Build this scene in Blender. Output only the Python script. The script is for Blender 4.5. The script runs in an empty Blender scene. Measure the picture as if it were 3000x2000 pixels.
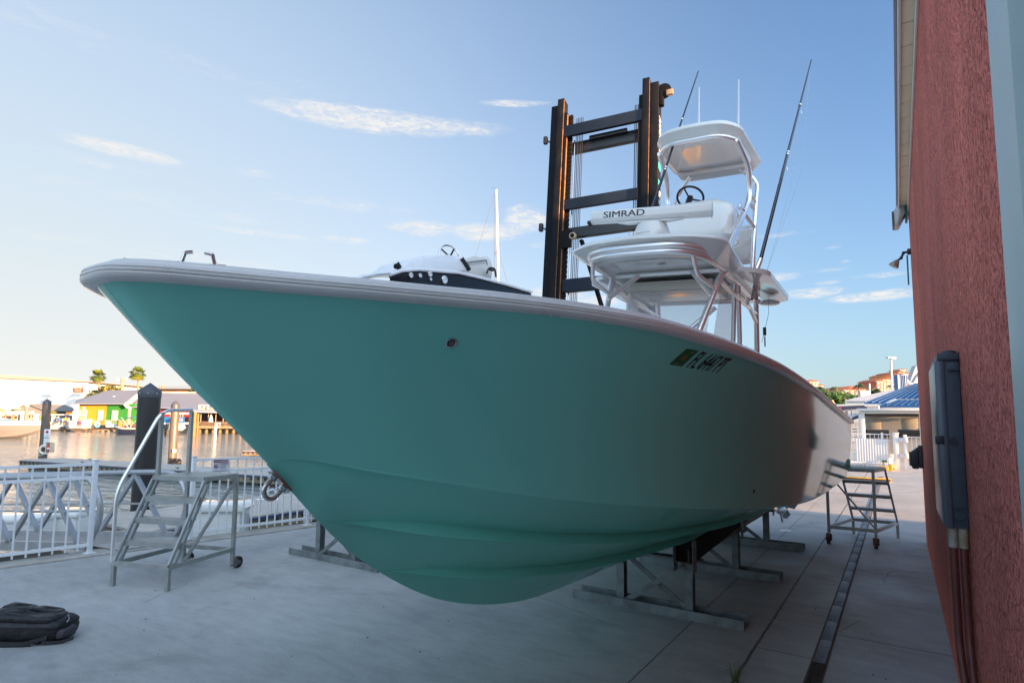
import bpy, bmesh, math, random
from math import sin, cos, tan, atan, pi, radians, sqrt
from mathutils import Vector, Matrix
random.seed(7)
S = bpy.context.scene
COL = S.collection

# ---------------------------------------------------------------- camera
FPX = 1700.0                                   # focal length in photo pixels (3000 wide)
TH = atan(1130 / 1700.0)                       # yaw to the left of the yard axis (+Y)
TI = atan(0.092); RO = radians(0.5)            # upward tilt, slight roll
CAM = Vector((0, 0, 1.65))
FW = Vector((-sin(TH) * cos(TI), cos(TH) * cos(TI), sin(TI)))
r0 = Vector((cos(TH), sin(TH), 0)); u0 = r0.cross(FW)
RT = r0 * cos(RO) + u0 * sin(RO); UP = u0 * cos(RO) - r0 * sin(RO)
cam_d = bpy.data.cameras.new('camera'); cam = bpy.data.objects.new('camera', cam_d); COL.objects.link(cam)
cam_d.sensor_width = 36; cam_d.lens = 36 * FPX / 3000; cam_d.shift_y = 74 / 3000
cam_d.clip_start = 0.05; cam_d.clip_end = 3000
m = Matrix((RT, UP, -FW)).transposed().to_4x4(); m.translation = CAM; cam.matrix_world = m
S.camera = cam

# ---------------------------------------------------------------- sky, sun, exposure
EXPO = 2.5; KX = 1 / (.15 * 2 ** EXPO)         # one unit of display light, in sky units
SKYT = (.31, .379, .495); HZC = KX; CLC = KX * 1.05; SKY_FILL = 2.0
SUN_EL = radians(7.0); SUN_AZ = radians(-4.0)  # azimuth measured from +X towards +Y
W = bpy.data.worlds.new("World"); S.world = W; W.use_nodes = True
nt = W.node_tree; nt.nodes.clear()
def wn(t, **k):
    n = nt.nodes.new(t)
    for a, b in k.items(): setattr(n, a, b)
    return n
wout = wn('ShaderNodeOutputWorld'); bg = wn('ShaderNodeBackground'); bg.inputs[1].default_value = 0.15
nt.links.new(bg.outputs[0], wout.inputs[0])
sky = wn('ShaderNodeTexSky'); sky.sky_type = 'NISHITA'; sky.sun_disc = False
sky.sun_elevation = SUN_EL; sky.sun_rotation = radians(90) - SUN_AZ
sky.air_density = 1.0; sky.dust_density = 0.6; sky.ozone_density = 1.6; sky.altitude = 0
geo = wn('ShaderNodeTexCoord')
def wmath(op, a, b=None, c=None):
    n = wn('ShaderNodeMath', operation=op)
    for i, v in enumerate((a, b, c)):
        if v is None: continue
        if isinstance(v, (int, float)): n.inputs[i].default_value = v
        else: nt.links.new(v, n.inputs[i])
    return n.outputs[0]
sep = wn('ShaderNodeSeparateXYZ'); nt.links.new(geo.outputs['Generated'], sep.inputs[0])
dx, dy, dz = sep.outputs
az = wmath('ARCTAN2', dx, dy)                  # 0 = +Y, negative to the left
el = wmath('ARCSINE', dz)
# wispy clouds: soft ellipses in (azimuth, elevation) eaten away by stretched noise
cmb = wn('ShaderNodeCombineXYZ'); nt.links.new(wmath('MULTIPLY', az, 13.0), cmb.inputs[0]); nt.links.new(wmath('MULTIPLY', el, 52.0), cmb.inputs[1])
nz = wn('ShaderNodeTexNoise'); nz.inputs['Scale'].default_value = 1.0; nz.inputs['Detail'].default_value = 9; nz.inputs['Roughness'].default_value = 0.66; nz.inputs['Distortion'].default_value = 1.0
nt.links.new(cmb.outputs[0], nz.inputs['Vector'])
def pdir(px, py):
    d = FW + RT * ((px - 1500) / FPX) - UP * ((py - 1074) / FPX); d.normalize()
    return math.atan2(d.x, d.y), math.asin(d.z)
cl = None
for (px, py, w, h, s) in [(1060, 350, 360, 50, 1.0), (1250, 368, 330, 36, .8), (1510, 303, 130, 15, .75), (365, 442, 220, 30, .85), (750, 510, 90, 24, .5),
                          (1240, 670, 150, 32, .8), (1420, 680, 150, 36, .9), (1540, 640, 90, 55, .9), (760, 683, 260, 14, .6), (1015, 702, 95, 17, .75), (690, 640, 130, 28, .45), (530, 625, 60, 16, .5),
                          (2570, 866, 200, 22, 1.0), (2380, 858, 130, 22, .8), (2260, 815, 120, 20, .7), (2590, 805, 140, 13, .6), (2420, 828, 60, 10, .6), (2420, 793, 110, 10, .5), (2440, 725, 40, 8, .4), (2475, 765, 30, 8, .4),
                          (1620, 860, 160, 28, .7), (1760, 880, 120, 24, .8), (1580, 720, 70, 20, .5), (1130, 840, 300, 30, .5), (960, 470, 150, 40, .3), (100, 60, 380, 140, .3), (330, 560, 420, 50, .34), (720, 230, 520, 60, .3), (1000, 600, 320, 36, .42), (250, 470, 300, 24, .4), (620, 760, 380, 30, .45), (200, 700, 300, 30, .35), (1330, 790, 260, 22, .5), (2280, 690, 160, 14, .4)]:
    a0, e0 = pdir(px, py); a1, _ = pdir(px + w, py); _, e1 = pdir(px, py - h)
    q = wmath('ADD', wmath('POWER', wmath('ABSOLUTE', wmath('DIVIDE', wmath('SUBTRACT', az, a0), abs(a1 - a0))), 2.0),
              wmath('POWER', wmath('ABSOLUTE', wmath('DIVIDE', wmath('SUBTRACT', el, e0), abs(e1 - e0))), 2.0))
    v = wmath('MULTIPLY', wmath('SUBTRACT', 1.0, wmath('MINIMUM', q, 1.0)), s)
    cl = v if cl is None else wmath('MAXIMUM', cl, v)
mr = wn('ShaderNodeMapRange'); mr.interpolation_type = 'SMOOTHSTEP'
nt.links.new(wmath('ADD', wmath('MULTIPLY', cl, 0.70), nz.outputs['Fac']), mr.inputs[0])
mr.inputs[1].default_value = 0.60; mr.inputs[2].default_value = 1.22
nf = wn('ShaderNodeTexNoise'); nf.inputs['Scale'].default_value = 3.2; nf.inputs['Detail'].default_value = 8; nf.inputs['Roughness'].default_value = .7; nf.inputs['Distortion'].default_value = 1.2; nt.links.new(cmb.outputs[0], nf.inputs['Vector'])
fine = wn('ShaderNodeMapRange'); fine.interpolation_type = 'SMOOTHSTEP'; nt.links.new(nf.outputs['Fac'], fine.inputs[0]); fine.inputs[1].default_value = .34; fine.inputs[2].default_value = .66; fine.inputs[3].default_value = .25; fine.inputs[4].default_value = 1.25
cfac = wmath('MINIMUM', wmath('MULTIPLY', wmath('MULTIPLY', mr.outputs[0], fine.outputs[0]), wmath('MINIMUM', wmath('MULTIPLY', cl, 2.2), 1.0)), 1.0)
# evening haze: thicker towards the horizon and opposite the sun; unseen sun-side glow added to brighten ground and hull
tint = wn('ShaderNodeMixRGB', blend_type='MULTIPLY'); tint.inputs[0].default_value = 1; nt.links.new(sky.outputs[0], tint.inputs[1]); tint.inputs[2].default_value = (SKYT[0], SKYT[1], SKYT[2], 1)
anti = wmath('POWER', wmath('MAXIMUM', wmath('ADD', wmath('MULTIPLY', dx, -.97), wmath('MULTIPLY', dy, .24)), 0.0), 2.3)
low = wmath('MINIMUM', wmath('MULTIPLY', wmath('EXPONENT', wmath('MULTIPLY', wmath('ABSOLUTE', el), -1 / .21)), wmath('ADD', wmath('MULTIPLY', anti, .35), .85)), 1.0)
amix = wn('ShaderNodeMixRGB'); nt.links.new(wmath('MULTIPLY', anti, .95), amix.inputs[0]); nt.links.new(tint.outputs[0], amix.inputs[1]); amix.inputs[2].default_value = (HZC * .62, HZC * .73, HZC * .80, 1)
lcol = wn('ShaderNodeMixRGB'); nt.links.new(wmath('MINIMUM', wmath('MULTIPLY', anti, 1.7), 1.0), lcol.inputs[0]); lcol.inputs[1].default_value = (HZC * .44, HZC * .60, HZC * .74, 1); lcol.inputs[2].default_value = (HZC * .94, HZC * .94, HZC * .89, 1)
hmix = wn('ShaderNodeMixRGB'); nt.links.new(low, hmix.inputs[0]); nt.links.new(amix.outputs[0], hmix.inputs[1]); nt.links.new(lcol.outputs[0], hmix.inputs[2])
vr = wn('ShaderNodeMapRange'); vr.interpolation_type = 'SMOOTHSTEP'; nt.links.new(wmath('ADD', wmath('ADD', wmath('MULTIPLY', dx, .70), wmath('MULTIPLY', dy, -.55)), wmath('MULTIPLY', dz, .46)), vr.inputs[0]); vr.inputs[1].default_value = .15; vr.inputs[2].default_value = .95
vm = wn('ShaderNodeMixRGB', blend_type='ADD'); nt.links.new(vr.outputs[0], vm.inputs[0]); nt.links.new(hmix.outputs[0], vm.inputs[1]); vm.inputs[2].default_value = (SKY_FILL * .82, SKY_FILL * .93, SKY_FILL * 1.0, 1)
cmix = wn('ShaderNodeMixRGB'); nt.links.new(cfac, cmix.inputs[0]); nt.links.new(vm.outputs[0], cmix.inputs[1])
cmix.inputs[2].default_value = (CLC * .86, CLC * .85, CLC * .84, 1)
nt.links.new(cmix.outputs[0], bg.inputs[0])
sd = bpy.data.lights.new('sun', 'SUN'); sd.energy = 4.6; sd.angle = radians(0.53); sd.color = (1.0, 0.58, 0.29)
so = bpy.data.objects.new('sun', sd); COL.objects.link(so)
sdir = Vector((cos(SUN_EL) * cos(SUN_AZ), cos(SUN_EL) * sin(SUN_AZ), sin(SUN_EL)))
so.rotation_euler = sdir.to_track_quat('Z', 'Y').to_euler()
S.view_settings.view_transform = 'Standard'; S.view_settings.look = 'None'; S.view_settings.gamma = 1; S.view_settings.use_curve_mapping = False
S.view_settings.exposure = EXPO
S.cycles.max_bounces = 10; S.cycles.diffuse_bounces = 4; S.cycles.glossy_bounces = 5; S.cycles.transmission_bounces = 8
S.cycles.use_denoising = True; S.cycles.sample_clamp_indirect = 6

# ---------------------------------------------------------------- helpers
def ray(px, py): return FW + RT * ((px - 1500) / FPX) - UP * ((py - 1074) / FPX)
def at(px, py, D): return CAM + ray(px, py) * D             # a photo point at a chosen depth
def gz(px, py, z=0.0):
    d = ray(px, py); return CAM + d * ((z - CAM.z) / d.z)
def ax(px, py, X):
    d = ray(px, py); return CAM + d * ((X - CAM.x) / d.x)
def ay(px, py, Y):
    d = ray(px, py); return CAM + d * ((Y - CAM.y) / d.y)
def lerp(a, b, t): return a + (b - a) * t
def interp(tab, x):
    if x <= tab[0][0]: return tab[0][1]
    for (a, b), (c, d) in zip(tab, tab[1:]):
        if x <= c: return b + (d - b) * (x - a) / (c - a)
    return tab[-1][1]
def smooth_tab(tab, n=4):
    # catmull-rom resample of a table, for smooth curves
    out = []
    P = [tab[0]] + list(tab) + [tab[-1]]
    for i in range(1, len(P) - 2):
        p0, p1, p2, p3 = P[i - 1:i + 3]
        for k in range(8):
            t = k / 8
            x = p1[0] + (p2[0] - p1[0]) * t
            m1 = (p2[1] - p0[1]) / max(1e-6, p2[0] - p0[0]); m2 = (p3[1] - p1[1]) / max(1e-6, p3[0] - p1[0])
            h = p2[0] - p1[0]
            y = (2*t**3 - 3*t**2 + 1) * p1[1] + (t**3 - 2*t**2 + t) * h * m1 + (-2*t**3 + 3*t**2) * p2[1] + (t**3 - t**2) * h * m2
            out.append((x, y))
    out.append(tab[-1])
    return out

MATS = {}
def mat(name, col, rough=.5, metal=0.0, coat=0.0, var=0.0, vs=3.0, bump=0.0, bs=40.0, spec=.5, stretch=(1, 1, 1), col2=None, emit=None, trans=0, alpha=1, c2at=.55, dirt=0):
    if name in MATS: return MATS[name]
    M = bpy.data.materials.new(name); M.use_nodes = True; MATS[name] = M
    t = M.node_tree; p = t.nodes['Principled BSDF']
    p.inputs['Base Color'].default_value = (*col, 1); p.inputs['Roughness'].default_value = rough; p.inputs['Metallic'].default_value = metal
    p.inputs['Coat Weight'].default_value = coat; p.inputs['Coat Roughness'].default_value = .03; p.inputs['Specular IOR Level'].default_value = spec
    if trans: p.inputs['Transmission Weight'].default_value = trans; p.inputs['IOR'].default_value = 1.2
    if alpha < 1: p.inputs['Alpha'].default_value = alpha
    if emit: p.inputs['Emission Color'].default_value = (*col, 1); p.inputs['Emission Strength'].default_value = emit
    L = t.links.new
    tc = t.nodes.new('ShaderNodeTexCoord'); mp = t.nodes.new('ShaderNodeMapping'); mp.inputs['Scale'].default_value = stretch
    L(tc.outputs['Object'], mp.inputs[0])
    if var or col2:
        n = t.nodes.new('ShaderNodeTexNoise'); n.inputs['Scale'].default_value = vs; n.inputs['Detail'].default_value = 6; n.inputs['Roughness'].default_value = .6
        L(mp.outputs[0], n.inputs['Vector'])
        r = t.nodes.new('ShaderNodeValToRGB')
        c2 = col2 or tuple(max(0, c * (1 + var)) for c in col); c1 = col if col2 else tuple(c * (1 - var) for c in col)
        r.color_ramp.elements[0].color = (*c1, 1); r.color_ramp.elements[1].color = (*c2, 1)
        r.color_ramp.elements[0].position = c2at - .2; r.color_ramp.elements[1].position = c2at + .15
        L(n.outputs['Fac'], r.inputs[0]); L(r.outputs[0], p.inputs['Base Color'])
        rr = t.nodes.new('ShaderNodeMapRange'); L(n.outputs['Fac'], rr.inputs[0]); rr.inputs[1].default_value = .3; rr.inputs[2].default_value = .7
        rr.inputs[3].default_value = max(.02, rough * .85); rr.inputs[4].default_value = min(1, rough * 1.2); L(rr.outputs[0], p.inputs['Roughness'])
    if bump:
        b = t.nodes.new('ShaderNodeTexNoise'); b.inputs['Scale'].default_value = bs; b.inputs['Detail'].default_value = 4
        L(mp.outputs[0], b.inputs['Vector'])
        bb = t.nodes.new('ShaderNodeBump'); bb.inputs['Strength'].default_value = bump; bb.inputs['Distance'].default_value = .02
        L(b.outputs['Fac'], bb.inputs['Height']); L(bb.outputs[0], p.inputs['Normal'])
    return M

class MB:
    """collects shapes, then links them as ONE mesh object"""
    def __init__(s): s.bm = bmesh.new(); s.mats = []; s.mi = 0
    def use(s, m):
        if m not in s.mats: s.mats.append(m)
        s.mi = s.mats.index(m); return s
    def face(s, vs, smooth=True):
        try: f = s.bm.faces.new(vs)
        except ValueError: return None
        f.material_index = s.mi; f.smooth = smooth; return f
    def v(s, p): return s.bm.verts.new(p)
    def box(s, c, size, rz=0, bev=0, M=None):
        hx, hy, hz = size[0] / 2, size[1] / 2, size[2] / 2
        R = M if M is not None else Matrix.Rotation(rz, 3, 'Z'); c = Vector(c)
        vs = [s.v(c + R @ Vector((x * hx, y * hy, z * hz))) for x in (-1, 1) for y in (-1, 1) for z in (-1, 1)]
        fs = [s.face([vs[i] for i in q]) for q in ((0, 1, 3, 2), (4, 6, 7, 5), (0, 4, 5, 1), (2, 3, 7, 6), (0, 2, 6, 4), (1, 5, 7, 3))]
        if bev:
            es = list({e for f in fs for e in f.edges})
            r = bmesh.ops.bevel(s.bm, geom=es, offset=bev, segments=2, profile=.6, affect='EDGES')
            for f in r['faces']: f.material_index = s.mi; f.smooth = True
        return s
    def bx(s, a, b, bev=0):
        a, b = Vector(a), Vector(b); return s.box((a + b) / 2, [abs(b[i] - a[i]) for i in range(3)], 0, bev)
    def bar(s, p0, p1, w, h=None, upv=(0, 0, 1), bev=0):
        h = h or w; p0, p1 = Vector(p0), Vector(p1); d = p1 - p0; L = d.length; d.normalize()
        u = Vector(upv); x = u.cross(d)
        if x.length < 1e-4: x = Vector((1, 0, 0)).cross(d)
        x.normalize(); y = d.cross(x)
        return s.box((p0 + p1) / 2, (w, h, L), 0, bev, Matrix((x, y, d)).transposed())
    def tube(s, pts, r, n=10, cap=True, closed=False):
        pts = [Vector(p) for p in pts]; N = len(pts); rs = r if isinstance(r, (list, tuple)) else [r] * N
        rings = []; prev = None
        for i, p in enumerate(pts):
            if closed: d = pts[(i + 1) % N] - pts[i - 1]
            else: d = pts[min(i + 1, N - 1)] - pts[max(i - 1, 0)]
            d.normalize()
            if prev is None:
                x = d.orthogonal(); x.normalize()
            else:
                x = prev - d * prev.dot(d); x.normalize()
            prev = x; y = d.cross(x)
            rings.append([s.v(p + (x * cos(2 * pi * k / n) + y * sin(2 * pi * k / n)) * rs[i]) for k in range(n)])
        M = N if closed else N - 1
        for i in range(M):
            a, b = rings[i], rings[(i + 1) % N]
            for k in range(n): s.face([a[k], a[(k + 1) % n], b[(k + 1) % n], b[k]])
        if cap and not closed:
            s.face(rings[0][::-1]); s.face(rings[-1])
        return s
    def lathe(s, prof, c=(0, 0, 0), n=20, M=None):
        c = Vector(c); M = M or Matrix.Identity(3); rings = []
        for r, z in prof:
            rings.append([s.v(c + M @ Vector((r * cos(2 * pi * k / n), r * sin(2 * pi * k / n), z))) for k in range(n)])
        for a, b in zip(rings, rings[1:]):
            for k in range(n): s.face([a[k], a[(k + 1) % n], b[(k + 1) % n], b[k]])
        s.face(rings[0][::-1]); s.face(rings[-1]); return s
    def grid(s, rows, flip=False, closed_u=False):
        V = [[s.v(p) for p in r] for r in rows]
        for a, b in zip(V, V[1:]):
            n = len(a)
            for k in range(n if closed_u else n - 1):
                q = [a[k], a[(k + 1) % n], b[(k + 1) % n], b[k]]
                s.face(q[::-1] if flip else q)
        return V
    def prism(s, poly, off, bev=0):
        off = Vector(off); a = [s.v(Vector(p)) for p in poly]; b = [s.v(Vector(p) + off) for p in poly]; n = len(a)
        fs = [s.face(a[::-1]), s.face(b)] + [s.face([a[k], a[(k + 1) % n], b[(k + 1) % n], b[k]]) for k in range(n)]
        if bev:
            es = list({e for f in fs if f for e in f.edges})
            r = bmesh.ops.bevel(s.bm, geom=es, offset=bev, segments=2, profile=.6, affect='EDGES')
            for f in r['faces']: f.material_index = s.mi; f.smooth = True
        return s
    def sphere(s, c, r, n=12, sc=(1, 1, 1)):
        pr = [(max(1e-4, sin(pi * i / n)), -cos(pi * i / n)) for i in range(n + 1)]
        return s.lathe([(a * r, b * r) for a, b in pr], c, n * 2, Matrix.Diagonal(sc))
    def build(s, name, m=None, parent=None, ang=35, recalc=True):
        if m is not None and not s.mats: s.mats = [m]
        if recalc: bmesh.ops.recalc_face_normals(s.bm, faces=s.bm.faces)
        me = bpy.data.meshes.new(name); s.bm.to_mesh(me); s.bm.free()
        for x in s.mats: me.materials.append(x)
        me.set_sharp_from_angle(angle=radians(ang))
        o = bpy.data.objects.new(name, me); COL.objects.link(o)
        if parent is not None: o.parent = parent
        return o
def tag(o, label, cat, group=None):
    o['label'] = label; o['category'] = cat
    if group: o['group'] = group
    return o
def thing(name, label, cat, loc=(0, 0, 0), rz=0, group=None):
    o = bpy.data.objects.new(name, None); COL.objects.link(o); o.location = loc; o.rotation_euler = (0, 0, rz)
    o.empty_display_size = .2
    return tag(o, label, cat, group)
def struct(o): o['kind'] = 'structure'; return o
def copy_tree(o, parent=None):
    c = o.copy(); COL.objects.link(c)
    if parent is not None: c.parent = parent
    for ch in list(o.children): copy_tree(ch, c)
    return c
def text_mesh(txt, size=1.0, shear=0.0, bold=0.0, extrude=0.0, sx=1.0, align='LEFT', fat=0):
    cu = bpy.data.curves.new('lettering', 'FONT'); cu.body = txt; cu.size = size; cu.shear = shear; cu.offset = bold; cu.extrude = extrude; cu.align_x = align
    cu.resolution_u = 3
    ob = bpy.data.objects.new('lettering', cu); COL.objects.link(ob); bpy.context.view_layer.update()
    dg = bpy.context.evaluated_depsgraph_get(); me = bpy.data.meshes.new_from_object(ob.evaluated_get(dg))
    bpy.data.objects.remove(ob); bpy.data.curves.remove(cu)
    vs = [(v.co.x * sx, v.co.y, v.co.z) for v in me.vertices]; fs = [tuple(p.vertices) for p in me.polygons]
    if fat:
        n = len(vs); vs = [(x + d, y, i * .0004) for i, d in enumerate((-fat, 0, fat)) for x, y, z in vs]; fs = [tuple(j + n * i for j in f) for i in range(3) for f in fs]
    bpy.data.meshes.remove(me); return vs, fs
def lettering(name, txt, f, m, parent=None, sub=0, fdir=None, **k):
    """text whose 2-D points are carried onto a surface by f(x, y)"""
    vs, fs = text_mesh(txt, **k); b = bmesh.new()
    V = [b.verts.new((x, y, z)) for x, y, z in vs]
    for q in fs:
        try: b.faces.new([V[i] for i in q])
        except ValueError: pass
    if sub:
        bmesh.ops.triangulate(b, faces=b.faces[:])
        bmesh.ops.subdivide_edges(b, edges=b.edges[:], cuts=sub, use_grid_fill=True)
    for v in b.verts:
        z_ = v.co.z; v.co = f(v.co.x, v.co.y)
        if z_ and fdir is not None: v.co += fdir * z_
    me = bpy.data.meshes.new(name); b.to_mesh(me); b.free(); me.materials.append(m)
    o = bpy.data.objects.new(name, me); COL.objects.link(o)
    if parent is not None: o.parent = parent
    return o
def arc(p0, p1, p2, n=8):
    """smooth bend p0 -> p2 with corner p1 (quadratic)"""
    p0, p1, p2 = Vector(p0), Vector(p1), Vector(p2)
    return [p0 * (1 - t) ** 2 + p1 * 2 * t * (1 - t) + p2 * t * t for t in [i / n for i in range(n + 1)]]
def bend(pts, r=.1, n=6):
    """polyline with rounded corners"""
    pts = [Vector(p) for p in pts]; out = [pts[0]]
    for a, b, c in zip(pts, pts[1:], pts[2:]):
        la, lc = (a - b).length, (c - b).length; q = min(r, la * .45, lc * .45)
        out += arc(b + (a - b) / la * q, b, b + (c - b) / lc * q, n)
    out.append(pts[-1]); return out

# common materials
white_gel = mat('white_gelcoat', (.74, .75, .72), .12, coat=.6, var=.02, vs=1.2)
alu_pipe = mat('polished_aluminium', (.92, .92, .92), .30, .85, bump=.03, bs=60)
steel = mat('polished_stainless', (.62, .60, .58), .12, 1.0, bump=.03, bs=50)
grey_alu = mat('dull_aluminium', (.36, .37, .36), .42, .55, var=.12, vs=9, bump=.12, bs=70)
galv = mat('galvanised_steel', (.20, .225, .225), .55, .3, var=.35, vs=7, bump=.15, bs=50)
black_pl = mat('black_plastic', (.014, .014, .016), .35, bump=.05)
black_paint = mat('worn_black_paint', (.008, .009, .012), .6, col2=(.022, .020, .019), vs=6, c2at=.68, bump=.12, bs=60, stretch=(1, 1, .35), spec=.1)
white_paint = mat('white_powder_coat', (.72, .73, .74), .4, var=.05, vs=5, bump=.05)
rust = mat('rusty_iron', (.10, .045, .025), .8, var=.4, vs=25, bump=.4, bs=80)
rubber = mat('black_rubber', (.018, .017, .017), .7, var=.3, vs=20)
# ================================================================ SETTING
def ground_material():
    M = bpy.data.materials.new('yard_concrete'); M.use_nodes = True
    t = M.node_tree; p = t.nodes['Principled BSDF']; L = t.links.new
    def N(ty, **k):
        n = t.nodes.new(ty)
        for a, b in k.items(): setattr(n, a, b)
        return n
    def ma(op, a, b=None, c=None):
        n = N('ShaderNodeMath', operation=op)
        for i, v in enumerate((a, b, c)):
            if v is None: continue
            if isinstance(v, (int, float)): n.inputs[i].default_value = v
            else: L(v, n.inputs[i])
        return n.outputs[0]
    def noise(sc, det=5, rough=.6, st=(1, 1, 1), dist=0):
        mp = N('ShaderNodeMapping'); mp.inputs['Scale'].default_value = st; L(tc.outputs['Object'], mp.inputs[0])
        n = N('ShaderNodeTexNoise'); n.inputs['Scale'].default_value = sc; n.inputs['Detail'].default_value = det; n.inputs['Roughness'].default_value = rough; n.inputs['Distortion'].default_value = dist
        L(mp.outputs[0], n.inputs['Vector']); return n.outputs['Fac']
    def ramp(f, a, b, ca, cb):
        r = N('ShaderNodeMapRange', interpolation_type='SMOOTHSTEP'); L(f, r.inputs[0])
        for i, v in zip((1, 2, 3, 4), (a, b, ca, cb)): r.inputs[i].default_value = v
        return r.outputs[0]
    tc = N('ShaderNodeTexCoord'); sp = N('ShaderNodeSeparateXYZ'); L(tc.outputs['Object'], sp.inputs[0])
    X, Y, _ = sp.outputs
    val = ramp(noise(.55, 6), .3, .7, .86, 1.10)
    val = ma('MULTIPLY', val, ramp(noise(3.0, 7, .65, (1, 3.2, 1)), .25, .75, .88, 1.11))
    val = ma('MULTIPLY', val, ramp(noise(70, 3), .3, .7, .93, 1.07))
    val = ma('MULTIPLY', val, ramp(noise(.9, 4, .5, (1, 1, 1), 1.5),   .55, .72, 1.0, .80))      # old damp stains
    # pale scuffs and droppings
    val = ma('ADD', val, ma('MULTIPLY', ramp(noise(9, 6, .75, (1.6, 1, 1)), .68, .74, 0, .55), ramp(noise(.8, 2), .5, .65, 0, 1)))
    # dark specks
    vo = N('ShaderNodeTexVoronoi'); vo.inputs['Scale'].default_value = 2.6; L(tc.outputs['Object'], vo.inputs['Vector'])
    val = ma('MULTIPLY', val, ramp(vo.outputs['Distance'], .006, .016, .45, 1))
    # hairline cracks
    v2 = N('ShaderNodeTexVoronoi', feature='DISTANCE_TO_EDGE'); v2.inputs['Scale'].default_value = .38
    mx = N('ShaderNodeMixRGB'); mx.inputs[0].default_value = .12; L(tc.outputs['Object'], mx.inputs[1])
    nn = N('ShaderNodeTexNoise'); nn.inputs['Scale'].default_value = 3; nn.inputs['Detail'].default_value = 6; L(tc.outputs['Object'], nn.inputs['Vector']); L(nn.outputs['Color'], mx.inputs[2]); L(mx.outputs[0], v2.inputs['Vector'])
    crack = ma('MULTIPLY', ramp(v2.outputs['Distance'], .0, .0035, 1, 0), ramp(noise(.5, 2), .5, .6, 0, .45))
    val = ma('MULTIPLY', val, ma('SUBTRACT', 1.0, crack))
    # saw-cut joints
    wob = ma('MULTIPLY', ma('SUBTRACT', noise(9, 5, .7), .5), .022)
    Xw = ma('ADD', X, wob); Yw = ma('ADD', Y, wob)
    j = None
    def joint(c, pos, w, cond=None):
        nonlocal j
        f = ramp(ma('ABSOLUTE', ma('SUBTRACT', c, pos)), w, w * 2.2, 1, 0)
        if cond is not None: f = ma('MULTIPLY', f, cond)
        j = f if j is None else ma('MAXIMUM', j, f)
    joint(Xw, -1.5, .003); joint(Xw, -.955, .0065)
    stripe = ma('MULTIPLY', ma('GREATER_THAN', X, -.955), ma('LESS_THAN', X, -.5))
    for y in (4.72, 6.02, 7.32, 8.62, 9.95, 12.6, 15.3, 18): joint(Yw, y, .003, stripe)
    for y in (5.35, 9.5, 13.6, 17.7): joint(Yw, y, .0035, ma('GREATER_THAN', X, -.5))
    for y in (11.8, 16, 20): joint(Yw, y, .01, ma('LESS_THAN', X, -.955))
    col = N('ShaderNodeMixRGB'); L(ma('MULTIPLY', j, .85), col.inputs[0])
    b = N('ShaderNodeMixRGB', blend_type='MULTIPLY'); b.inputs[0].default_value = 1; b.inputs[1].default_value = (.345, .352, .35, 1)
    cb = N('ShaderNodeCombineXYZ')
    for i in range(3): L(val, cb.inputs[i])
    L(cb.outputs[0], b.inputs[2]); L(b.outputs[0], col.inputs[1]); col.inputs[2].default_value = (.035, .03, .026, 1)
    L(col.outputs[0], p.inputs['Base Color'])
    L(ramp(noise(1.2, 5), .3, .7, .48, .8), p.inputs['Roughness'])
    h = ma('SUBTRACT', ma('ADD', ma('MULTIPLY', noise(90, 3), .35), noise(12, 4)), ma('MULTIPLY', j, 2.5))
    bp = N('ShaderNodeBump'); bp.inputs['Strength'].default_value = .22; bp.inputs['Distance'].default_value = .01; L(h, bp.inputs['Height']); L(bp.outputs[0], p.inputs['Normal'])
    return M
conc = ground_material()
curb_m = mat('curb_concrete', (.36, .34, .31), .75, var=.22, vs=5, bump=.3, bs=60)
def XC(Y): return -8.05 + .184 * (Y - 2.9)                      # inner line of the quay kerb
b = MB(); edge = [(XC(-90), -90, 0), (XC(13), 13, 0), (-20, 46, 0), (-40, 420, 0), (500, 420, 0), (500, -90, 0)]
b.face([b.v(p) for p in edge]); g = b.build('ground', conc); struct(g)
b = MB()
pts = [(XC(-90), -90), (XC(13), 13)]
d = Vector((.184, 1, 0)).normalized(); nrm = Vector((-d.y, d.x, 0))
A, B = Vector((XC(-90), -90, 0)), Vector((XC(13), 13, 0))
b.prism([A + nrm * .006 + Vector((0, 0, .012)), B + nrm * .006 + Vector((0, 0, .012)), B + nrm * .36 + Vector((0, 0, .012)), A + nrm * .36 + Vector((0, 0, .012))], (0, 0, -.5))
struct(b.build('kerb_strip', curb_m))
b = MB(); C2, D2 = Vector((-20, 46, 0)), Vector((-40, 420, 0))
for p, q in ((A + nrm * .3, B + nrm * .3), (B, C2), (C2, D2)):
    b.face([b.v(p + Vector((0, 0, -.02))), b.v(q + Vector((0, 0, -.02))), b.v(q + Vector((0, 0, -3))), b.v(p + Vector((0, 0, -3)))])
struct(b.build('seawall_face', mat('seawall_concrete', (.22, .2, .18), .85, var=.3, vs=2, bump=.3)))
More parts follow.
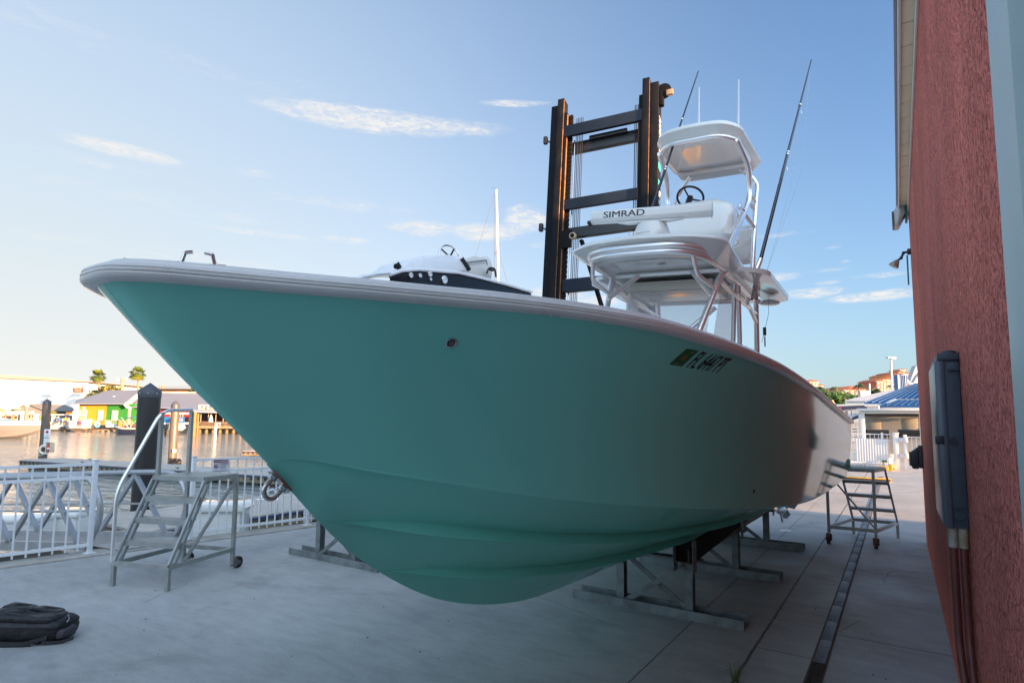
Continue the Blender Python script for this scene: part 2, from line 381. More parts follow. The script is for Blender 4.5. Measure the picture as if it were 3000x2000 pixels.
# water
wm = bpy.data.materials.new('harbour_water'); wm.use_nodes = True; t = wm.node_tree; p = t.nodes['Principled BSDF']
p.inputs['Base Color'].default_value = (.16, .20, .20, 1); p.inputs['Roughness'].default_value = .06; p.inputs['IOR'].default_value = 2.3; p.inputs['Specular IOR Level'].default_value = .8
tc = t.nodes.new('ShaderNodeTexCoord'); mp = t.nodes.new('ShaderNodeMapping'); mp.inputs['Rotation'].default_value = (0, 0, TH); mp.inputs['Scale'].default_value = (.55, 1.5, 1); t.links.new(tc.outputs['Object'], mp.inputs[0])
n1 = t.nodes.new('ShaderNodeTexNoise'); n1.inputs['Scale'].default_value = 1.3; n1.inputs['Detail'].default_value = 5; n1.inputs['Roughness'].default_value = .55; n1.inputs['Distortion'].default_value = .6; t.links.new(mp.outputs[0], n1.inputs['Vector'])
n2 = t.nodes.new('ShaderNodeTexNoise'); n2.inputs['Scale'].default_value = .08; n2.inputs['Detail'].default_value = 3; t.links.new(mp.outputs[0], n2.inputs['Vector'])
r2 = t.nodes.new('ShaderNodeMapRange'); t.links.new(n2.outputs['Fac'], r2.inputs[0]); r2.inputs[1].default_value = .4; r2.inputs[2].default_value = .62; r2.inputs[3].default_value = .35; r2.inputs[4].default_value = 1.0
bp = t.nodes.new('ShaderNodeBump'); bp.inputs['Distance'].default_value = .22; t.links.new(r2.outputs[0], bp.inputs['Strength']); t.links.new(n1.outputs['Fac'], bp.inputs['Height']); t.links.new(bp.outputs[0], p.inputs['Normal'])
b = MB(); b.face([b.v(q) for q in ((-900, -500, -.9), (30, -500, -.9), (30, 900, -.9), (-900, 900, -.9))]); struct(b.build('water', wm))
def far(px, py, D): return at(px, py, D)
def loc(P):                                                      # world -> frame that looks along the camera's heading
    return Vector((P.x * cos(TH) + P.y * sin(TH), -P.x * sin(TH) + P.y * cos(TH), P.z))
def unl(P): P = Vector(P); return Vector((P.x * cos(TH) - P.y * sin(TH), P.x * sin(TH) + P.y * cos(TH), P.z))
# far bank
b = MB(); f0 = [(-260, 103), (-66, 103), (-52, 96), (-30, 96), (-30, 400), (-260, 400)]
b.prism([unl((x, y, .12)) for x, y in f0], (0, 0, -3)); struct(b.build('far_bank', mat('bank_soil', (.16, .13, .09), .9, var=.3, vs=.6, col2=None)))

# ================================================================ STUCCO BUILDING on the right
stucco = bpy.data.materials.new('red_stucco'); stucco.use_nodes = True; t = stucco.node_tree; p = t.nodes['Principled BSDF']; L = t.links.new
tc = t.nodes.new('ShaderNodeTexCoord'); mp = t.nodes.new('ShaderNodeMapping'); mp.inputs['Scale'].default_value = (1, 1, .5); L(tc.outputs['Object'], mp.inputs[0])
na = t.nodes.new('ShaderNodeTexNoise'); na.inputs['Scale'].default_value = 75; na.inputs['Detail'].default_value = 7; na.inputs['Roughness'].default_value = .62; na.inputs['Distortion'].default_value = 1.6; L(mp.outputs[0], na.inputs['Vector'])
nb = t.nodes.new('ShaderNodeTexNoise'); nb.inputs['Scale'].default_value = 1.6; nb.inputs['Detail'].default_value = 4; L(mp.outputs[0], nb.inputs['Vector'])
rp = t.nodes.new('ShaderNodeMapRange'); rp.interpolation_type = 'SMOOTHSTEP'; L(na.outputs['Fac'], rp.inputs[0]); rp.inputs[1].default_value = .40; rp.inputs[2].default_value = .50
cr = t.nodes.new('ShaderNodeMixRGB'); L(rp.outputs[0], cr.inputs[0]); cr.inputs[1].default_value = (.46, .10, .075, 1); cr.inputs[2].default_value = (.88, .265, .205, 1)
c3 = t.nodes.new('ShaderNodeMixRGB'); c3.blend_type = 'MULTIPLY'; c3.inputs[0].default_value = .55; L(cr.outputs[0], c3.inputs[1]); rb = t.nodes.new('ShaderNodeMapRange'); L(nb.outputs['Fac'], rb.inputs[0]); rb.inputs[1].default_value = .3; rb.inputs[2].default_value = .7; rb.inputs[3].default_value = .62; rb.inputs[4].default_value = 1.15; L(rb.outputs[0], c3.inputs[2]); L(c3.outputs[0], p.inputs['Base Color'])
p.inputs['Roughness'].default_value = .8; p.inputs['Specular IOR Level'].default_value = .12
bp = t.nodes.new('ShaderNodeBump'); bp.inputs['Strength'].default_value = .85; bp.inputs['Distance'].default_value = .012; L(rp.outputs[0], bp.inputs['Height']); L(bp.outputs[0], p.inputs['Normal'])
WX, WY, WZ = .25, 10.1, 4.72
hall = thing('storage_building', 'tall red stucco building with cream soffit standing along the right edge', 'building', (0, 0, 0))
b = MB(); b.bx((WX, 1.8, -.02), (WX + .25, WY, WZ)); b.bx((WX + .26, WY - .25, -.02), (30, WY - .003, WZ)); b.bx((29.6, -40, -.02), (29.9, WY - .3, WZ)); b.bx((WX, -40, -.02), (WX + .25, -2.5, WZ)); b.bx((WX, -2.5, 3.6), (WX + .25, 1.53, WZ))
b.prism([(WX + .26, WY - .2, WZ), (30, WY - .2, WZ), (15, WY - .2, 8.6)], (0, .19, 0))
b.build('wall', stucco, hall)
tr = mat('pale_blue_trim', (.50, .60, .60), .45, var=.05, bump=.05)
b = MB(); b.bx((WX - .022, 1.53, 0), (WX + .1, 1.80, WZ - .12), .004); b.bx((WX - .022, -2.5, 3.55), (WX + .1, 1.528, 3.8), .004); b.build('door_trim', tr, hall)
b = MB().use(mat('grey_blue_door', (.27, .34, .38), .4, var=.05, bump=.05))
for i in range(18): b.bx((WX + .03, -2.5, .2 * i), (WX + .07, 1.528, .2 * i + .19), .008)
b.bx((WX + .08, -2.6, -.02), (WX + .12, 1.6, 3.7)); b.build('roll_door', None, hall)  # solid unseen sheet added behind the slats to keep sun from leaking through
b = MB().use(mat('cream_soffit', (.95, .88, .62), .5, var=.04))
for i in range(120):
    y = -30 + i * .335
    b.bx((WX - .100, y, WZ + .002), (WX + .03, y + .325, WZ + .016), .003)
b.build('soffit', None, hall)
b = MB(); b.bx((WX - .122, -40, WZ - .02), (WX - .102, WY + .25, WZ + .17), .004); b.bx((WX - .018, -40, WZ - .10), (WX - .001, WY - .02, WZ - .001), .003); b.build('fascia', white_paint, hall)
b = MB(); b.prism([(WX - .146, -40, WZ + .175), (15, -40, 8.7), (30.4, -40, WZ + .175), (30.4, -40, WZ + .1), (15, -40, 8.62), (WX - .146, -40, WZ + .1)], (0, 50.4, 0)); b.build('roof', mat('grey_metal_roof', (.35, .36, .37), .4, .3), hall)
b = MB(); b.prism([(WX + .002, WY + .001, -.02), (WX + .002, WY + .02, -.02), (WX + .06, WY + .02, -.02), (WX + .06, WY + .001, -.02)], (0, 0, WZ - .2)); b.build('corner_bead', mat('lilac_trim', (.40, .34, .42), .5), hall)
# wall light with toothed rim, under the eave end
P = ay(2655, 600, WY); wl = thing('wall_light', 'square louvred wall light under the eave end of the red building', 'wall light', (WX - .02, 9.8, 4.62))
b = MB(); b.prism([(-.03, -.12, .22), (-.16, -.12, .05), (-.16, -.12, -.18), (-.11, -.12, -.18), (-.03, -.12, -.02)], (0, .24, 0), .01); b.build('housing', mat('silver_housing', (.45, .46, .45), .35, .5), wl)
b = MB(); 
for i in range(7): b.prism([(-.162, -.13, .04 - i * .031), (-.185, -.13, .025 - i * .031), (-.162, -.13, .010 - i * .031)], (0, .26, 0))
b.build('louvre', mat('maroon_louvre', (.10, .03, .04), .5), wl)
b = MB(); b.bx((-.03, -.1, -.1), (-.001, .1, .14)); b.build('backplate', mat('teal_bracket', (.03, .22, .2), .5), wl)
# floodlight
fl = thing('floodlight', 'small grey lamp on a jointed arm on the red wall corner', 'floodlight', (WX, 9.9, 4.10)); fl.scale = (.8, .8, .8)
b = MB(); b.lathe([(.055, 0), (.055, .05), (.03, .06)], (0, 0, 0), 14, Matrix.Rotation(-pi / 2, 3, 'Y')); b.tube(bend([(-.05, 0, 0), (-.11, 0, -.01), (-.15, 0, -.10), (-.21, 0, -.14)], .03), .02, 8); b.sphere((-.11, 0, -.01), .03, 8); b.sphere((-.15, 0, -.1), .028, 8)
b.build('arm', mat('dark_grey_casting', (.06, .06, .075), .5, .2), fl)
Ml = (Vector((-.55, 0, -.8))).to_track_quat('Z', 'Y').to_matrix()
b = MB(); b.lathe([(.025, 0), (.04, .02), (.085, .11), (.085, .13), (.07, .125)], (-.20, 0, -.13), 16, Ml); b.build('lamp_head', mat('lamp_glass_and_shell', (.42, .38, .3), .3, .3), fl)
bd = MB(); bd.box((0, 0, 0), (.018, .12, .42), 0, .004); o = bd.build('side_board', mat('teal_board', (.06, .22, .26), .5)); o.location = (WX - .045, 10.02, 3.86); tag(o, 'narrow teal board standing off the red wall below the floodlight', 'board')
# electrical cabinet
BY, BW = 3.42, .62; p1 = ay(2751, 1077, BY); bxx = p1.x
ec = thing('electrical_cabinet', 'dark blue-grey metal electrical cabinet on the red stucco wall', 'electrical cabinet', (WX, BY, 1.17))
blu = mat('cabinet_paint', (.050, .072, .10), .45, .2, var=.1, vs=8, bump=.06, bs=30)
h = 1.95 - 1.17; dp = WX - bxx
b = MB(); b.bx((-dp, .002, 0), (-.002, BW, h), .004); b.build('case', blu, ec)
b = MB(); b.bx((-dp - .006, -.012, h), (.0, BW + .012, h + .035), .006); b.bx((-dp * .62, -.0125, h - .05), (-.003, -.001, h - .012), .003); b.lathe([(.03, 0), (.03, .012), (.02, .016)], (-dp * .45, .05, h + .035), 16); b.build('top_cap', blu, ec)
b = MB(); b.bx((-dp - .018, .0, .01), (-dp - .001, BW - .01, h - .005), .004); b.bx((-dp - .012, -.012, .0), (-dp + .018, -.001, h - .002), .002); b.build('cover', mat('cabinet_cover', (.09, .115, .15), .3, .3), ec)
b = MB(); b.bx((-dp - .03, -.015, .385), (-dp + .004, .03, .425), .004); b.lathe([(.018, 0), (.018, .006)], (-dp * .55, -.002, .40), 14, Matrix.Rotation(pi / 2, 3, 'X')); b.build('latch', mat('latch_dark', (.03, .035, .05), .4, .5), ec)
b = MB(); b.use(blu)
for rr in (.034, .022): b.tube([(-dp * .45 + rr * cos(k * pi / 12), -.001, .06 + rr * sin(k * pi / 12)) for k in range(24)], .0025, 6, closed=True)
b.build('knockout', blu, ec)
for k, xx in enumerate((-.062, -.024)):
    b = MB(); b.lathe([(.019, 0), (.019, -.085), (.0175, -.09)], (xx, .03, -.001), 16); b.build('coupling', mat('pvc_coupling', (.42, .44, .43), .5, col2=(.30, .20, .09), vs=16, c2at=.62), ec)
redpipe = mat('red_painted_pipe', (.12, .03, .027), .4, var=.2, vs=10, bump=.05)
for k, xx in enumerate((-.062, -.024)):
    q = [(WX + xx, BY + .03, 1.08), (WX + xx, BY + .03, .62 + k * .02), (WX + xx + .012 - .01 * k, BY - .06 - .03 * k, .46), (WX + xx + .012, BY - .07 - .05 * k, .0)]
    o = MB().tube(bend(q, .1), .0165, 12).build('conduit', redpipe)
    tag(o, ['red painted conduit under the cabinet, the one farther from the wall', 'red painted conduit under the cabinet, hugging the wall'][k], 'conduit', 'conduits below the cabinet')
    for zz in (.24,): pass
b = MB(); b.bx((-.03, -.06, -.03), (.0, .06, .03), .004); b.tube([(-.034, -.05, 0), (-.034, .05, 0)], .012, 8); o = b.build('pipe_clamp', redpipe); o.location = (WX - .045, BY - .05, .2); tag(o, 'red painted clamp holding the conduits near the ground', 'clamp')
# outlet box farther along
ob = thing('outlet_box', 'small dark weatherproof outlet box at the far end of the red wall', 'outlet box', (WX, 9.6, 1.22))
b = MB(); b.bx((-.05, -.09, -.16), (-.001, .09, .14), .008); b.build('box', mat('outlet_dark', (.035, .04, .055), .45), ob)
b = MB(); b.prism([(-.052, -.085, .12), (-.135, -.085, .05), (-.15, -.085, -.1), (-.12, -.085, -.17), (-.052, -.085, -.17)], (0, .17, 0), .012)
for i in range(4): b.bx((-.155, -.06 + .033 * i, -.13), (-.13, -.045 + .033 * i, .05), .003)
b.build('hinged_cover', mat('outlet_dark'  , (.035, .04, .055), .45), ob)

# ================================================================ TRENCH DRAIN
td = thing('trench_drain', 'long narrow steel trench drain running along the red wall', 'drain', (-.53, 0, 0))
gm = bpy.data.materials.new('drain_grate'); gm.use_nodes = True; t = gm.node_tree; p = t.nodes['Principled BSDF']; L = t.links.new
tc = t.nodes.new('ShaderNodeTexCoord'); mp = t.nodes.new('ShaderNodeMapping'); mp.inputs['Scale'].default_value = (38, 17, 1); L(tc.outputs['Object'], mp.inputs[0])
vo = t.nodes.new('ShaderNodeTexVoronoi'); vo.inputs['Scale'].default_value = 1; vo.inputs['Randomness'].default_value = .6; L(mp.outputs[0], vo.inputs['Vector'])
rp = t.nodes.new('ShaderNodeMapRange'); L(vo.outputs['Distance'], rp.inputs[0]); rp.inputs[1].default_value = .17; rp.inputs[2].default_value = .26
cr = t.nodes.new('ShaderNodeMixRGB'); L(rp.outputs[0], cr.inputs[0]); cr.inputs[1].default_value = (.02, .018, .018, 1); cr.inputs[2].default_value = (.15, .155, .175, 1); L(cr.outputs[0], p.inputs['Base Color'])
p.inputs['Metallic'].default_value = .3; p.inputs['Roughness'].default_value = .5
dirty = mat('dirty_grate', (.035, .028, .024), .8, var=.4, vs=30, bump=.4)
b = MB(); b.bx((-.052, .6, -.004), (-.041, 21.5, .004)); b.bx((.041, .6, -.004), (.052, 21.5, .004)); b.build('frame', mat('rusty_frame', (.11, .065, .045), .8, var=.35, vs=20), td)
b = MB(); b.bx((-.0405, .6, -.02), (.0405, 21.5, .0012)); b.build('channel', mat('drain_dark', (.02, .018, .017), .9), td)
y = 4.66
gr = MB(); gr.bx((-.038, 0, 0), (.038, .49, .006), .0015)
for k in range(5):
    for s in (-1, 1): gr.bx((s * .028 - .009, .05 + .1 * k, .0061), (s * .028 + .009, .06 + .1 * k, .0068))
g0 = gr.build('grate', gm, td); g0.location = (0, y, .0015)
for k in range(1, 33):
    c = g0.copy(); COL.objects.link(c); c.parent = td; c.location = (random.uniform(-.002, .002), y + .5 * k, .0015)
gr = MB().use(dirty)
for k in range(14): gr.bx((-.038, .035 * k, 0), (.038, .035 * k + .018, .006))
gr.bx((-.038, 0, 0), (-.032, .5, .0058)); gr.bx((.032, 0, 0), (.038, .5, .0058)); gr.bx((-.004, 0, 0), (.004, .5, .0058))
g1 = gr.build('slotted_grate', dirty, td); g1.location = (0, y - .51, .0015)
for k in range(2, 8):
    c = g1.copy(); COL.objects.link(c); c.parent = td; c.location = (0, y - .51 * k, .0015)
# weeds in the joint and litter
wd = MB(); random.seed(3); P0 = gz(2155, 1995)
for i in range(26):
    a = random.uniform(0, 6.28); l = random.uniform(.05, .14); r = random.uniform(0, .03); c = Vector((P0.x + cos(a) * r, P0.y + sin(a) * r, 0)); d = Vector((cos(a), sin(a), 0)) * random.uniform(.3, .8)
    q = [c, c + d * l * .5 + Vector((0, 0, l * .8)), c + d * l * 1.2 + Vector((0, 0, l * .7))]
    s = Vector((-d.y, d.x, 0)).normalized() * .003
    wd.grid([[x - s * (1 - k * .45) for k, x in enumerate(q)], [x + s * (1 - k * .45) for k, x in enumerate(q)]])
o = wd.build('grass_tuft', mat('weed_green', (.09, .12, .025), .6), recalc=False); tag(o, 'small green tuft of weed growing in the concrete joint', 'weed')
st = MB()
for px0, py0, px1, py1 in [(2460, 1848, 2518, 1815), (2278, 1850, 2306, 1885), (2236, 1878, 2250, 1855), (2268, 1745, 2290, 1757), (2262, 1813, 2280, 1822)]:
    a_, b_ = gz(px0, py0, .006), gz(px1, py1, .010); st.tube([a_, (a_ + b_) / 2 + Vector((0, 0, .006)), b_], .0022, 5)
o = st.build('straw', mat('dry_straw', (.42, .36, .24), .7)); tag(o, 'dry straw stalks scattered beside the trench drain', 'straw'); o['kind'] = 'stuff'
pb = MB(); random.seed(11)
for i in range(45):
    px = random.uniform(250, 2600); py = random.uniform(1600, 1990); P = gz(px, py); r = random.uniform(.002, .006)
    if P.x > .2 or P.x < XC(P.y): continue
    pb.sphere((P.x, P.y, r * .5), r, 4, (1, random.uniform(.6, 1.6), .6))
o = pb.build('grit', mat('grit_dark', (.05, .045, .04), .9, var=.5, vs=30)); o['kind'] = 'stuff'; tag(o, 'dark grit and crumbs scattered over the concrete yard', 'grit')
P = gz(2282, 1556); b = MB(); b.prism([(0, 0, .002), (.16, .03, .004), (.15, .12, .03), (.01, .1, .008)], (0, 0, .003)); o = b.build('paper_scrap', white_paint); o.location = (P.x, P.y, 0); tag(o, 'white scrap of paper lying on the concrete near the drain', 'litter')
# ================================================================ THE TEAL BOAT
BX = -1.9; YT = 9.0                                            # centre line, transom
boat = thing('center_console_boat', 'large seafoam teal fishing boat with white hardtop and tower resting on trestles', 'boat', (BX, 0, 0))
teal = mat('teal_gelcoat', (.27, .82, .69), .07, coat=0.0, spec=.42, var=.02, vs=.7, bump=.010, bs=2.2)
STEM = smooth_tab([(.68, 2.07), (.715, 2.035), (.849, 1.891), (.986, 1.752), (1.16, 1.588), (1.321, 1.435), (1.502, 1.255), (1.658, 1.117), (1.832, .995), (2.053, .866), (2.271, .767), (2.558, .676), (2.896, .604), (3.242, .567), (4.4, .525), (5.9, .47), (9.0, .40)])
ys, yc, y1, y2, yk = .715, 1.27, 1.50, 1.81, 2.5
T_B = {
 's': smooth_tab([(ys, 0), (.722, .055), (.745, .10), (.80, .165), (.90, .25), (1.04, .365), (1.28, .56), (1.83, .895), (2.38, 1.12), (2.98, 1.245), (3.88, 1.315), (6.2, 1.345), (9.0, 1.365)]),
 'c': smooth_tab([(yc, 0), (1.47, .10), (1.87, .315), (2.47, .59), (3.27, .85), (4.27, 1.045), (5.77, 1.17), (9.0, 1.27)]),
 '1': smooth_tab([(y1, 0), (1.72, .03), (2.3, .22), (2.9, .375), (3.9, .55), (5.7, .69), (9.0, .74)]),
 '2': smooth_tab([(y2, 0), (2.05, .025), (2.6, .135), (3.2, .22), (4.2, .30), (6, .35), (9.0, .36)]),
 'k': [(yk, 0), (9, 0)]}
T_Z = {
 's': smooth_tab([(ys, 2.036), (.83, 2.034), (1.25, 2.025), (1.7, 2.027), (2.06, 2.023), (2.29, 2.016), (2.61, 1.997), (3.06, 1.976), (3.97, 1.94), (5.4, 1.868), (7.2, 1.755), (9.0, 1.645)]),
 'c': smooth_tab([(yc, 1.49), (1.387, 1.497), (1.603, 1.45), (1.845, 1.40), (2.236, 1.322), (2.596, 1.262), (3.073, 1.20), (3.619, 1.135), (4.5, 1.05), (5.3, .985), (6.3, .94), (7.6, .93), (9.0, .945)]),
 '1': smooth_tab([(y1, 1.257), (1.644, 1.228), (1.945, 1.163), (2.275, 1.10), (2.694, 1.032), (3.26, .955), (3.9, .895), (5.2, .82), (9, .74)]),
 '2': smooth_tab([(y2, 1.008), (2.031, .953), (2.423, .875), (2.744, .828), (3.14, .778), (4.2, .705), (6, .62), (9, .56)])}
stemz = lambda y: interp(STEM, y)
def fb(r, y): return interp(T_B[r], y)
def fz(r, y): return stemz(y) if r == 'k' else interp(T_Z[r], y)
Y0 = {'s': ys, 'c': yc, '1': y1, '2': y2, 'k': -1}
YS = sorted({round(ys + .002 + .0225 * i, 4) for i in range(115)} | {yc, y1, y2} | {round(3.33 + .12 * i + .006 * i * i, 4) for i in range(22)} | {YT})
YS = [y for y in YS if y <= YT - .05] + [YT]
def ramp_(r, y, w=.55):
    t = max(0.0, min(1.0, (y - Y0[r]) / w)); return t * t * (3 - 2 * t)
def feat(r, y):
    if y <= Y0[r]: return Vector((0, y, stemz(y)))
    z = fz(r, y); t = 1.0 if r == 's' else min(1.0, (y - Y0[r]) / .25)
    return Vector((fb(r, y), y, max(z, stemz(y))))
ROWS = []
def add_row(fn): ROWS.append([fn(y) for y in YS])
def dr(y): return min(1.9, max(.35, (fz('1', y) - stemz(y)) / max(.02, fb('1', y)))) if y > y1 + .05 else 1.9
def O_(x, z, r, y): k = ramp_(r, y); return Vector((x * k, 0, z * k))
def mid(ra, rb, f, y, oa=(0, 0), ob=(0, 0), bulge=0.0):
    A_, B_ = feat(ra, y) + O_(*oa, ra, y), feat(rb, y) + O_(*ob, rb, y); p = A_.lerp(B_, f)
    if bulge:
        t = max(0.0, min(1.0, (y - .8) / 2.2)); t = t * t * (3 - 2 * t); t2 = max(0.0, min(1.0, (6.6 - y) / 3.4)); t *= t2 * t2 * (3 - 2 * t2)
        p.x -= bulge * 4 * f * (1 - f) * (.6 + .8 * f) * t
        p.x += .02 * 4 * f * (1 - f) * max(0, min(1, (y - 6) / 2.5))
    if p.x < 0: p.x = 0
    return p
add_row(lambda y: feat('k', y))
for f in (.2, .4, .6, .8): add_row(lambda y, f=f: mid('k', '2', f, y, (0, 0), (-.012, -.002)))
add_row(lambda y: feat('2', y) + O_(-.012, -.002, '2', y))
add_row(lambda y: feat('2', y) + O_(.062, -.012, '2', y))
add_row(lambda y: feat('2', y) + O_(.010, .010 * dr(y) + .016, '2', y))
for f in (.25, .5, .75): add_row(lambda y, f=f: mid('2', '1', f, y, (.010, .010 * dr(y) + .016), (-.014, -.002)))
add_row(lambda y: feat('1', y) + O_(-.014, -.002, '1', y))
add_row(lambda y: feat('1', y) + O_(.072, -.014, '1', y))
add_row(lambda y: feat('1', y) + O_(.012, .012 * dr(y) + .018, '1', y))
for f in (.2, .4, .6, .8): add_row(lambda y, f=f: mid('1', 'c', f, y, (.012, .012 * dr(y) + .018), (-.045, .012)))
add_row(lambda y: feat('c', y) + O_(-.045, .012, 'c', y))
add_row(lambda y: feat('c', y) + O_(.018, -.006, 'c', y))
add_row(lambda y: feat('c', y) + O_(.022, .006, 'c', y))
NT, NU = 18, 90
US = [(i / NU) ** 1.8 for i in range(NU + 1)]
def along(r, u):
    y = Y0[r] + (YT - Y0[r]) * u; return feat(r, max(y, Y0[r] + 1e-4))
TOPS = []
for i in range(NT + 1):
    f = i / NT; row = []
    for u in US:
        A_ = along('c', u); A_ = A_ + O_(.022, .006, 'c', A_.y); B_ = along('s', u); p = A_.lerp(B_, f)
        yy = lerp(yc, ys, f); p += (Vector((0, yy, stemz(yy))) - Vector((0, yy, lerp(stemz(yc), fz('s', ys), f)))) * (1 - u) ** 14
        t = max(0.0, min(1.0, (p.y - .8) / 2.2)); t = t * t * (3 - 2 * t); t2 = max(0.0, min(1.0, (6.6 - p.y) / 3.4)); t *= t2 * t2 * (3 - 2 * t2)
        p.x -= .07 * 4 * f * (1 - f) * (.6 + .8 * f) * t; p.x += .02 * 4 * f * (1 - f) * max(0, min(1, (p.y - 6) / 2.5))
        p.x = max(0, p.x); row.append(p)
    TOPS.append(row)
b = MB()
for s in (1, -1):
    b.grid([[Vector((p.x * s, p.y, p.z)) for p in r] for r in ROWS], flip=(s < 0))
    b.grid([[Vector((p.x * s, p.y, p.z)) for p in r] for r in TOPS], flip=(s < 0))
end = [r[-1] for r in ROWS + TOPS]
b.face([b.v(p) for p in end] + [b.v(Vector((-p.x, p.y, p.z))) for p in end[::-1]][0:-1])
bmesh.ops.remove_doubles(b.bm, verts=b.bm.verts, dist=.0008)
hull = b.build('hull', teal, boat, ang=13)
# hull surface lookup (port side): x at (y, z) on the topsides
def hull_x(y, z):
    best = None
    col = []
    for r in TOPS:
        for p, q in zip(r, r[1:]):
            if p.y <= y <= q.y:
                t = (y - p.y) / max(1e-6, q.y - p.y); col.append(p.lerp(q, t)); break
    for p, q in zip(col, col[1:]):
        if p.z <= z <= q.z:
            return p.x + (q.x - p.x) * (z - p.z) / max(1e-6, q.z - p.z)
    return col[-1].x if col and z > col[-1].z else (col[0].x if col else 0)
def hull_hit(px, py):
    """where the sight line through a photo point meets the port topsides -> (y, z)"""
    d = ray(px, py); prev = None
    for i in range(60, 1400):
        P = CAM + d * (i * .01)
        if P.y < .7 or P.y > YT or P.z > 2.1: prev = None; continue
        g = (P.x - BX) - hull_x(P.y, P.z)
        if prev is not None and prev > 0 >= g: return P.y, P.z
        prev = g
    return None
def hull_nrm(y, z):
    e = .02
    v1 = Vector((hull_x(y + e, z) - hull_x(y - e, z), 2 * e, 0)); v2 = Vector((hull_x(y, z + e) - hull_x(y, z - e), 0, 2 * e))
    return v1.cross(v2).normalized()
# rub rail and cap : profile swept round the sheer
sh = [feat('s', y) for y in YS]
def rail_path():
    port = []
    yy = [ys + .004 + .30 * (k / 14) ** 2 for k in range(1, 15)] + [ys + .304 + (YT - ys - .304) * (k / 70) ** 1.5 for k in range(1, 71)]
    for y in yy: port.append(Vector((fb('s', y), y, fz('s', y))))
    star = [Vector((-p.x, p.y, p.z)) for p in port[::-1]]
    return star + [Vector((0, ys + .004, fz('s', ys)))] + port
path = rail_path(); NP = len(path)
def sweep(b, prof):
    rows = []
    nr = []
    for i, p in enumerate(path):
        d = path[min(i + 1, NP - 1)] - path[max(0, i - 1)]; d.z = 0; d.normalize()
        n = Vector((d.y, -d.x, 0)); nr.append(n)
    for i, p in enumerate(path):
        n = nr[i]; row = []
        for o, z in prof:
            q = p + n * o + Vector((0, 0, z))
            if o < 0:                                             # keep inner edges from crossing at the bow
                lim = max(0.0, abs(p.x) - .002); dxn = q.x - p.x
                if abs(q.x - p.x) > lim and p.x * q.x <= 0: q.x = 0.001 * (1 if p.x > 0 else -1)
            row.append(q)
        rows.append(row)
    b.grid(rows)
railm = mat('white_rub_rail', (.84, .83, .81), .30, coat=.2, var=.04, vs=6)
b = MB(); sweep(b, [(-.01, -.002), (.010, -.006), (.030, -.003), (.039, .004), (.0415, .014), (.037, .0185), (.0365, .0205), (.041, .0225), (.041, .0265), (.036, .0285), (.0355, .0305), (.039, .034), (.035, .042), (.024, .046), (.010, .047), (.0, .047)])
b.build('rub_rail', railm, boat, ang=50)
b = MB(); sweep(b, [(-.001, .030), (.008, .0475), (.006, .056), (.0, .062), (-.010, .0655), (-.05, .067), (-.15, .071), (-.27, .074), (-.29, .070), (-.295, .05)])
b.build('gunwale_cap', mat('cap_gelcoat', (.84, .84, .82), .22, coat=.4, var=.02), boat, ang=40)
b = MB(); rows = []
for p in sh:
    if p.y > 2.3:
        w = hull_x(p.y, p.z - .5) - .04; wi = max(.05, p.x - .29); rows.append([Vector((-wi, p.y, p.z + .05)), Vector((-w, p.y, p.z - .5)), Vector((0, p.y, p.z - .48)), Vector((w, p.y, p.z - .5)), Vector((wi, p.y, p.z + .05))])
b.grid(rows); b.build('deck', white_gel, boat)
# foredeck between the caps at the bow
b = MB(); rows = []
for p in sh:
    if p.y < 2.6: rows.append([Vector((-max(0, p.x - .12), p.y + .05, p.z + .062)), Vector((0, p.y + .05, p.z + .085)), Vector((max(0, p.x - .12), p.y + .05, p.z + .062))])
b.grid(rows); b.build('foredeck', mat('cap_gelcoat', (.70, .70, .68)), boat)
# transom top rail
b = MB(); b.bx((-1.33, YT - .28, 1.60), (1.33, YT - .01, 1.72), .03); b.build('transom_cap', white_gel, boat)
# bow cleat
def curve3(pts, n=5):
    P = [Vector(p) for p in pts]; P = [P[0]] + P + [P[-1]]; out = []
    for i in range(1, len(P) - 2):
        for k in range(n):
            t = k / n; out.append(.5 * ((2 * P[i]) + (-P[i - 1] + P[i + 1]) * t + (2 * P[i - 1] - 5 * P[i] + 4 * P[i + 1] - P[i + 2]) * t * t + (-P[i - 1] + 3 * P[i] - 3 * P[i + 1] + P[i + 2]) * t ** 3))
    return out + [P[-2]]
cy = .895; cz = fz('s', cy) + .066
cl_ = MB(); q = Vector((fb('s', cy) - .07, cy, cz))
dirv = (Vector((fb('s', cy + .15), cy + .15, 0)) - Vector((fb('s', cy - .15), cy - .15, 0))).normalized()
cl_.bar(q - dirv * .078 + Vector((0, 0, .004)), q + dirv * .078 + Vector((0, 0, .004)), .022, .010, bev=.003)
for s in (-1, 1):
    a0 = q + dirv * (.040 * s) + Vector((0, 0, .006))
    cl_.tube(curve3([a0 + dirv * .022 * s - Vector((0, 0, .002)), a0 + dirv * .006 * s + Vector((0, 0, .006)), a0 + Vector((0, 0, .022)), a0 - dirv * .004 * s + Vector((0, 0, .033)), a0 - dirv * .024 * s + Vector((0, 0, .037))]), .0056, 10)
cl_.build('bow_cleat', steel, boat)
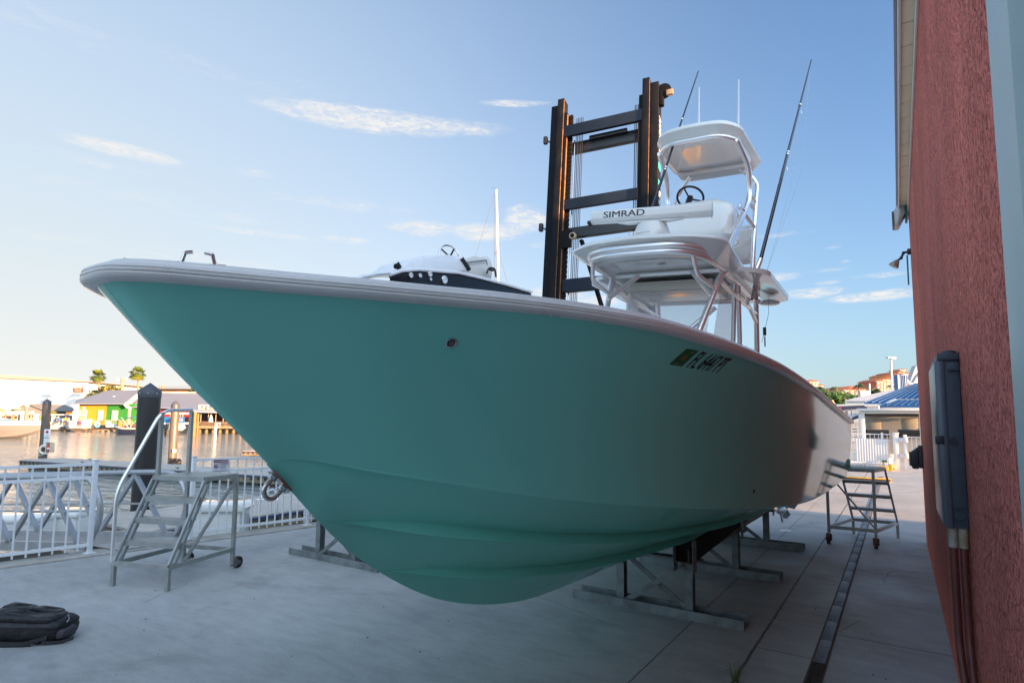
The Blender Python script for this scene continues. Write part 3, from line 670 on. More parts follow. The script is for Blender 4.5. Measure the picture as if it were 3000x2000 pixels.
# bow eye (U bolt)
e0 = Vector((0, 1.285, stemz(1.285))); e1 = Vector((0, 1.375, stemz(1.375))); out = Vector((0, -.72, -.69)); ax_ = (e1 - e0).normalized(); out = Vector((0, -ax_.z * -1, 0)); out = Vector((0, ax_.z, -ax_.y)); 
if out.y > 0: out = -out
b = MB(); c0 = (e0 + e1) / 2; L_ = .115; hw = .030
b.tube([c0 - ax_ * hw + out * .0] + [c0 - ax_ * hw + out * .045] + [c0 + ax_ * (hw * -cos(k * pi / 10)) + out * (.050 + .030 * sin(k * pi / 10)) for k in range(11)] + [c0 + ax_ * hw + out * .045, c0 + ax_ * hw], .0088, 12)
for s in (-1, 1): b.lathe([(.016, 0), (.016, .014)], c0 + ax_ * hw * s + out * .012, 6, out.to_track_quat('Z', 'Y').to_matrix())
b.box(c0 + out * .004, (.035, .115, .012), 0, .005, Matrix((Vector((1, 0, 0)), ax_, out)).transposed())
b.build('bow_eye', steel, boat)
# through-hull ring
def on_hull(px, py):
    y, z = hull_hit(px, py); return Vector((hull_x(y, z), y, z)), hull_nrm(y, z)
P, n = on_hull(1315, 1004)
if n.x < 0: n = -n
Mq = n.to_track_quat('Z', 'Y').to_matrix()
b = MB().use(steel); b.lathe([(.020, -.004), (.0205, .004), (.0175, .0055), (.0145, .003)], P, 24, Mq); b.use(black_pl); b.lathe([(.0145, .0005), (.0143, .0034)], P, 20, Mq); b.use(mat('grey_insert', (.16, .16, .15), .4)); b.lathe([(.0105, .003), (.0105, .0042)], P, 20, Mq)
b.build('hull_fitting', None, boat)
P, n = on_hull(2207, 1438); n = n if n.x > 0 else -n
b = MB(); b.lathe([(.012, -.002), (.012, .004), (.007, .006)], P, 12, n.to_track_quat('Z', 'Y').to_matrix()); b.build('drain_fitting', black_pl, boat)
# registration number and sticker follow the hull plating
ya, za = hull_hit(2030, 1034); yb, zb = hull_hit(2128, 1056)
Lr = yb - ya; h_ = .092
def onreg(x, y, lift=.0025):
    Y = ya + .03 + x; z = za + (zb - za) * x / Lr - .058 + y * .88
    nn_ = hull_nrm(Y, z); nn_ = nn_ if nn_.x > 0 else -nn_
    return Vector((hull_x(Y, z), Y, z)) + nn_ * lift
vs_, _f = text_mesh('FL 6447 PT', size=.115, shear=.25); wt = max(v[0] for v in vs_)
lettering('registration_number', 'FL 6447 PT', lambda x, y: onreg(x * Lr / wt, y), mat('lettering_black', (.008, .008, .01), .4), boat, sub=1, size=.115, shear=.25, fat=.0012, fdir=Vector((1, 0, 0)))
b = MB().use(mat('sticker_green', (.01, .16, .05), .4))
def patch(x0, x1, z0, z1, lift, n=5):
    b.grid([[onreg(lerp(x0, x1, i / n) + lerp(z0, z1, j / n) * .25, lerp(z0, z1, j / n), lift) for i in range(n + 1)] for j in range(n + 1)])
patch(-.125, -.03, .0, .078, .002); b.use(mat('sticker_orange', (.35, .16, .02), .4)); patch(-.092, -.066, .028, .050, .003); b.use(mat('sticker_pale', (.16, .25, .16), .4)); patch(-.11, -.07, .006, .013, .003); patch(-.08, -.05, .064, .070, .003)
b.build('validation_sticker', None, boat, recalc=False)
# outboard lower unit showing below the stern
b = MB(); b.bx((-.17, .1, 1.15), (.17, .75, 1.75), .1); om = b.build('outboard_motor', white_gel, boat); om.location = (.42, YT + .05, .30)
b = MB(); b.bx((-.07, .15, .5), (.07, .55, 1.14), .04); b.bx((-.15, .08, .47), (.15, .62, .50), .01); b.prism([(-.02, .2, .465), (-.02, .5, .465), (-.02, .42, .14), (-.02, .24, .14)], (.04, 0, 0), .01); b.prism([(-.01, .2, .05), (-.01, .42, .05), (-.01, .40, -.1), (-.01, .32, -.1)], (.02, 0, 0), .004)
b.lathe([(.005, -.28), (.05, -.2), (.07, -.05), (.065, .15), (.045, .22)], (0, .3, .10), 16, Matrix.Rotation(-pi / 2, 3, 'X')); b.build('leg', mat('silver_casting', (.45, .46, .48), .25, .8), om)
b = MB()
for k in range(3):
    a = 2 * pi * k / 3 + .5; u_ = Vector((cos(a), 0, sin(a))); v_ = Vector((-sin(a), 0, cos(a)))
    c = Vector((0, .58, .10)); b.prism([c + u_ * .03 - v_ * .03, c + u_ * .10 - v_ * .09 + Vector((0, .03, 0)), c + u_ * .17 - v_ * .05 + Vector((0, .03, 0)), c + u_ * .18 + v_ * .03, c + u_ * .10 + v_ * .09 - Vector((0, .03, 0)), c + u_ * .03 + v_ * .03], (0, .008, 0))
b.lathe([(.045, 0), (.04, .12)], (0, .53, .10), 12, Matrix.Rotation(-pi / 2, 3, 'X')); b.build('propeller', steel, om)
# stern fitting (round teal plug)
b = MB(); b.lathe([(.07, 0), (.07, .03), (.05, .05)], (1.30, YT - .12, 1.12), 18, Matrix.Rotation(pi / 2, 3, 'Y')); b.build('stern_plug', teal, boat)

# ---------------------------------------------------------------- T-top, tower (built upright, then set on the boat with its slight list)
LIST = radians(4); TC = -2.3; TK = .88
def tf(p):
    dz = p.z - 3; x = p.x * cos(LIST) + dz * sin(LIST); z = -p.x * sin(LIST) + dz * cos(LIST) + 3
    w = Vector((TC + x, p.y, z)); w = CAM + (w - CAM) * TK; return w - Vector((BX, 0, 0))
def tinv(w):
    w = CAM + (Vector(w) - CAM) / TK; x, z = w.x - TC, w.z - 3
    return Vector((x * cos(LIST) - z * sin(LIST), w.y, x * sin(LIST) + z * cos(LIST) + 3))
def seat_on(o):
    for v in o.data.vertices: v.co = tf(v.co)
    return o
def tubes(name, runs, r=.030, par=None, m=None, bd=.12):
    b = MB()
    for q in runs: b.tube(bend(q, bd), r, 12)
    return seat_on(b.build(name, m or alu_pipe, par or boat))
def put(b, name, m=None, ang=35, par=None): return seat_on(b.build(name, m, par or boat, ang=ang))
def round_poly(pts, r, n=6):
    out = []; N = len(pts)
    for i in range(N):
        a, b_, c = [Vector((*pts[j % N], 0)) for j in (i - 1, i, i + 1)]
        q = min(r, (a - b_).length * .45, (c - b_).length * .45)
        out += [(p.x, p.y) for p in arc(b_ + (a - b_).normalized() * q, b_, b_ + (c - b_).normalized() * q, n)]
    return out
def canopy(b, outline, c, zedge, drop, thick, crown, fin, frec, rec):
    """thin brim; underside slopes in and down to a lip, then a recessed ceiling; crowned top"""
    def ring(f, dz): return [Vector((c[0] + (x - c[0]) * f, c[1] + (y - c[1]) * f, zedge(c[1] + (y - c[1]) * f) + dz)) for x, y in outline]
    rows = [ring(.02, -drop + rec), ring(.45, -drop + rec), ring(frec - .04, -drop + rec * .9), ring(frec, -drop + rec * .55), ring(frec + .02, -drop + .01), ring(fin - .02, -drop), ring(fin, -drop + .004), ring(lerp(fin, 1, .5), -drop * .5), ring(.985, -.012), ring(1.0, 0), ring(.997, thick * .6), ring(.985, thick), ring(.93, thick + crown * .30), ring(.75, thick + crown * .7), ring(.45, thick + crown * .93), ring(.02, thick + crown)]
    b.grid(rows, closed_u=True); b.face([b.v(p) for p in rows[0]]); b.face([b.v(p) for p in rows[-1]])
def sym(half): return [(x, y) for x, y in half] + [(-x, y) for x, y in half[::-1]]
HB = lambda y: 3.55 - .035 * (y - 5.9)
b = MB(); ol = round_poly([(0, 5.64), (.55, 5.72), (.90, 5.95), (.86, 6.4), (.82, 7.2), (.84, 8.55), (-.84, 8.55), (-.82, 7.2), (-.86, 6.4), (-.90, 5.95), (-.55, 5.72)], .16, 5)
canopy(b, ol, (0, 7.1), HB, .125, .045, .07, .80, .74, .075)
for s in (-1, 1):
    w = [(s * .80, 6.72), (s * .98, 6.82), (s * 1.12, 7.0), (s * 1.12, 8.45), (s * 1.02, 8.60), (s * .80, 8.62)]
    b.prism([(x, y, 3.40 - .02 * (y - 6.8)) for x, y in round_poly(w, .12, 5)], (0, 0, .055), .014)
put(b, 'hardtop', white_gel, 40)
rh = [(.20, 5.735), (.40, 5.775), (.57, 5.91), (.66, 6.2), (.69, 6.74)]
def curve(pts, n=5):
    P = [Vector(p) for p in pts]; P = [P[0]] + P + [P[-1]]; out = []
    for i in range(1, len(P) - 2):
        for k in range(n):
            t = k / n; out.append(.5 * ((2 * P[i]) + (-P[i - 1] + P[i + 1]) * t + (2 * P[i - 1] - 5 * P[i] + 4 * P[i + 1] - P[i + 2]) * t * t + (-P[i - 1] + 3 * P[i] - 3 * P[i + 1] + P[i + 2]) * t ** 3))
    return out + [P[-2]]
b = MB(); fr = curve([(-x, y, 3.425) for x, y in rh[::-1]] + [(x, y, 3.425) for x, y in rh]); b.tube(fr, .034, 12); b.tube([p + Vector((p.x * .03, -.025, .058)) for p in fr], .034, 12)
b.tube([(-.69, 6.74, 3.43), (.69, 6.74, 3.43)], .03, 12)
for s in (-1, 1): b.tube([(s * .69, 6.74, 3.43), (s * .70, 8.45, 3.37)], .034, 12)
b.tube([(-.70, 8.44, 3.37), (.70, 8.44, 3.37)], .03, 12); b.tube([(-.69, 7.6, 3.42), (.69, 7.6, 3.42)], .024, 10)
put(b, 'hardtop_frame', alu_pipe)
for s in (-1, 1):
    tubes('forward_leg', [[(s * .52, 6.15, 1.14), (s * .56, 6.25, 2.6), (s * .66, 6.66, 3.32), (s * .69, 6.76, 3.42)]], .036)
    tubes('mid_leg', [[(s * .55, 7.75, 1.14), (s * .62, 7.62, 2.6), (s * .68, 7.28, 3.41)], [(s * .62, 7.95, 1.14), (s * .66, 7.80, 2.7), (s * .69, 7.42, 3.40)]], .030)
    tubes('aft_leg', [[(s * .71, 8.80, 1.14), (s * .70, 8.72, 2.6), (s * .70, 8.46, 3.36)]], .036)
    tubes('side_brace', [[(s * .68, 7.36, 3.27), (s * .70, 7.95, 3.25), (s * .70, 8.62, 3.06)], [(s * .67, 6.72, 3.28), (s * .69, 7.6, 3.22), (s * .70, 8.50, 3.20)], [(s * .64, 6.64, 2.98), (s * .42, 6.62, 2.78), (s * .20, 6.60, 2.60)]], .026)
    tubes('forward_brace', [[(s * .62, 6.50, 3.10), (s * .33, 6.73, 3.42)]], .030)
    tubes('corner_brace', [[(s * .57, 5.93, 3.42), (s * .60, 6.0, 3.22), (s * .64, 6.52, 3.18)]], .024)
for k in range(5): tubes('ladder_rung', [[(.67, 7.78, 1.6 + .27 * k), (.70, 8.76, 1.6 + .27 * k)]], .018)
b = MB(); b.bx((-.60, 6.98, 3.27), (.50, 7.75, 3.40), .03); put(b, 'overhead_box', mat('cream_gelcoat', (.66, .64, .56), .25, coat=.3))
b = MB().use(steel); b.lathe([(.055, 0), (.05, -.014), (.02, -.022)], (.05, 6.45, 3.485), 16); put(b, 'dome_light')
Ms = Matrix.Rotation(-.75, 3, 'X')
b = MB().use(black_pl); b.box((-.16, 5.765, 3.492), (.17, .012, .044), 0, .005, Ms); b.use(mat('lamp_glass', (.55, .56, .55), .1)); b.box((-.16, 5.757, 3.487), (.145, .012, .028), 0, .004, Ms)
for s in (-1, 1): b.use(black_pl); b.box((-.16 + s * .11, 5.768, 3.492), (.014, .012, .014), 0, .003, Ms)
put(b, 'spreader_light')
b = MB(); b.lathe([(.02, .0), (.09, -.004), (.135, -.022), (.135, -.04), (.10, -.062), (.03, -.066)], (.88, 8.42, 3.365), 20); put(b, 'aft_dome_light', white_gel)
# windshield, console, seat below
gl = mat('clear_acrylic', (.86, .88, .90), .05, spec=.7, alpha=.30)
b = MB(); b.prism([(-.52, 6.72, 2.0), (.48, 6.72, 2.0), (.50, 6.97, 3.26), (-.56, 6.97, 3.26)], (0, .008, 0))
for s in (-1, 1): b.prism([(s * .53, 6.78, 2.0), (s * .60, 7.5, 2.0), (s * .64, 7.4, 3.2), (s * .58, 7.0, 3.2)], (s * .008, 0, 0))
put(b, 'windshield', gl)
b = MB(); b.bx((-.56, 6.5, 1.14), (.56, 7.6, 2.05), .08); b.prism([(-.5, 6.8, 2.04), (.5, 6.8, 2.04), (.5, 7.3, 2.2), (-.5, 7.3, 2.2)], (0, .3, 0), .03); put(b, 'console', white_gel)
vin = mat('white_vinyl', (.70, .69, .66), .45, bump=.1)
b = MB(); b.bx((-.58, 8.0, 1.14), (.58, 8.5, 1.9), .06); b.bx((-.6, 8.0, 1.9), (.6, 8.45, 2.04), .05); b.bx((-.6, 8.4, 2.1), (.6, 8.52, 2.52), .05); put(b, 'leaning_post', vin)
tubes('leaning_post_frame', [[(-.55, 8.6, 1.9), (-.55, 8.6, 2.62), (.55, 8.6, 2.62), (.55, 8.6, 1.9)], [(-.55, 8.4, 2.3), (.55, 8.4, 2.3)], [(-.25, 8.6, 1.9), (-.25, 8.6, 2.6)], [(.25, 8.6, 1.9), (.25, 8.6, 2.6)], [(.05, 8.6, 2.6), (.05, 8.55, 2.9)]], .020)
# radar
b = MB(); b.lathe([(.235, 3.60), (.235, 3.655), (.215, 3.665), (.205, 3.67), (.20, 3.735), (.195, 3.745), (.165, 3.83), (.11, 3.855), (.05, 3.86)], (.05, 6.1, 0), 32); b.bx((-.10, 5.893, 3.70), (.10, 5.91, 3.712), .002); b.bx((-.10, 5.893, 3.66), (-.09, 5.91, 3.70), .002); put(b, 'radar_pedestal', white_gel, 30)
A, B = Vector((-.60, 5.90, 3.925)), Vector((.70, 6.12, 3.93)); dv = (B - A).normalized(); pv = Vector((dv.y, -dv.x, 0)); up_ = Vector((0, 0, 1))
ra = MB(); pr = [(.050, -.068), (.066, -.03), (.066, .045), (.05, .066), (-.04, .07), (-.065, .045), (-.065, -.045), (-.03, -.07)]
ra.prism([A + pv * x + up_ * z for x, z in pr], B - A, .008)
ra.prism([A + dv * .30 + pv * .035 - up_ * .071, A + dv * 1.02 + pv * .035 - up_ * .071, A + dv * .86 + pv * .035 - up_ * .092, A + dv * .42 + pv * .035 - up_ * .092], -pv * .08)
ra.box(B - dv * .012, (.006, .14, .15), math.atan2(dv.y, dv.x), .001)
rad = put(ra, 'radar_array', white_gel)
LL = (B - A).length; vs_, _f = text_mesh('SIMRAD', size=.10); tw = max(v[0] for v in vs_)
seat_on(lettering('radar_lettering', 'SIMRAD', lambda x, y: A + dv * (LL * .112 + x) + pv * .0672 + up_ * (-.026 + y), mat('lettering_grey', (.03, .035, .045), .4), rad, size=.10, fat=.0028, fdir=pv, sx=LL * .352 / tw))
# upper station
rows = []
for f in [0, .04, .12, .3, .5, .7, .82, .9, .96, 1.0]:
    e = .07 * (1 - f / .12) if f < .12 else (0 if f < .7 else .20 * ((f - .7) / .3) ** 2.4)
    w = .57 - e; zz = 4.0 + .62 * f; y0 = 7.45 + .10 * f * f + e * .6
    rows.append([Vector((x, y, zz - (.10 * max(0, -x - .1) + .12 * max(0, x - .2)) * f ** 3)) for x, y in round_poly([(-w, y0), (w, y0), (w - .02, 8.08 - e), (-w + .02, 8.08 - e)], .16)])
b = MB(); b.grid(rows, closed_u=True); b.face([b.v(p) for p in rows[0]]); b.face([b.v(p) for p in rows[-1]]); put(b, 'upper_console', white_gel, 40)
b = MB(); b.bx((-.45, 8.6, 4.0), (.55, 8.95, 4.2), .06); b.bx((-.45, 8.92, 4.1), (.55, 9.05, 4.55), .05); put(b, 'upper_seat', vin)
sw = MB(); cS = Vector((-.20, 8.18, 4.86)); tn = Vector((0, .60, .80)).normalized(); e1_ = Vector((1, 0, 0)); e2_ = tn.cross(e1_)
sw.tube([cS + (e1_ * cos(k * pi / 18) + e2_ * sin(k * pi / 18)) * .185 for k in range(36)], .016, 8, closed=True)
for a in (.5, 2.3, 4.4): sw.tube([cS - tn * .03, cS + (e1_ * cos(a) + e2_ * sin(a)) * .18], .012, 6)
sw.lathe([(.045, -.30), (.045, 0)], cS, 12, tn.to_track_quat('Z', 'Y').to_matrix()); put(sw, 'steering_wheel', black_pl)
b = MB(); b.bx((-.56, 7.8, 4.50), (-.33, 8.0, 4.62), .03); put(b, 'throttle_pad', black_pl)
# tower
for s in (-1, 1):
    tubes('tower_front_leg', [[(s * .68, 6.78, 3.52), (s * .64, 7.2, 3.86), (s * .58, 7.9, 4.35), (s * .58, 8.36, 4.80), (s * .58, 8.22, 5.20), (s * .52, 7.72, 5.39)]], .038, bd=.3)
    tubes('tower_rear_leg', [[(s * .66, 8.36, 3.44), (s * .64, 8.44, 4.2), (s * .61, 8.58, 4.75), (s * .58, 8.82, 5.20), (s * .36, 8.64, 5.37)]], .032, bd=.3)
    tubes('tower_cross_bar', [[(s * .58, 8.36, 4.86), (s * .60, 8.62, 4.82)], [(s * .58, 8.30, 4.74), (s * .60, 8.58, 4.70)], [(s * .58, 8.06, 4.50), (s * .63, 8.50, 4.42)], [(s * .58, 8.02, 4.52), (s * .54, 7.9, 4.55)], [(s * .66, 7.3, 3.90), (s * .42, 7.55, 3.80), (s * .32, 7.65, 4.02)]], .026)
    b = MB(); b.lathe([(.06, 0), (.06, .015), (.04, .02)], (s * .575, 7.85, 4.52), 14, Matrix.Rotation(s * pi / 2, 3, 'Y')); put(b, 'mount_flange', alu_pipe)
tubes('back_rail', [[(-.63, 8.5, 4.42), (-.5, 9.05, 4.42), (.5, 9.05, 4.42), (.63, 8.5, 4.42)], [(-.61, 8.6, 4.62), (-.5, 9.08, 4.62), (.5, 9.08, 4.62), (.61, 8.6, 4.62)]], .024)
b = MB(); ol = round_poly([(0, 7.40), (.40, 7.46), (.58, 7.70), (.62, 8.98), (-.62, 8.98), (-.58, 7.70), (-.40, 7.46)], .20, 6); canopy(b, ol, (0, 8.15), lambda y: 5.53 - .02 * (y - 7.4), .13, .05, .06, .87, .80, .05); put(b, 'tower_top', white_gel, 40)
b = MB(); b.tube([(x, y, 5.39) for x, y in round_poly([(-.34, 7.50), (.34, 7.50), (.52, 7.72), (.53, 8.58), (-.53, 8.58), (-.52, 7.72)], .18)], .027, 10, closed=True); put(b, 'tower_top_frame', alu_pipe)
for (px, py, qx, qy) in [(2048, 258, 2047, 362), (2164, 236, 2163, 365)]:
    D_ = 7.2; P = at(px, py, D_) - Vector((BX, 0, 0)); Q = at(qx, qy + 12, D_) - Vector((BX, 0, 0))
    b = MB(); b.tube([Q, P], [.014, .009], 8); b.tube([P, P + (P - Q) * .015], .010, 6); b.build('antenna', white_paint, boat)
# outriggers
car = mat('carbon_outrigger', (.030, .040, .065), .25, .3, coat=.4)
def outrig(base, tip, name):
    v = (tip - base); b = MB().use(alu_pipe); b.lathe([(.040, -.03), (.040, -.01), (.02, .01), (.022, .06)], base, 14); b.sphere(base + Vector((0, 0, .08)), .034, 8); b.tube([base + Vector((0, 0, .08)), base + v * .09], [.030, .026], 10)
    b.use(car); b.tube([base + v * .085, base + v * .55], [.021, .017], 10); b.tube([base + v * .55, tip], [.015, .007], 10)
    b.use(steel)
    for f in (.55, .56, .78): b.tube([base + v * f, base + v * (f + .006)], .019, 8)
    for f in (.5, .76): b.tube([base + v * f + Vector((.02, 0, -.02)), base + v * f + Vector((.03, 0, -.06))], .006, 6)
    b.build(name, None, boat)
    b = MB()
    for f, g in ((.97, .2), (.80, .12)): b.tube([base + v * f, base + v * f * .5 + Vector((g, .0, -.02)), base + Vector((.10, .1, .1))], .0016, 4)
    b.build('halyard', mat('pale_line', (.50, .53, .56), .6), boat)
bs_ = tf(Vector((.86, 7.57, 3.47))); P = at(2377, 176, (bs_ + Vector((BX, 0, 0)) - CAM).dot(FW) + .5) - Vector((BX, 0, 0)); outrig(bs_, P, 'outrigger')
bs2 = tf(Vector((-.86, 7.57, 3.47))); P2 = at(2046, 209, (bs2 + Vector((BX, 0, 0)) - CAM).dot(FW) - .2) - Vector((BX, 0, 0)); outrig(bs2, P2, 'outrigger')
b = MB(); b.lathe([(.085, 0), (.085, .015), (.045, .03), (.04, .10), (.03, .13)], Vector((.86, 7.57, 3.20)), 16); b.bar((.80, 7.5, 3.14), (.80, 7.5, 3.24), .035); b.tube([(.86, 7.57, 3.2), (.86, 7.57, 3.40)], .03, 8); put(b, 'outrigger_crank', steel)
X_ = BX + .95; q = ax(2252, 918, X_) - Vector((BX, 0, 0)); e = ax(2232, 1002, X_) - Vector((BX, 0, 0)); md = q.lerp(e, .62)
b = MB(); b.tube([q + Vector((0, 0, .2)), q, md, e], .002, 4); b.tube([md - Vector((0, 0, .04)), md + Vector((0, 0, .03))], .014, 8); b.tube([md - Vector((0, 0, .14)), md - Vector((0, 0, .05))], .006, 6); b.build('hanging_snap_line', black_pl, boat)

# ================================================================ TRESTLES under the boats
def trestle(name, label, x0, y0, w=1.53, group=None, right=True):
    t = thing(name, label, 'trestle', (x0, y0, 0), 0, group)
    b = MB(); b.bx((-w / 2, -.10, .0), (w / 2, -.085, .075)); b.bx((-w / 2, .085, .0), (w / 2, .10, .075)); b.bx((-w / 2, -.0848, .001), (w / 2, .0848, .012)); b.build('foot_channel', galv, t)
    for s in (-1, 1):
        b = MB(); b.bx((s * .31 - .035, -.04, .0125), (s * .31 + .035, -.032, .46)); b.bx((s * .31 - .035, .032, .0125), (s * .31 + .035, .04, .46)); b.bx((s * .31 - .004, -.0318, .0125), (s * .31 + .004, .0318, .46)); b.build('post', galv, t)
    b = MB(); b.bar((-.28, -.052, .03), (.28, -.052, .43), .045, .012, (0, 1, 0)); b.bar((.28, .052, .03), (-.28, .052, .43), .045, .012, (0, 1, 0)); b.build('cross_brace', galv, t)
    b = MB(); b.bx((-.42, -.05, .4605), (.42, .05, .485)); b.build('top_plate', galv, t)
    return t
tl = ['galvanised trestle nearest the camera under the teal boat', 'galvanised trestle in the middle of the row under the teal boat', 'galvanised trestle under the stern of the teal boat']
for i, y in enumerate((5.11, 6.80, 8.55)): trestle('boat_trestle', tl[i], -1.86, y, group='trestles under the teal boat')
trestle('boat_trestle', 'galvanised trestle left of the teal bow, half hidden by its hull', -5.52, 4.66)
carpet = mat('black_carpet', (.012, .012, .012), .95, bump=.4, bs=120)
beam_m = mat('brown_steel_beam', (.12, .085, .065), .6, .2, var=.3, vs=6)
for s in (-1, 1):
    t = thing('bunk_rail', ['long bunk beam on the trestles on the dock side of the keel', 'long bunk beam on the trestles on the wall side of the keel'][s > 0], 'bunk', (BX + .04 + s * .31, 0, 0), 0, 'bunks under the teal boat')
    b = MB(); b.bx((-.06, 4.9, .486), (-.05, 8.9, .60)); b.bx((-.0498, 4.9, .486), (.0498, 8.9, .496)); b.bx((.05, 4.9, .486), (.06, 8.9, .60)); b.build('beam', beam_m, t)
    b = MB()
    zt = lambda y: stemz(y) + .31 * (fz('2', y) - stemz(y)) / fb('2', y) - .008
    b.prism([(-.075, 4.95, .47), (-.075, 8.85, .601), (-.075, 8.85, max(.605, zt(8.85))), (-.075, 4.95, max(.56, zt(4.95)))], (.15, 0, 0), .01); b.build('carpet_pad', carpet, t)
    for yy in (4.93, 6.7, 8.6):
        for q_ in (-.085, .076): b = MB(); b.bx((q_, yy, .40), (q_ + .009, yy + .10, .66)); b.build('bracket', galv, t)
# ================================================================ SECOND (white) BOAT on the forklift's forks
B2 = Vector((-4.9, 0, 0)); WB = thing('white_runabout', 'white runabout with black dash and gauges raised on the forklift behind the teal boat', 'boat', B2)
wh = mat('runabout_white', (.74, .75, .77), .25, coat=.3, var=.03); blk = mat('black_gelcoat', (.008, .007, .009), .16, spec=.25)
def P2(px, py, X=0.0): return ax(px, py, B2.x + X) - B2
b = MB(); rows = []
for i in range(15):
    u = i / 14; y = 4.5 + 5.0 * u; w = 1.02 * min(1, (u * 3) ** .55) if u > 0 else .02; zs = 2.78 - .05 * u
    k = 2.05 if u > .25 else 2.05 + .6 * (1 - u / .25) ** 2
    ch = lerp(k, zs, .45)
    rows.append([(-w, y, zs), (-w * .97, y, lerp(ch, zs, .5)), (-w * .85, y, ch), (0, y, k), (w * .85, y, ch), (w * .97, y, lerp(ch, zs, .5)), (w, y, zs)])
V = b.grid(rows); b.face(V[-1]); b.grid([[Vector(r[0]) + Vector((.02, 0, -.02)), Vector(r[-1]) + Vector((-.02, 0, -.02))] for r in rows]); b.build('hull', wh, WB)
# black arched dash, long and glossy, and the white pod above it
y0 = 5.2
arch = [P2(1128, 808), P2(1160, 797), P2(1210, 793), P2(1265, 797), P2(1330, 802), P2(1400, 818), P2(1470, 836), P2(1545, 858)]
b = MB(); low = [Vector((p.x, p.y, p.z - .62 + .25 * k / 7)) for k, p in enumerate(arch)]
rows = []
for dx_ in (-.55, -.3, 0, .06, .08): rows.append([p + Vector((dx_, 0, .02 if dx_ < 0 else -.05 * (dx_ > .07))) for p in arch])
rows.append([p + Vector((.05, 0, 0)) for p in low]); b.grid(rows); b.build('dash', blk, WB)
b = MB().use(wh); top = [p + Vector((.085, 0, .005)) for p in arch]; b.tube(top, .022, 8); b.tube([p + Vector((-.56, 0, .02)) for p in arch], .03, 8); b.build('dash_trim', wh, WB)
b = MB(); q = [P2(1160, 800), P2(1175, 780), P2(1195, 764), P2(1230, 752), P2(1300, 748), P2(1335, 752), P2(1352, 768), P2(1362, 796), P2(1300, 800), P2(1230, 797)]
b.prism([p + Vector((-.5, 0, 0)) for p in q], (.56, 0, 0), .035); b.build('console_pod', wh, WB)
b = MB(); q = [P2(1350, 760), P2(1400, 748), P2(1438, 746), P2(1452, 758), P2(1458, 788), P2(1452, 826), P2(1400, 812), P2(1352, 800)]
b.prism([p + Vector((-.5, 0, 0)) for p in q], (.42, 0, 0), .03); b.build('seat_back', mat('white_vinyl', (.70, .69, .66)), WB)
b = MB(); q = [P2(1368, 768, -.07), P2(1425, 761, -.07), P2(1428, 776, -.07)]; b.tube(bend(q, .03), .006, 6)
for k in range(6): b.tube([P2(1368 + 9 * k, 768 - k, -.07), P2(1378 + 9 * k, 778 - k, -.07)], .002, 4); b.tube([P2(1378 + 9 * k, 768 - k, -.07), P2(1368 + 9 * k, 778 - k, -.07)], .002, 4)
b.build('seat_piping', mat('grey_piping', (.2, .22, .25), .5), WB)
Mx = Matrix.Rotation(pi / 2, 3, 'Y')
for px, py, r in ((1203, 806, .036), (1230, 807, .030), (1259, 802, .040), (1302, 819, .055), (1261, 818, .022)):
    b = MB().use(steel); c = P2(px, py, .085); b.lathe([(r, -.02), (r, .006), (r * .9, .012)], c, 20, Mx); b.use(mat('gauge_face', (.62, .64, .66), .2)); b.lathe([(r * .88, .008), (r * .86, .014)], c, 20, Mx)
    b.use(black_pl); b.bar(c + Vector((.016, 0, 0)), c + Vector((.016, r * .5, r * .4)), .004); b.build('gauge', None, WB)
c = P2(1318, 753, -.2); e1_ = Vector((.25, .9, .1)).normalized(); e2_ = Vector((-.2, -.1, .97)).normalized()
b = MB().use(steel); b.tube([c + (e1_ * cos(k * pi / 16) + e2_ * sin(k * pi / 16)) * .17 for k in range(32)], .012, 8, closed=True)
b.use(black_pl)
for a in (.9, 2.4, 4.7): b.bar(c, c + (e1_ * cos(a) + e2_ * sin(a)) * .16, .03, .01)
b.build('steering_wheel', None, WB)
for (a0, b0) in (((1350, 755), (1374, 790)), ((1160, 769), (1170, 785))):
    b = MB().use(black_pl); A_, B_ = P2(*a0, .06), P2(*b0, .06); b.tube([A_, B_], .034, 12); b.sphere(A_.lerp(B_, .7) + Vector((-.03, -.01, 0)), .03, 8); b.use(white_paint); b.tube([A_ + (A_ - B_) * .002, A_ + (A_ - B_) * .06], .038, 12); b.build('rod_holder', None, WB)
b = MB(); b.tube(bend([P2(1426, 800, .03), P2(1432, 784, .03), P2(1450, 786, .03), P2(1453, 812, .03)], .05), .014, 8); b.bar(P2(1434, 788, .03), P2(1444, 792, .03), .05, .03); b.build('mirror_loop', black_pl, WB)

# ================================================================ FORKLIFT
DL = 12.2
mA = at(1592, 861, DL); mB_ = at(1880, 861, DL * .925)
fx = Vector((mB_.x - mA.x, mB_.y - mA.y, 0)); SEP = fx.length; fx.normalize(); fang = math.atan2(fx.y, fx.x)
FK = thing('boat_forklift', 'black marina forklift with a tall open mast standing behind the boats', 'forklift', (mA.x, mA.y, 0), fang)
tip = .115                                                       # the mast leans back
Rm = Matrix.Rotation(-tip, 3, 'X')
def mp_(x, y, z): return Rm @ Vector((x, y, z))
def mbox(b, a, c, bev=.004):
    a, c = Vector(a), Vector(c); ce = Rm @ ((a + c) / 2); b.box(ce, [abs(c[i] - a[i]) for i in range(3)], 0, bev, Rm)
def zpx(px, py): return at(px, py, DL * .97).z / cos(tip)
TOPL = (at(1640, 285, DL + .3).z + .34) / cos(tip); TOPR = TOPL
oil = mat('greasy_black_steel', (.010, .009, .009), .6, .1, col2=(.035, .022, .015), vs=5, c2at=.72, bump=.15, bs=40, stretch=(1, 1, .25), spec=.1)
edge_m = mat('orange_edge', (.30, .13, .05), .6, .3, var=.5, vs=8)  # mottled orange for the thin strips along the rail edges
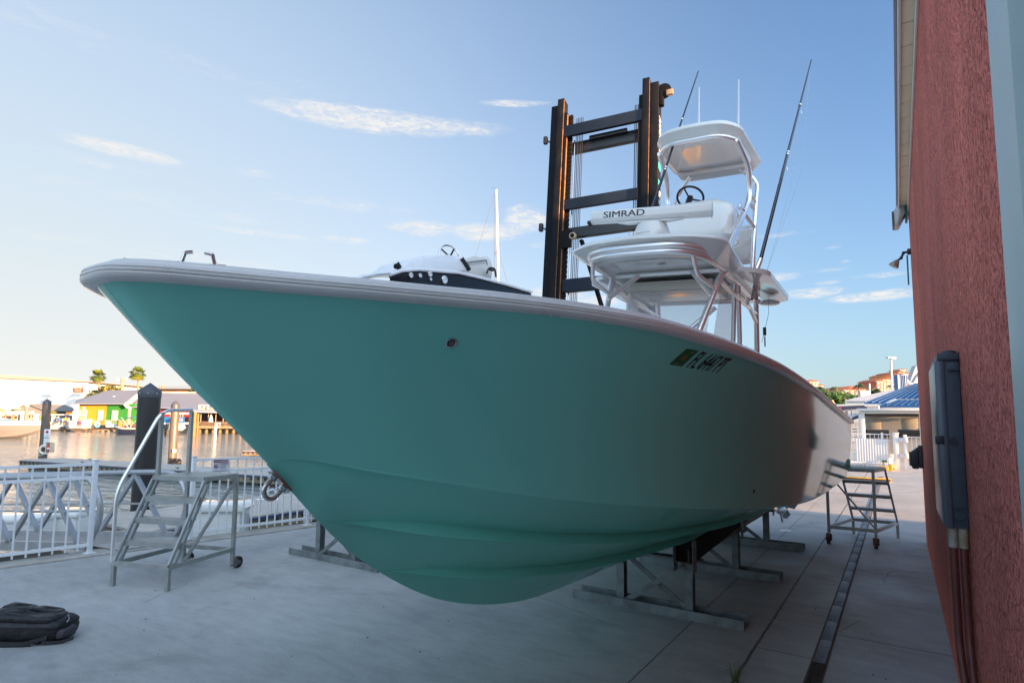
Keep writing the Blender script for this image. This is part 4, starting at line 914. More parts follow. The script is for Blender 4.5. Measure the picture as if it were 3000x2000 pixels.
for s, x in ((-1, 0.0), (1, SEP)):
    b = MB().use(black_paint); mbox(b, (x - .20 if s < 0 else x + .02, -.10, .35), (x - .02 if s < 0 else x + .20, .22, TOPL)); mbox(b, (x - .02 if s < 0 else x - .13, -.17, .35), (x + .13 if s < 0 else x + .02, .10, TOPL + .10))
    b.use(edge_m); mbox(b, (x + .1305 if s < 0 else x + .0205, -.165, .4), (x + .137 if s < 0 else x + .027, -.145, TOPL + .05), .001)
    b.build('outer_rail', None, FK)
    b = MB().use(oil); xi = x + .132 if s < 0 else x - .21; mbox(b, (xi, -.12, .4), (xi + .075, .10, TOPL - .25)); b.use(edge_m); mbox(b, (xi + (.0755 if s < 0 else -.007), -.11, .5), (xi + (.082 if s < 0 else -.0005), -.06, TOPL - .3), .001); b.build('inner_rail', None, FK)
    b = MB().use(oil); xc = x + .265 if s < 0 else x - .33
    n = int(((TOPL - 1.0) if s < 0 else (zpx(1760, 650) - 1.0)) / .11)
    for k in range(n): mbox(b, (xc - .045, -.02, .8 + k * .11), (xc + .045, .03, .8 + k * .11 + .085), 0)
    mbox(b, (xc - .025, -.01, .8), (xc + .025, .02, .8 + n * .11), 0); b.build('lift_chain', None, FK)
    b = MB().use(black_pl)
    for k in range(6):
        xh = (x + .385 + k * .038) if s < 0 else (x - .225 - k * .036)
        if k > (3 if s > 0 else 4): continue
        b.tube([mp_(xh, .05, .9), mp_(xh + .004, .07, 3.5), mp_(xh, .05, TOPL - .35)], .008 + .002 * (k % 2), 8)
    b.build('hoses', None, FK)
    b = MB().use(steel); b.tube([mp_(xc + .085 * -s, .06, TOPL - .9 if s < 0 else zpx(1760, 650)), mp_(xc + .085 * -s, .06, 1.0)], .016, 12); b.build('lift_cylinder_rod', None, FK)
navy = mat('navy_black_paint', (.008, .014, .026), .4, var=.25, vs=2, bump=.08, bs=30, spec=.25)
b = MB(); mbox(b, (.135, -.14, zpx(1760, 309)), (SEP - .135, -.06, zpx(1760, 270))); b.build('cross_beam', navy, FK)
b = MB(); mbox(b, (.135, .10, zpx(1760, 350)), (SEP - .135, .22, zpx(1760, 314))); b.use(black_pl)
mbox(b, (.7, .02, zpx(1760, 322)), (SEP - .5, .10, zpx(1760, 308)), .02); b.build('cross_beam', None, FK)
b = MB(); mbox(b, (.20, -.10, zpx(1760, 564)), (SEP - .135, -.02, zpx(1760, 529))); b.build('cross_beam', navy, FK)
b = MB(); mbox(b, (.20, .0, zpx(1760, 655)), (SEP - .135, .12, zpx(1760, 622))); b.use(black_pl); mbox(b, (.75, -.05, zpx(1760, 620)), (SEP - .5, .05, zpx(1760, 610)), .02); b.build('cross_beam', navy, FK)
b = MB(); mbox(b, (.24, -.06, zpx(1760, 836)), (SEP - .24, .05, zpx(1760, 795))); b.build('cross_beam', navy, FK)
b = MB(); b.bar(mp_(.55, .2, zpx(1690, 655)), mp_(1.05, .25, zpx(1750, 880)), .10, .06); b.build('diagonal_brace', oil, FK)
b = MB().use(steel); cz_ = zpx(1677, 660); b.use(mat('sheave_tan', (.42, .33, .22), .5, .3)); b.lathe([(.07, -.02), (.08, 0), (.08, .04), (.07, .05)], mp_(.47, -.16, cz_), 20, Matrix.Rotation(-pi / 2, 3, 'X')); b.use(oil); b.lathe([(.045, -.03), (.045, .0)], mp_(.47, -.16, cz_), 16, Matrix.Rotation(-pi / 2, 3, 'X')); b.build('sheave', None, FK)
b = MB().use(oil); mbox(b, (.22, -.15, cz_ - .25), (.44, -.10, cz_ + .16), .01); b.build('chain_anchor', None, FK)
b = MB().use(oil); b.lathe([(.07, -.04), (.16, -.03), (.16, .03), (.07, .04)], mp_(SEP + .30, -.02, TOPL - .22), 20, Matrix.Rotation(pi / 2, 3, 'X')); mbox(b, (SEP + .201, -.06, TOPL - .55), (SEP + .30, .06, TOPL - .1), .02); b.use(mat('brass_fitting', (.5, .3, .15), .4, .6)); mbox(b, (SEP + .36, -.08, TOPL - .36), (SEP + .50, -.01, TOPL - .24), .01); b.build('top_pulley', None, FK)
for (px, py) in ((1617, 330), (1589, 630)):
    P = at(px, py, DL); zz = P.z / cos(tip); b = MB().use(black_pl); mbox(b, (-.36, -.13, zz - .09), (-.27, -.04, zz + .09), .02); b.bar(mp_(-.30, -.08, zz), mp_(-.19, -.02, zz - .05), .03); b.build('work_lamp', None, FK)
lw = mat('decal_white', (.75, .74, .70), .5); lt_ = mat('decal_teal', (.03, .42, .42), .5)
lettering('maker_lettering', 'WIGGINS', lambda x, y: mp_(SEP + .203, .20 - .02 - y, TOPL - .75 - x), lw, FK, size=.23, bold=.004, sx=.95)
lettering('maker_lettering', 'BULL', lambda x, y: mp_(SEP + .203, .20 - .02 - y, TOPL - 2.45 - x), lw, FK, size=.23, bold=.004, sx=.95)
b = MB().use(lt_); mbox(b, (SEP + .201, -.02, TOPL - 2.0), (SEP + .2035, .18, TOPL - 1.85), 0); mbox(b, (SEP + .201, -.02, TOPL - 2.38), (SEP + .2035, .18, TOPL - 2.25), 0); b.build('decal', None, FK)
# chassis and forks behind / under the boats
b = MB(); b.bx((-.1, .5, .5), (SEP + .1, 4.2, 1.5), .08); b.bx((.1, 2.2, 1.5), (SEP - .1, 4.3, 1.9), .1); b.build('chassis', mat('forklift_yellow', (.45, .28, .03), .45, var=.1), FK)
b = MB()
for s in (.1, SEP - .1): b.bar((s, 1.2, 1.5), (s, 1.3, 2.9), .08); b.bar((s, 2.5, 1.9), (s, 2.4, 2.9), .08)
b.bx((.05, 1.15, 2.9), (SEP - .05, 2.5, 2.97), .02); b.build('cab_frame', black_paint, FK)
for s in (-.15, SEP + .15):
    for yy, r in ((.9, .62), (3.5, .5)):
        b = MB(); b.use(rubber); b.lathe([(r * .6, -.18), (r * .95, -.17), (r, -.1), (r, .1), (r * .95, .17), (r * .6, .18)], (s, yy, r), 24, Matrix.Rotation(pi / 2, 3, 'Y')); b.use(steel); b.lathe([(r * .58, -.1), (r * .2, -.12), (r * .2, .12), (r * .58, .1)], (s, yy, r), 20, Matrix.Rotation(pi / 2, 3, 'Y')); b.build('wheel', None, FK)
b = MB(); b.bx((.1, -.30, 1.86), (SEP - .1, -.18, 2.5), .01); b.build('carriage', black_paint, FK)
for s in (.45, SEP - .55): b = MB(); b.bx((s, -5.2, 1.93), (s + .22, -.301, 2.02), .01); b.build('fork', black_paint, FK)

# ================================================================ ROLLING LADDERS
def ladder(name, label, front_l, front_r, rear_l, rear_r, rail, group):
    """four ground points; the steps rise from front to rear, casters at the rear"""
    o = (front_l + front_r + rear_l + rear_r) / 4; t = thing(name, label, 'ladder', (o.x, o.y, 0), 0, group)
    fl_, fr_, rl_, rr_ = [p - Vector((o.x, o.y, 0)) for p in (front_l, front_r, rear_l, rear_r)]
    H = 1.03; Z = lambda p, z: Vector((p.x, p.y, z)); w = .036
    bk = (rl_ - fl_); tf = .46                                     # the platform begins this far back
    ux = (fr_ - fl_).normalized(); uy = Vector((-ux.y, ux.x, 0)) 
    if uy.dot(bk) < 0: uy = -uy
    pl, pr = fl_ + (rl_ - fl_) * tf, fr_ + (rr_ - fr_) * tf
    for p in (fl_, fr_): b = MB(); b.bar(Z(p, 0), Z(p, .215), w, w, uy); b.build('front_leg', grey_alu, t)
    for k, p in enumerate((rl_, rr_)):
        b = MB(); top = (1.72 if (rail and k == 0) else H); b.bar(Z(p, .055), Z(p, top), w, w, uy); b.build('rear_leg', grey_alu, t)
    b = MB()
    for p, q in ((fl_, fr_), (fr_, rr_), (rl_, rr_), (fl_, rl_)): b.bar(Z(p, .215), Z(q, .215), .03, .045, (0, 0, 1))
    b.build('base_frame', grey_alu, t)
    for p, q, in ((fl_, pl), (fr_, pr)):
        b = MB()
        for e in (0, .07): b.bar(Z(p, .235) + uy * e, Z(q, H - .03) + uy * e, .024, .03, uy)
        b.build('stringer', grey_alu, t)
    n = 4
    for k in range(1, n):
        f = k / n; b = MB(); A_, B_ = fl_.lerp(pl, f), fr_.lerp(pr, f); z = .215 + (H - .215) * f
        A_, B_ = Z(A_, z) + uy * .05, Z(B_, z) + uy * .05
        b.bar(A_ + Vector((0, 0, -.025)) - uy * .055, B_ + Vector((0, 0, -.025)) - uy * .055, .006, .05); 
        for j in range(5): b.bar(A_ + uy * (-.045 + .026 * j), B_ + uy * (-.045 + .026 * j), .018, .010)
        b.build('step', grey_alu, t)
    b = MB()
    for j in range(15):
        f = j / 14; b.bar(Z(pl.lerp(rl_, f), H), Z(pr.lerp(rr_, f), H), .022, .012)
    for p, q in ((pl, pr), (pr, rr_), (rr_, rl_), (rl_, pl)): b.bar(Z(p, H - .02), Z(q, H - .02), .03, .042)
    b.build('platform', grey_alu, t)
    b = MB(); b.bar(Z(rr_, H - .05), Z(fr_.lerp(rr_, .22), .24), .02, .03, ux) if rail else b.bar(Z(rl_, H - .06), Z(rr_, .24), .02, .03, uy); b.build('brace', grey_alu, t)
    if rail:
        pm = pl + (rl_ - pl) * .12
        b = MB(); b.bar(Z(pm, H), Z(pm, 1.70), .036, .036, uy); b.build('rail_post', grey_alu, t)
        b = MB(); b.tube(bend([Z(fl_, .23) - ux * .03, Z(fl_, .92) - ux * .03, Z(pm, 1.725) - ux * .0, Z(rl_, 1.735)], .14), .019, 12); b.build('handrail', alu_pipe, t)
    for p in (rl_, rr_):
        b = MB(); c = Z(p, .062) + uy * .085; b.bar(Z(p, .125) + uy * .02, Z(p, .03) + uy * .02, .075, .008, uy)
        for s in (-1, 1): b.prism([Z(p, .11) + uy * .02 + ux * .03 * s, Z(p, .03) + uy * .02 + ux * .03 * s, c + uy * .01 + ux * .03 * s - Vector((0, 0, .012)), c + uy * .01 + ux * .03 * s + Vector((0, 0, .012))], ux * .005 * s)
        cb_ = b.build('caster', mat('caster_iron', (.16, .15, .14), .5, .4, var=.3, vs=20) if rail else rust, t)
        b = MB().use(rubber if rail else rust); b.lathe([(.02, -.022), (.058, -.022), (.062, -.015), (.062, .015), (.058, .022), (.02, .022)], c, 22, ux.to_track_quat('Z', 'Y').to_matrix()); b.build('wheel', None, cb_)
    return t
A_, B_, C_, D_ = gz(330, 1715), gz(490, 1730), gz(535, 1655), gz(675, 1660)
D_ = B_ + (C_ - A_)
ladder('rolling_ladder', 'grey aluminium rolling ladder with tall handrail near the dock gangway', A_, B_, C_, D_, True, 'rolling ladders')
C_, D_ = gz(2430, 1588), gz(2568, 1603); A_, B_ = D_ + Vector((.24, .93, 0)), C_ + Vector((.24, .93, 0)); 
ladder('rolling_ladder', 'grey rolling ladder without handrail on rusty casters behind the stern', B_, A_, C_, D_, False, 'rolling ladders')

# ================================================================ BACKPACK
ang = math.atan2(-.25, -.97); P = gz(88, 1870)
BP = thing('backpack', 'black backpack lying flat on the concrete at the lower left', 'backpack', (P.x, P.y, 0), TH + .04); BP.scale = (.84, .86, .84)
cloth = mat('black_nylon', (.0045, .005, .008), .5, var=.3, vs=6, bump=.9, bs=11); mesh_m = mat('black_webbing', (.012, .013, .015), .7, bump=.2)
def cushion(name, cx, cy, cz, lx, ly, lz, par, m=cloth, e=.35, tilt=0, seed=0):
    rnd = random.Random(seed); b = MB(); n, k_ = 28, 12; rows = []
    for j in range(k_ + 1):
        a = -pi / 2 + pi * j / k_; ca, sa = abs(cos(a)) ** e, (abs(sin(a)) ** .6) * (1 if a > 0 else -1); r = []
        for i in range(n):
            q = 2 * pi * i / n; cx_, sx_ = cos(q), sin(q)
            x = (abs(cx_) ** .45) * (1 if cx_ > 0 else -1); y = (abs(sx_) ** .45) * (1 if sx_ > 0 else -1)
            wob = 1 + .03 * sin(3 * q + seed) + rnd.uniform(-.018, .018)
            r.append(Vector((cx + lx * x * ca * wob, cy + ly * y * ca * wob, cz + lz * sa * (1 + .1 * sin(q * 2 + seed)) + tilt * x * lx)))
        rows.append(r)
    b.grid(rows, closed_u=True); b.face([b.v(p) for p in rows[0]]); b.face([b.v(p) for p in rows[-1]]); return b.build(name, m, par, ang=60)
body = cushion('main_compartment', 0, 0, .105, .34, .17, .10, BP, seed=1, tilt=-.03)
cushion('front_pocket', -.02, -.01, .205, .29, .14, .042, BP, seed=2, tilt=-.08)
cushion('flap_pocket', -.14, .05, .245, .13, .075, .03, BP, seed=3, tilt=-.1)
cushion('flap_pocket', .10, .06, .222, .13, .05, .025, BP, seed=4, tilt=-.1)
cushion('flap_pocket', -.02, -.07, .225, .16, .045, .025, BP, seed=5, tilt=-.14)
cushion('hip_pad', .31, -.04, .075, .07, .08, .045, BP, m=mat('purple_grey_pad', (.05, .04, .055), .7), seed=6)
b = MB()
for (q, wd_) in [([(-.36, -.165, .07), (-.1, -.205, .03), (.1, -.2, .025), (.26, -.165, .07)], .035), ([(.22, -.17, .03), (.34, -.14, .012), (.44, -.10, .04)], .028), ([(-.34, -.16, .01), (-.1, -.2, .006), (.15, -.19, .006)], .03)]:
    q = bend(q, .06); b.grid([[p + Vector((0, 0, -wd_ / 2)) for p in q], [p + Vector((0, .006, wd_ / 2)) for p in q]])
b.build('straps', mesh_m, BP, recalc=False)
b = MB().use(mat('zip_metal', (.35, .36, .38), .35, .8))
b.tube(bend([(.30, .02, .20), (.34, -.02, .17), (.32, -.06, .14)], .02), .004, 6); b.tube([(.02, -.13, .20), (.07, -.125, .205)], .009, 6)
b.use(mesh_m)
for zz, l in ((.145, .345), (.155, .345)): b.tube([Vector((l * (abs(cos(k * pi / 20)) ** .45) * (1 if cos(k * pi / 20) > 0 else -1), .175 * (abs(sin(k * pi / 20)) ** .45) * (1 if sin(k * pi / 20) > 0 else -1), zz - .03 * cos(k * pi / 20) * l)) for k in range(40)], .004, 5, closed=True)
b.build('zips', None, BP)

# ================================================================ QUAY FENCES, GANGWAY
fence_m = mat('white_fence_paint', (.70, .73, .76), .35, var=.04, vs=4, bump=.04)
def quay(y, off=.2): d_ = Vector((-1, .184, 0)).normalized(); return Vector((XC(y), y, .012)) + d_ * off
def picket_fence(name, label, pts, posts, H=1.10, gap=.115, group=None, rails=(.10, .90, 1.06), pw=.05, pk=.016, m=None, zb=.012):
    o = pts[0]; t = thing(name, label, 'fence', (o.x, o.y, 0), 0, group); Q = [Vector((p.x - o.x, p.y - o.y, zb)) for p in pts]; m = m or fence_m
    b = MB()
    for A_, B_ in zip(Q, Q[1:]):
        for z in rails: b.bar(A_ + Vector((0, 0, z)), B_ + Vector((0, 0, z)), .028, .035)
    b.build('rails', m, t)
    b = MB()
    for A_, B_ in zip(Q, Q[1:]):
        n = int((B_ - A_).length / gap)
        for k in range(1, n): p = A_.lerp(B_, k / n); b.bar(p + Vector((0, 0, .04)), p + Vector((0, 0, rails[-1] - .02)), pk, pk)
    b.build('pickets', m, t)
    for p in posts:
        p = Vector((p.x - o.x, p.y - o.y, zb)); b = MB(); b.bx(p - Vector((pw / 2, pw / 2, 0)), p + Vector((pw / 2, pw / 2, H)), .003); b.box(p + Vector((0, 0, H + .008)), (pw + .012, pw + .012, .016), 0, .004); b.box(p + Vector((0, 0, .004)), (pw * 2.2, pw * 2.2, .008)); b.build('post', m, t)
    return t
P0, P1 = quay(.2), quay(3.13); picket_fence('picket_fence', 'white picket fence panel left of the gangway at the quay edge', [P0, P1], [P1, quay(1.2)], group='white fences on the quay')
P0, P1, P2_ = quay(4.22), quay(5.86), quay(12.5); picket_fence('picket_fence', 'white picket fence between the gangway and the teal bow with a warning sign', [P0, P2_], [P0, P1, quay(7.5), quay(9.1), quay(10.7)], group='white fences on the quay')
# warning sign on the fence
sg = thing('warning_sign', 'small no swimming warning sign on the white fence', 'sign', quay(4.55, .17) + Vector((0, 0, .98))); fd = (P2_ - P0).normalized(); fd.z = 0; fn = Vector((fd.y, -fd.x, 0))
b = MB(); b.box((0, 0, 0), (.20, .004, .15), math.atan2(fd.y, fd.x), 0); b.build('panel', mat('sign_white', (.62, .60, .66), .4), sg)
b = MB(); b.box(fn * .004 + Vector((0, 0, .055)), (.195, .003, .038), math.atan2(fd.y, fd.x)); b.build('header', mat('sign_maroon', (.16, .02, .05), .4), sg)
f_ = lambda ox, oz: (lambda x, y: fn * .0062 + fd * (ox + x) + Vector((0, 0, oz + y)))
lettering('lettering', 'NO SWIMMING', f_(-.09, .042), mat('sign_white', (.62, .60, .66)), sg, size=.030, bold=.0004)
lettering('lettering', 'WARNING', f_(-.015, .008), mat('sign_black', (.02, .02, .02), .5), sg, size=.026, bold=.0004)
b = MB().use(mat('sign_maroon', (.16, .02, .05))); b.tube([f_(-.062, -.015)(.026 * cos(k * pi / 10), .026 * sin(k * pi / 10)) for k in range(20)], .003, 6, closed=True); b.tube([f_(-.062, -.015)(-.018, .018), f_(-.062, -.015)(.018, -.018)], .003, 6); b.use(mat('sign_black', (.02, .02, .02))); b.tube([f_(-.062, -.015)(-.012, -.008), f_(-.062, -.015)(.0, .004), f_(-.062, -.015)(.012, -.004)], .003, 6)
for k in range(4): b.tube([f_(-.015, -.008 - .013 * k)(0, 0), f_(-.015, -.008 - .013 * k)(.09 - .01 * (k % 2), 0)], .0013, 4)
b.build('pictogram', None, sg)
# gangway
ga = Vector((-8.58, 3.28, 0)); gb = Vector((-8.42, 4.26, 0)); gd = Vector((-7.85, -2.55, 0)).normalized(); GL = 13.0; dr = -.42 / 8.3
GW = thing('gangway', 'aluminium truss gangway leading from the quay down to the floating dock', 'gangway', ga); gan = mat('gangway_aluminium', (.46, .47, .49), .4, .6, var=.08, vs=8, bump=.06)
def gp(side, s, z): o = (Vector((0, 0, 0)) if side == 0 else gb - ga); return o + gd * s + Vector((0, 0, z + dr * s))
for side in (0, 1):
    b = MB(); b.tube(bend([gp(side, -.02, .02), gp(side, -.22, .45), gp(side, -.02, 0.88), gp(side, .5, 0.90), gp(side, GL, 0.90)], .42, 10), .036, 14); b.build('handrail', gan, GW)
    b = MB(); b.bar(gp(side, 0, .03), gp(side, GL, .03), .05, .09); b.build('bottom_chord', gan, GW)
    b = MB(); n = 11; st_ = GL / n
    for k in range(n):
        b.bar(gp(side, .15 + st_ * k, .06), gp(side, .15 + st_ * (k + .5), 0.87), .05, .05); b.bar(gp(side, .15 + st_ * (k + .5), 0.87), gp(side, .15 + st_ * (k + 1), .06), .05, .05)
    b.build('truss_diagonals', gan, GW)
    b = MB(); b.bar(gp(side, -.14, .46), gp(side, GL, .46), .02, .025); b.build('mid_rail', gan, GW)
b = MB(); b.prism([gp(0, 0, -.02), gp(1, 0, -.02), gp(1, GL, -.02), gp(0, GL, -.02)], (0, 0, .03)); b.build('deck', mat('gangway_deck', (.30, .28, .26), .7, var=.15, vs=6, bump=.2), GW)
b = MB(); u_ = (gb - ga); b.prism([u_ * .05 + Vector((.0, 0, .02)), u_ * .95 + Vector((.0, 0, .02)), u_ * .95 + Vector((.52, .08, .018)), u_ * .05 + Vector((.52, .08, .018))], (0, 0, .008)); b.build('hinge_plate', mat('tread_plate', (.40, .41, .42), .4, .7, bump=.6, bs=45), GW)

# ================================================================ FLOATING DOCKS AND PILINGS
plank = mat('dock_concrete_deck', (.46, .41, .36), .7, var=.15, vs=3, bump=.1); fasc = mat('dock_timber', (.20, .16, .10), .8, var=.35, vs=4, bump=.3, stretch=(3, 3, .6)); bump_m = mat('navy_bumper', (.03, .045, .10), .5); hole = mat('fender_hole_black', (.01, .01, .012), .6); float_m = mat('algae_float', (.07, .055, .035), .8, var=.5, vs=3, bump=.2)
def fdock(name, label, A_, B_, w, zt=-.5, hgt=.22, hd=.35, cleats=()):
    A_, B_ = Vector((A_.x, A_.y, 0)), Vector((B_.x, B_.y, 0)); d_ = (B_ - A_).normalized(); n_ = Vector((-d_.y, d_.x, 0)); 
    if n_.dot(FW) < 0: n_ = -n_
    t = thing(name, label, 'floating dock', (A_.x, A_.y, zt)); L_ = (B_ - A_).length; E_ = d_ * L_; up = Vector((0, 0, 1))
    b = MB(); b.prism([-n_ * -.05, E_ + n_ * .05, E_ + n_ * w, n_ * w], (0, 0, -.06)); b.build('deck', plank, t)
    b = MB(); b.bar(-up * .05, E_ - up * .05, .06, .05); b.build('bumper', bump_m, t)
    b = MB(); b.prism([-up * .08 + n_ * .01, E_ - up * .08 + n_ * .01, E_ + n_ * w - up * .08, n_ * w - up * .08], (0, 0, -hgt)); b.build('timber_side', fasc, t)
    b = MB(); k = hd * .5
    while k < L_: b.lathe([(.045, -.03), (.045, .0)], d_ * k - up * .14 + n_ * .0, 10, n_.to_track_quat('Z', 'Y').to_matrix()); k += hd
    o = b.build('fender_holes', hole, t); o['kind'] = 'stuff'  # black discs put in for the dark of the fender holes
    b = MB(); k = .6
    while k + 2 < L_: b.prism([d_ * k + n_ * .1 - up * .3, d_ * (k + 2.2) + n_ * .1 - up * .3, d_ * (k + 2.2) + n_ * (w - .1) - up * .3, d_ * k + n_ * (w - .1) - up * .3], (0, 0, -.25)); k += 2.6
    b.build('floats', float_m, t)
    for k, f in cleats:
        c = d_ * k + n_ * f; b = MB(); b.bar(c, c + up * .06, .05, .05); b.bar(c - d_ * .16 + up * .07, c + d_ * .16 + up * .07, .03, .03, bev=.01); b.build('cleat', galv, t)
    return t
dA, dB = gz(57, 1347, -.5), gz(800, 1394, -.5); dB = dA + (dB - dA) * 1.6
fdock('floating_dock', 'long timber-sided floating dock with dark fender holes beyond the gangway', dA, dB, 1.9, cleats=((4.5, .3), (3.0, 1.5), (7, 1.5), (11, .3), (14, .3)))
fdock('floating_dock', 'short floating dock end showing beside the teal bow far out', gz(708, 1320, -.5), gz(708, 1320, -.5) + Vector((9, 3.5, 0)), 1.6)
fdock('floating_dock', 'pale floating dock along the quay wall below the white fence', Vector((-11.75, 15, 0)), Vector((-11.75, 5.4, 0)), 2.8, zt=-.48, cleats=((5.4, .3),))
def piling(name, label, P, top, r, m, zb=-4, cap=.36, cap_m=None, band=True, group=None, n=28):
    t = thing(name, label, 'piling', (P.x, P.y, 0), 0, group)
    b = MB(); b.lathe([(r, zb), (r, top - cap)], (0, 0, 0), n); b.build('shaft', m, t)
    b = MB(); b.lathe([(r * 1.02, top - cap - .14), (r * 1.035, top - cap - .13), (r * 1.035, top - cap), (r * .98, top - cap + .02), (.004, top)], (0, 0, 0), n)
    if band:
        b.use(steel)
        for k in range(8): b.sphere((r * 1.04 * cos(k * pi / 4 + .3), r * 1.04 * sin(k * pi / 4 + .3), top - cap - .08), .012, 4)
    b.mats = b.mats or [cap_m or m]
    if band: b.mats = [cap_m or m, steel]; 
    for f in b.bm.faces: pass
    b.build('cap', None, t); return t
pil_m = mat('black_pile_sleeve', (.014, .013, .014), .42, bump=.06, bs=3, var=.15, vs=1); cap_m = mat('grey_pile_cap', (.055, .06, .075), .5)
P = at(442, 1300, 14.6); D_ = 14.6
def pile_at(px, py_top, D, rpx, *a, **k): T_ = at(px, py_top, D); return T_, rpx / FPX * D
T_, r_ = pile_at(441, 1121, 14.6, 29.5)
def piling2(name, label, px, pyt, pyc, D, rpx, m, cm, px_low=None, group=None):
    T_ = at(px, pyt, D); Pc = at(px, pyc, D); r_ = rpx / FPX * D
    t = thing(name, label, 'piling', (T_.x, T_.y, 0), 0, group)
    b = MB(); b.lathe([(r_, -4), (r_, Pc.z - .1)], (0, 0, 0), 32); b.build('shaft', m, t)
    b = MB().use(cm); b.lathe([(r_ * 1.015, Pc.z - .16), (r_ * 1.03, Pc.z - .15), (r_ * 1.03, Pc.z), (r_ * 1.0, Pc.z + .02), (.004, T_.z)], (0, 0, 0), 32)
    if rpx > 8 and D < 60:
        b.use(steel)
        for k in range(8): b.sphere((r_ * 1.03 * cos(k * pi / 4 + .2), r_ * 1.03 * sin(k * pi / 4 + .2), Pc.z - .06), .016, 4)
    b.build('cap', None, t); return t, r_
piling2('piling', 'thick black sleeved piling with cone cap behind the handrail ladder', 441, 1121, 1146, 14.6, 29.5, pil_m, cap_m, group='black pilings')
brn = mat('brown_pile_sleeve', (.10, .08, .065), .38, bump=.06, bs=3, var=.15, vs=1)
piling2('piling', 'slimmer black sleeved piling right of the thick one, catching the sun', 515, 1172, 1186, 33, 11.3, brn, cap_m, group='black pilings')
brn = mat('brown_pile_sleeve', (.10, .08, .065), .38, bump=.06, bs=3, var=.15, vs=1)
pl_, plr = piling2('piling', 'black sleeved piling with life ring and signs at the left', 139, 1168, 1178, 36.5, 10.5, brn, cap_m, group='black pilings')
# things hung on the left piling
Pd = 36.0
def facing(name, label, cat, px0, py0, px1, py1, D, m, th=.03):
    A_, B_ = at(px0, py1, D), at(px1, py0, D); c = (A_ + B_) / 2; w = (loc(B_) - loc(A_)).x; h_ = B_.z - A_.z
    t = thing(name, label, cat, c, TH); b = MB(); b.bx((-w / 2, 0, -h_ / 2), (w / 2, th, h_ / 2), .004); b.build('panel', m, t); return t, w, h_
sw_ = mat('sign_white_board', (.70, .70, .72), .5)
def fl_(ox, oz, y=-.006): return lambda x, yy: Vector((ox + x, y, oz + yy))
t, w, h_ = facing('notice_sign', 'white notice with red house emblem on the left black piling', 'sign', 129, 1257, 147, 1281, Pd, sw_)
b = MB().use(mat('sign_red', (.45, .02, .02), .5)); b.prism([(-.08, -.004, 0), (.08, -.004, 0), (.08, -.004, .09), (.13, -.004, .09), (0, -.004, .2), (-.13, -.004, .09), (-.08, -.004, .09)], (0, -.002, 0)); b.build('emblem', None, t)
lettering('lettering', 'CITY', fl_(-.12, -.2), mat('sign_black', (.02, .02, .02)), t, size=.13)
t, w, h_ = facing('rules_sign', 'white rules board below the house-emblem notice on the piling', 'sign', 127, 1283, 144, 1310, Pd, sw_)
b = MB().use(mat('sign_grey', (.3, .3, .34), .5))
for k in range(6): b.bx((-w * .4, -.004, h_ * (.34 - .13 * k)), (w * (.4 - .1 * (k % 2)), -.002, h_ * (.37 - .13 * k)))
b.build('printed_lines', None, t)
ring_c = at(130, 1316, Pd - .05); b = MB().use(mat('life_ring_white', (.75, .70, .62), .5)); b.tube([Vector((.24 * cos(k * pi / 16), 0, .24 * sin(k * pi / 16))) for k in range(32)], .07, 10, closed=True); b.use(mat('rope', (.6, .5, .36), .8)); b.tube([(-.2, -.06, .2), (-.3, -.08, -.1), (-.2, -.08, -.38), (0, -.08, -.3), (.05, -.06, -.1)], .02, 6)
o = b.build('life_ring', None); o.location = ring_c; o.rotation_euler = (0, 0, TH + .4); tag(o, 'white life ring with rope hung on the left black piling', 'life ring')
t, w, h_ = facing('extinguisher_box', 'pale box holding a red fire extinguisher on the left piling', 'extinguisher box', 139, 1296, 153, 1325, Pd - .1, mat('box_beige', (.55, .48, .36), .5), .2)
b = MB().use(mat('extinguisher_red', (.5, .02, .02), .4)); b.lathe([(.07, -.25), (.08, -.23), (.08, .1), (.03, .17), (.03, .22)], (.0, -.09, 0), 12); b.use(sw_); b.lathe([(.081, -.1), (.081, 0)], (0, -.09, 0), 12); b.build('extinguisher', None, t)
b = MB(); b.bx((-w / 2, -.16, -h_ / 2), (-w / 2 + .03, -.001, h_ / 2)); b.bx((w / 2 - .03, -.16, -h_ / 2), (w / 2, -.001, h_ / 2)); b.bx((-w / 2, -.16, h_ / 2 + .001), (w / 2, .0, h_ / 2 + .03)); b.build('box_frame', mat('box_beige', (.55, .48, .36)), t)
c = at(138, 1325, Pd - .1); b = MB(); b.bar((c.x, c.y, -.5), (c.x, c.y, c.z - .1), .12, .08); o = b.build('sign_post', sw_); tag(o, 'white post carrying the extinguisher box at the left piling', 'post')
t, w, h_ = facing('tag_plate', 'tiny white plate on the sunlit slim piling', 'plate', 505, 1316, 516, 1325, 32.4, sw_, .01)
b = MB().use(black_pl); c = at(512, 1362, 32.2)
for k in range(9): b.tube([(.35 * cos(a) + .05 * sin(3 * a + k), .25 * sin(a), -.25 + .07 * k + .04 * sin(2 * a + k)) for a in [i * pi / 8 for i in range(17)]], .035, 6)
o = b.build('rope_coil', None); o.location = c; tag(o, 'black heap of rope at the foot of the sunlit slim piling', 'rope')
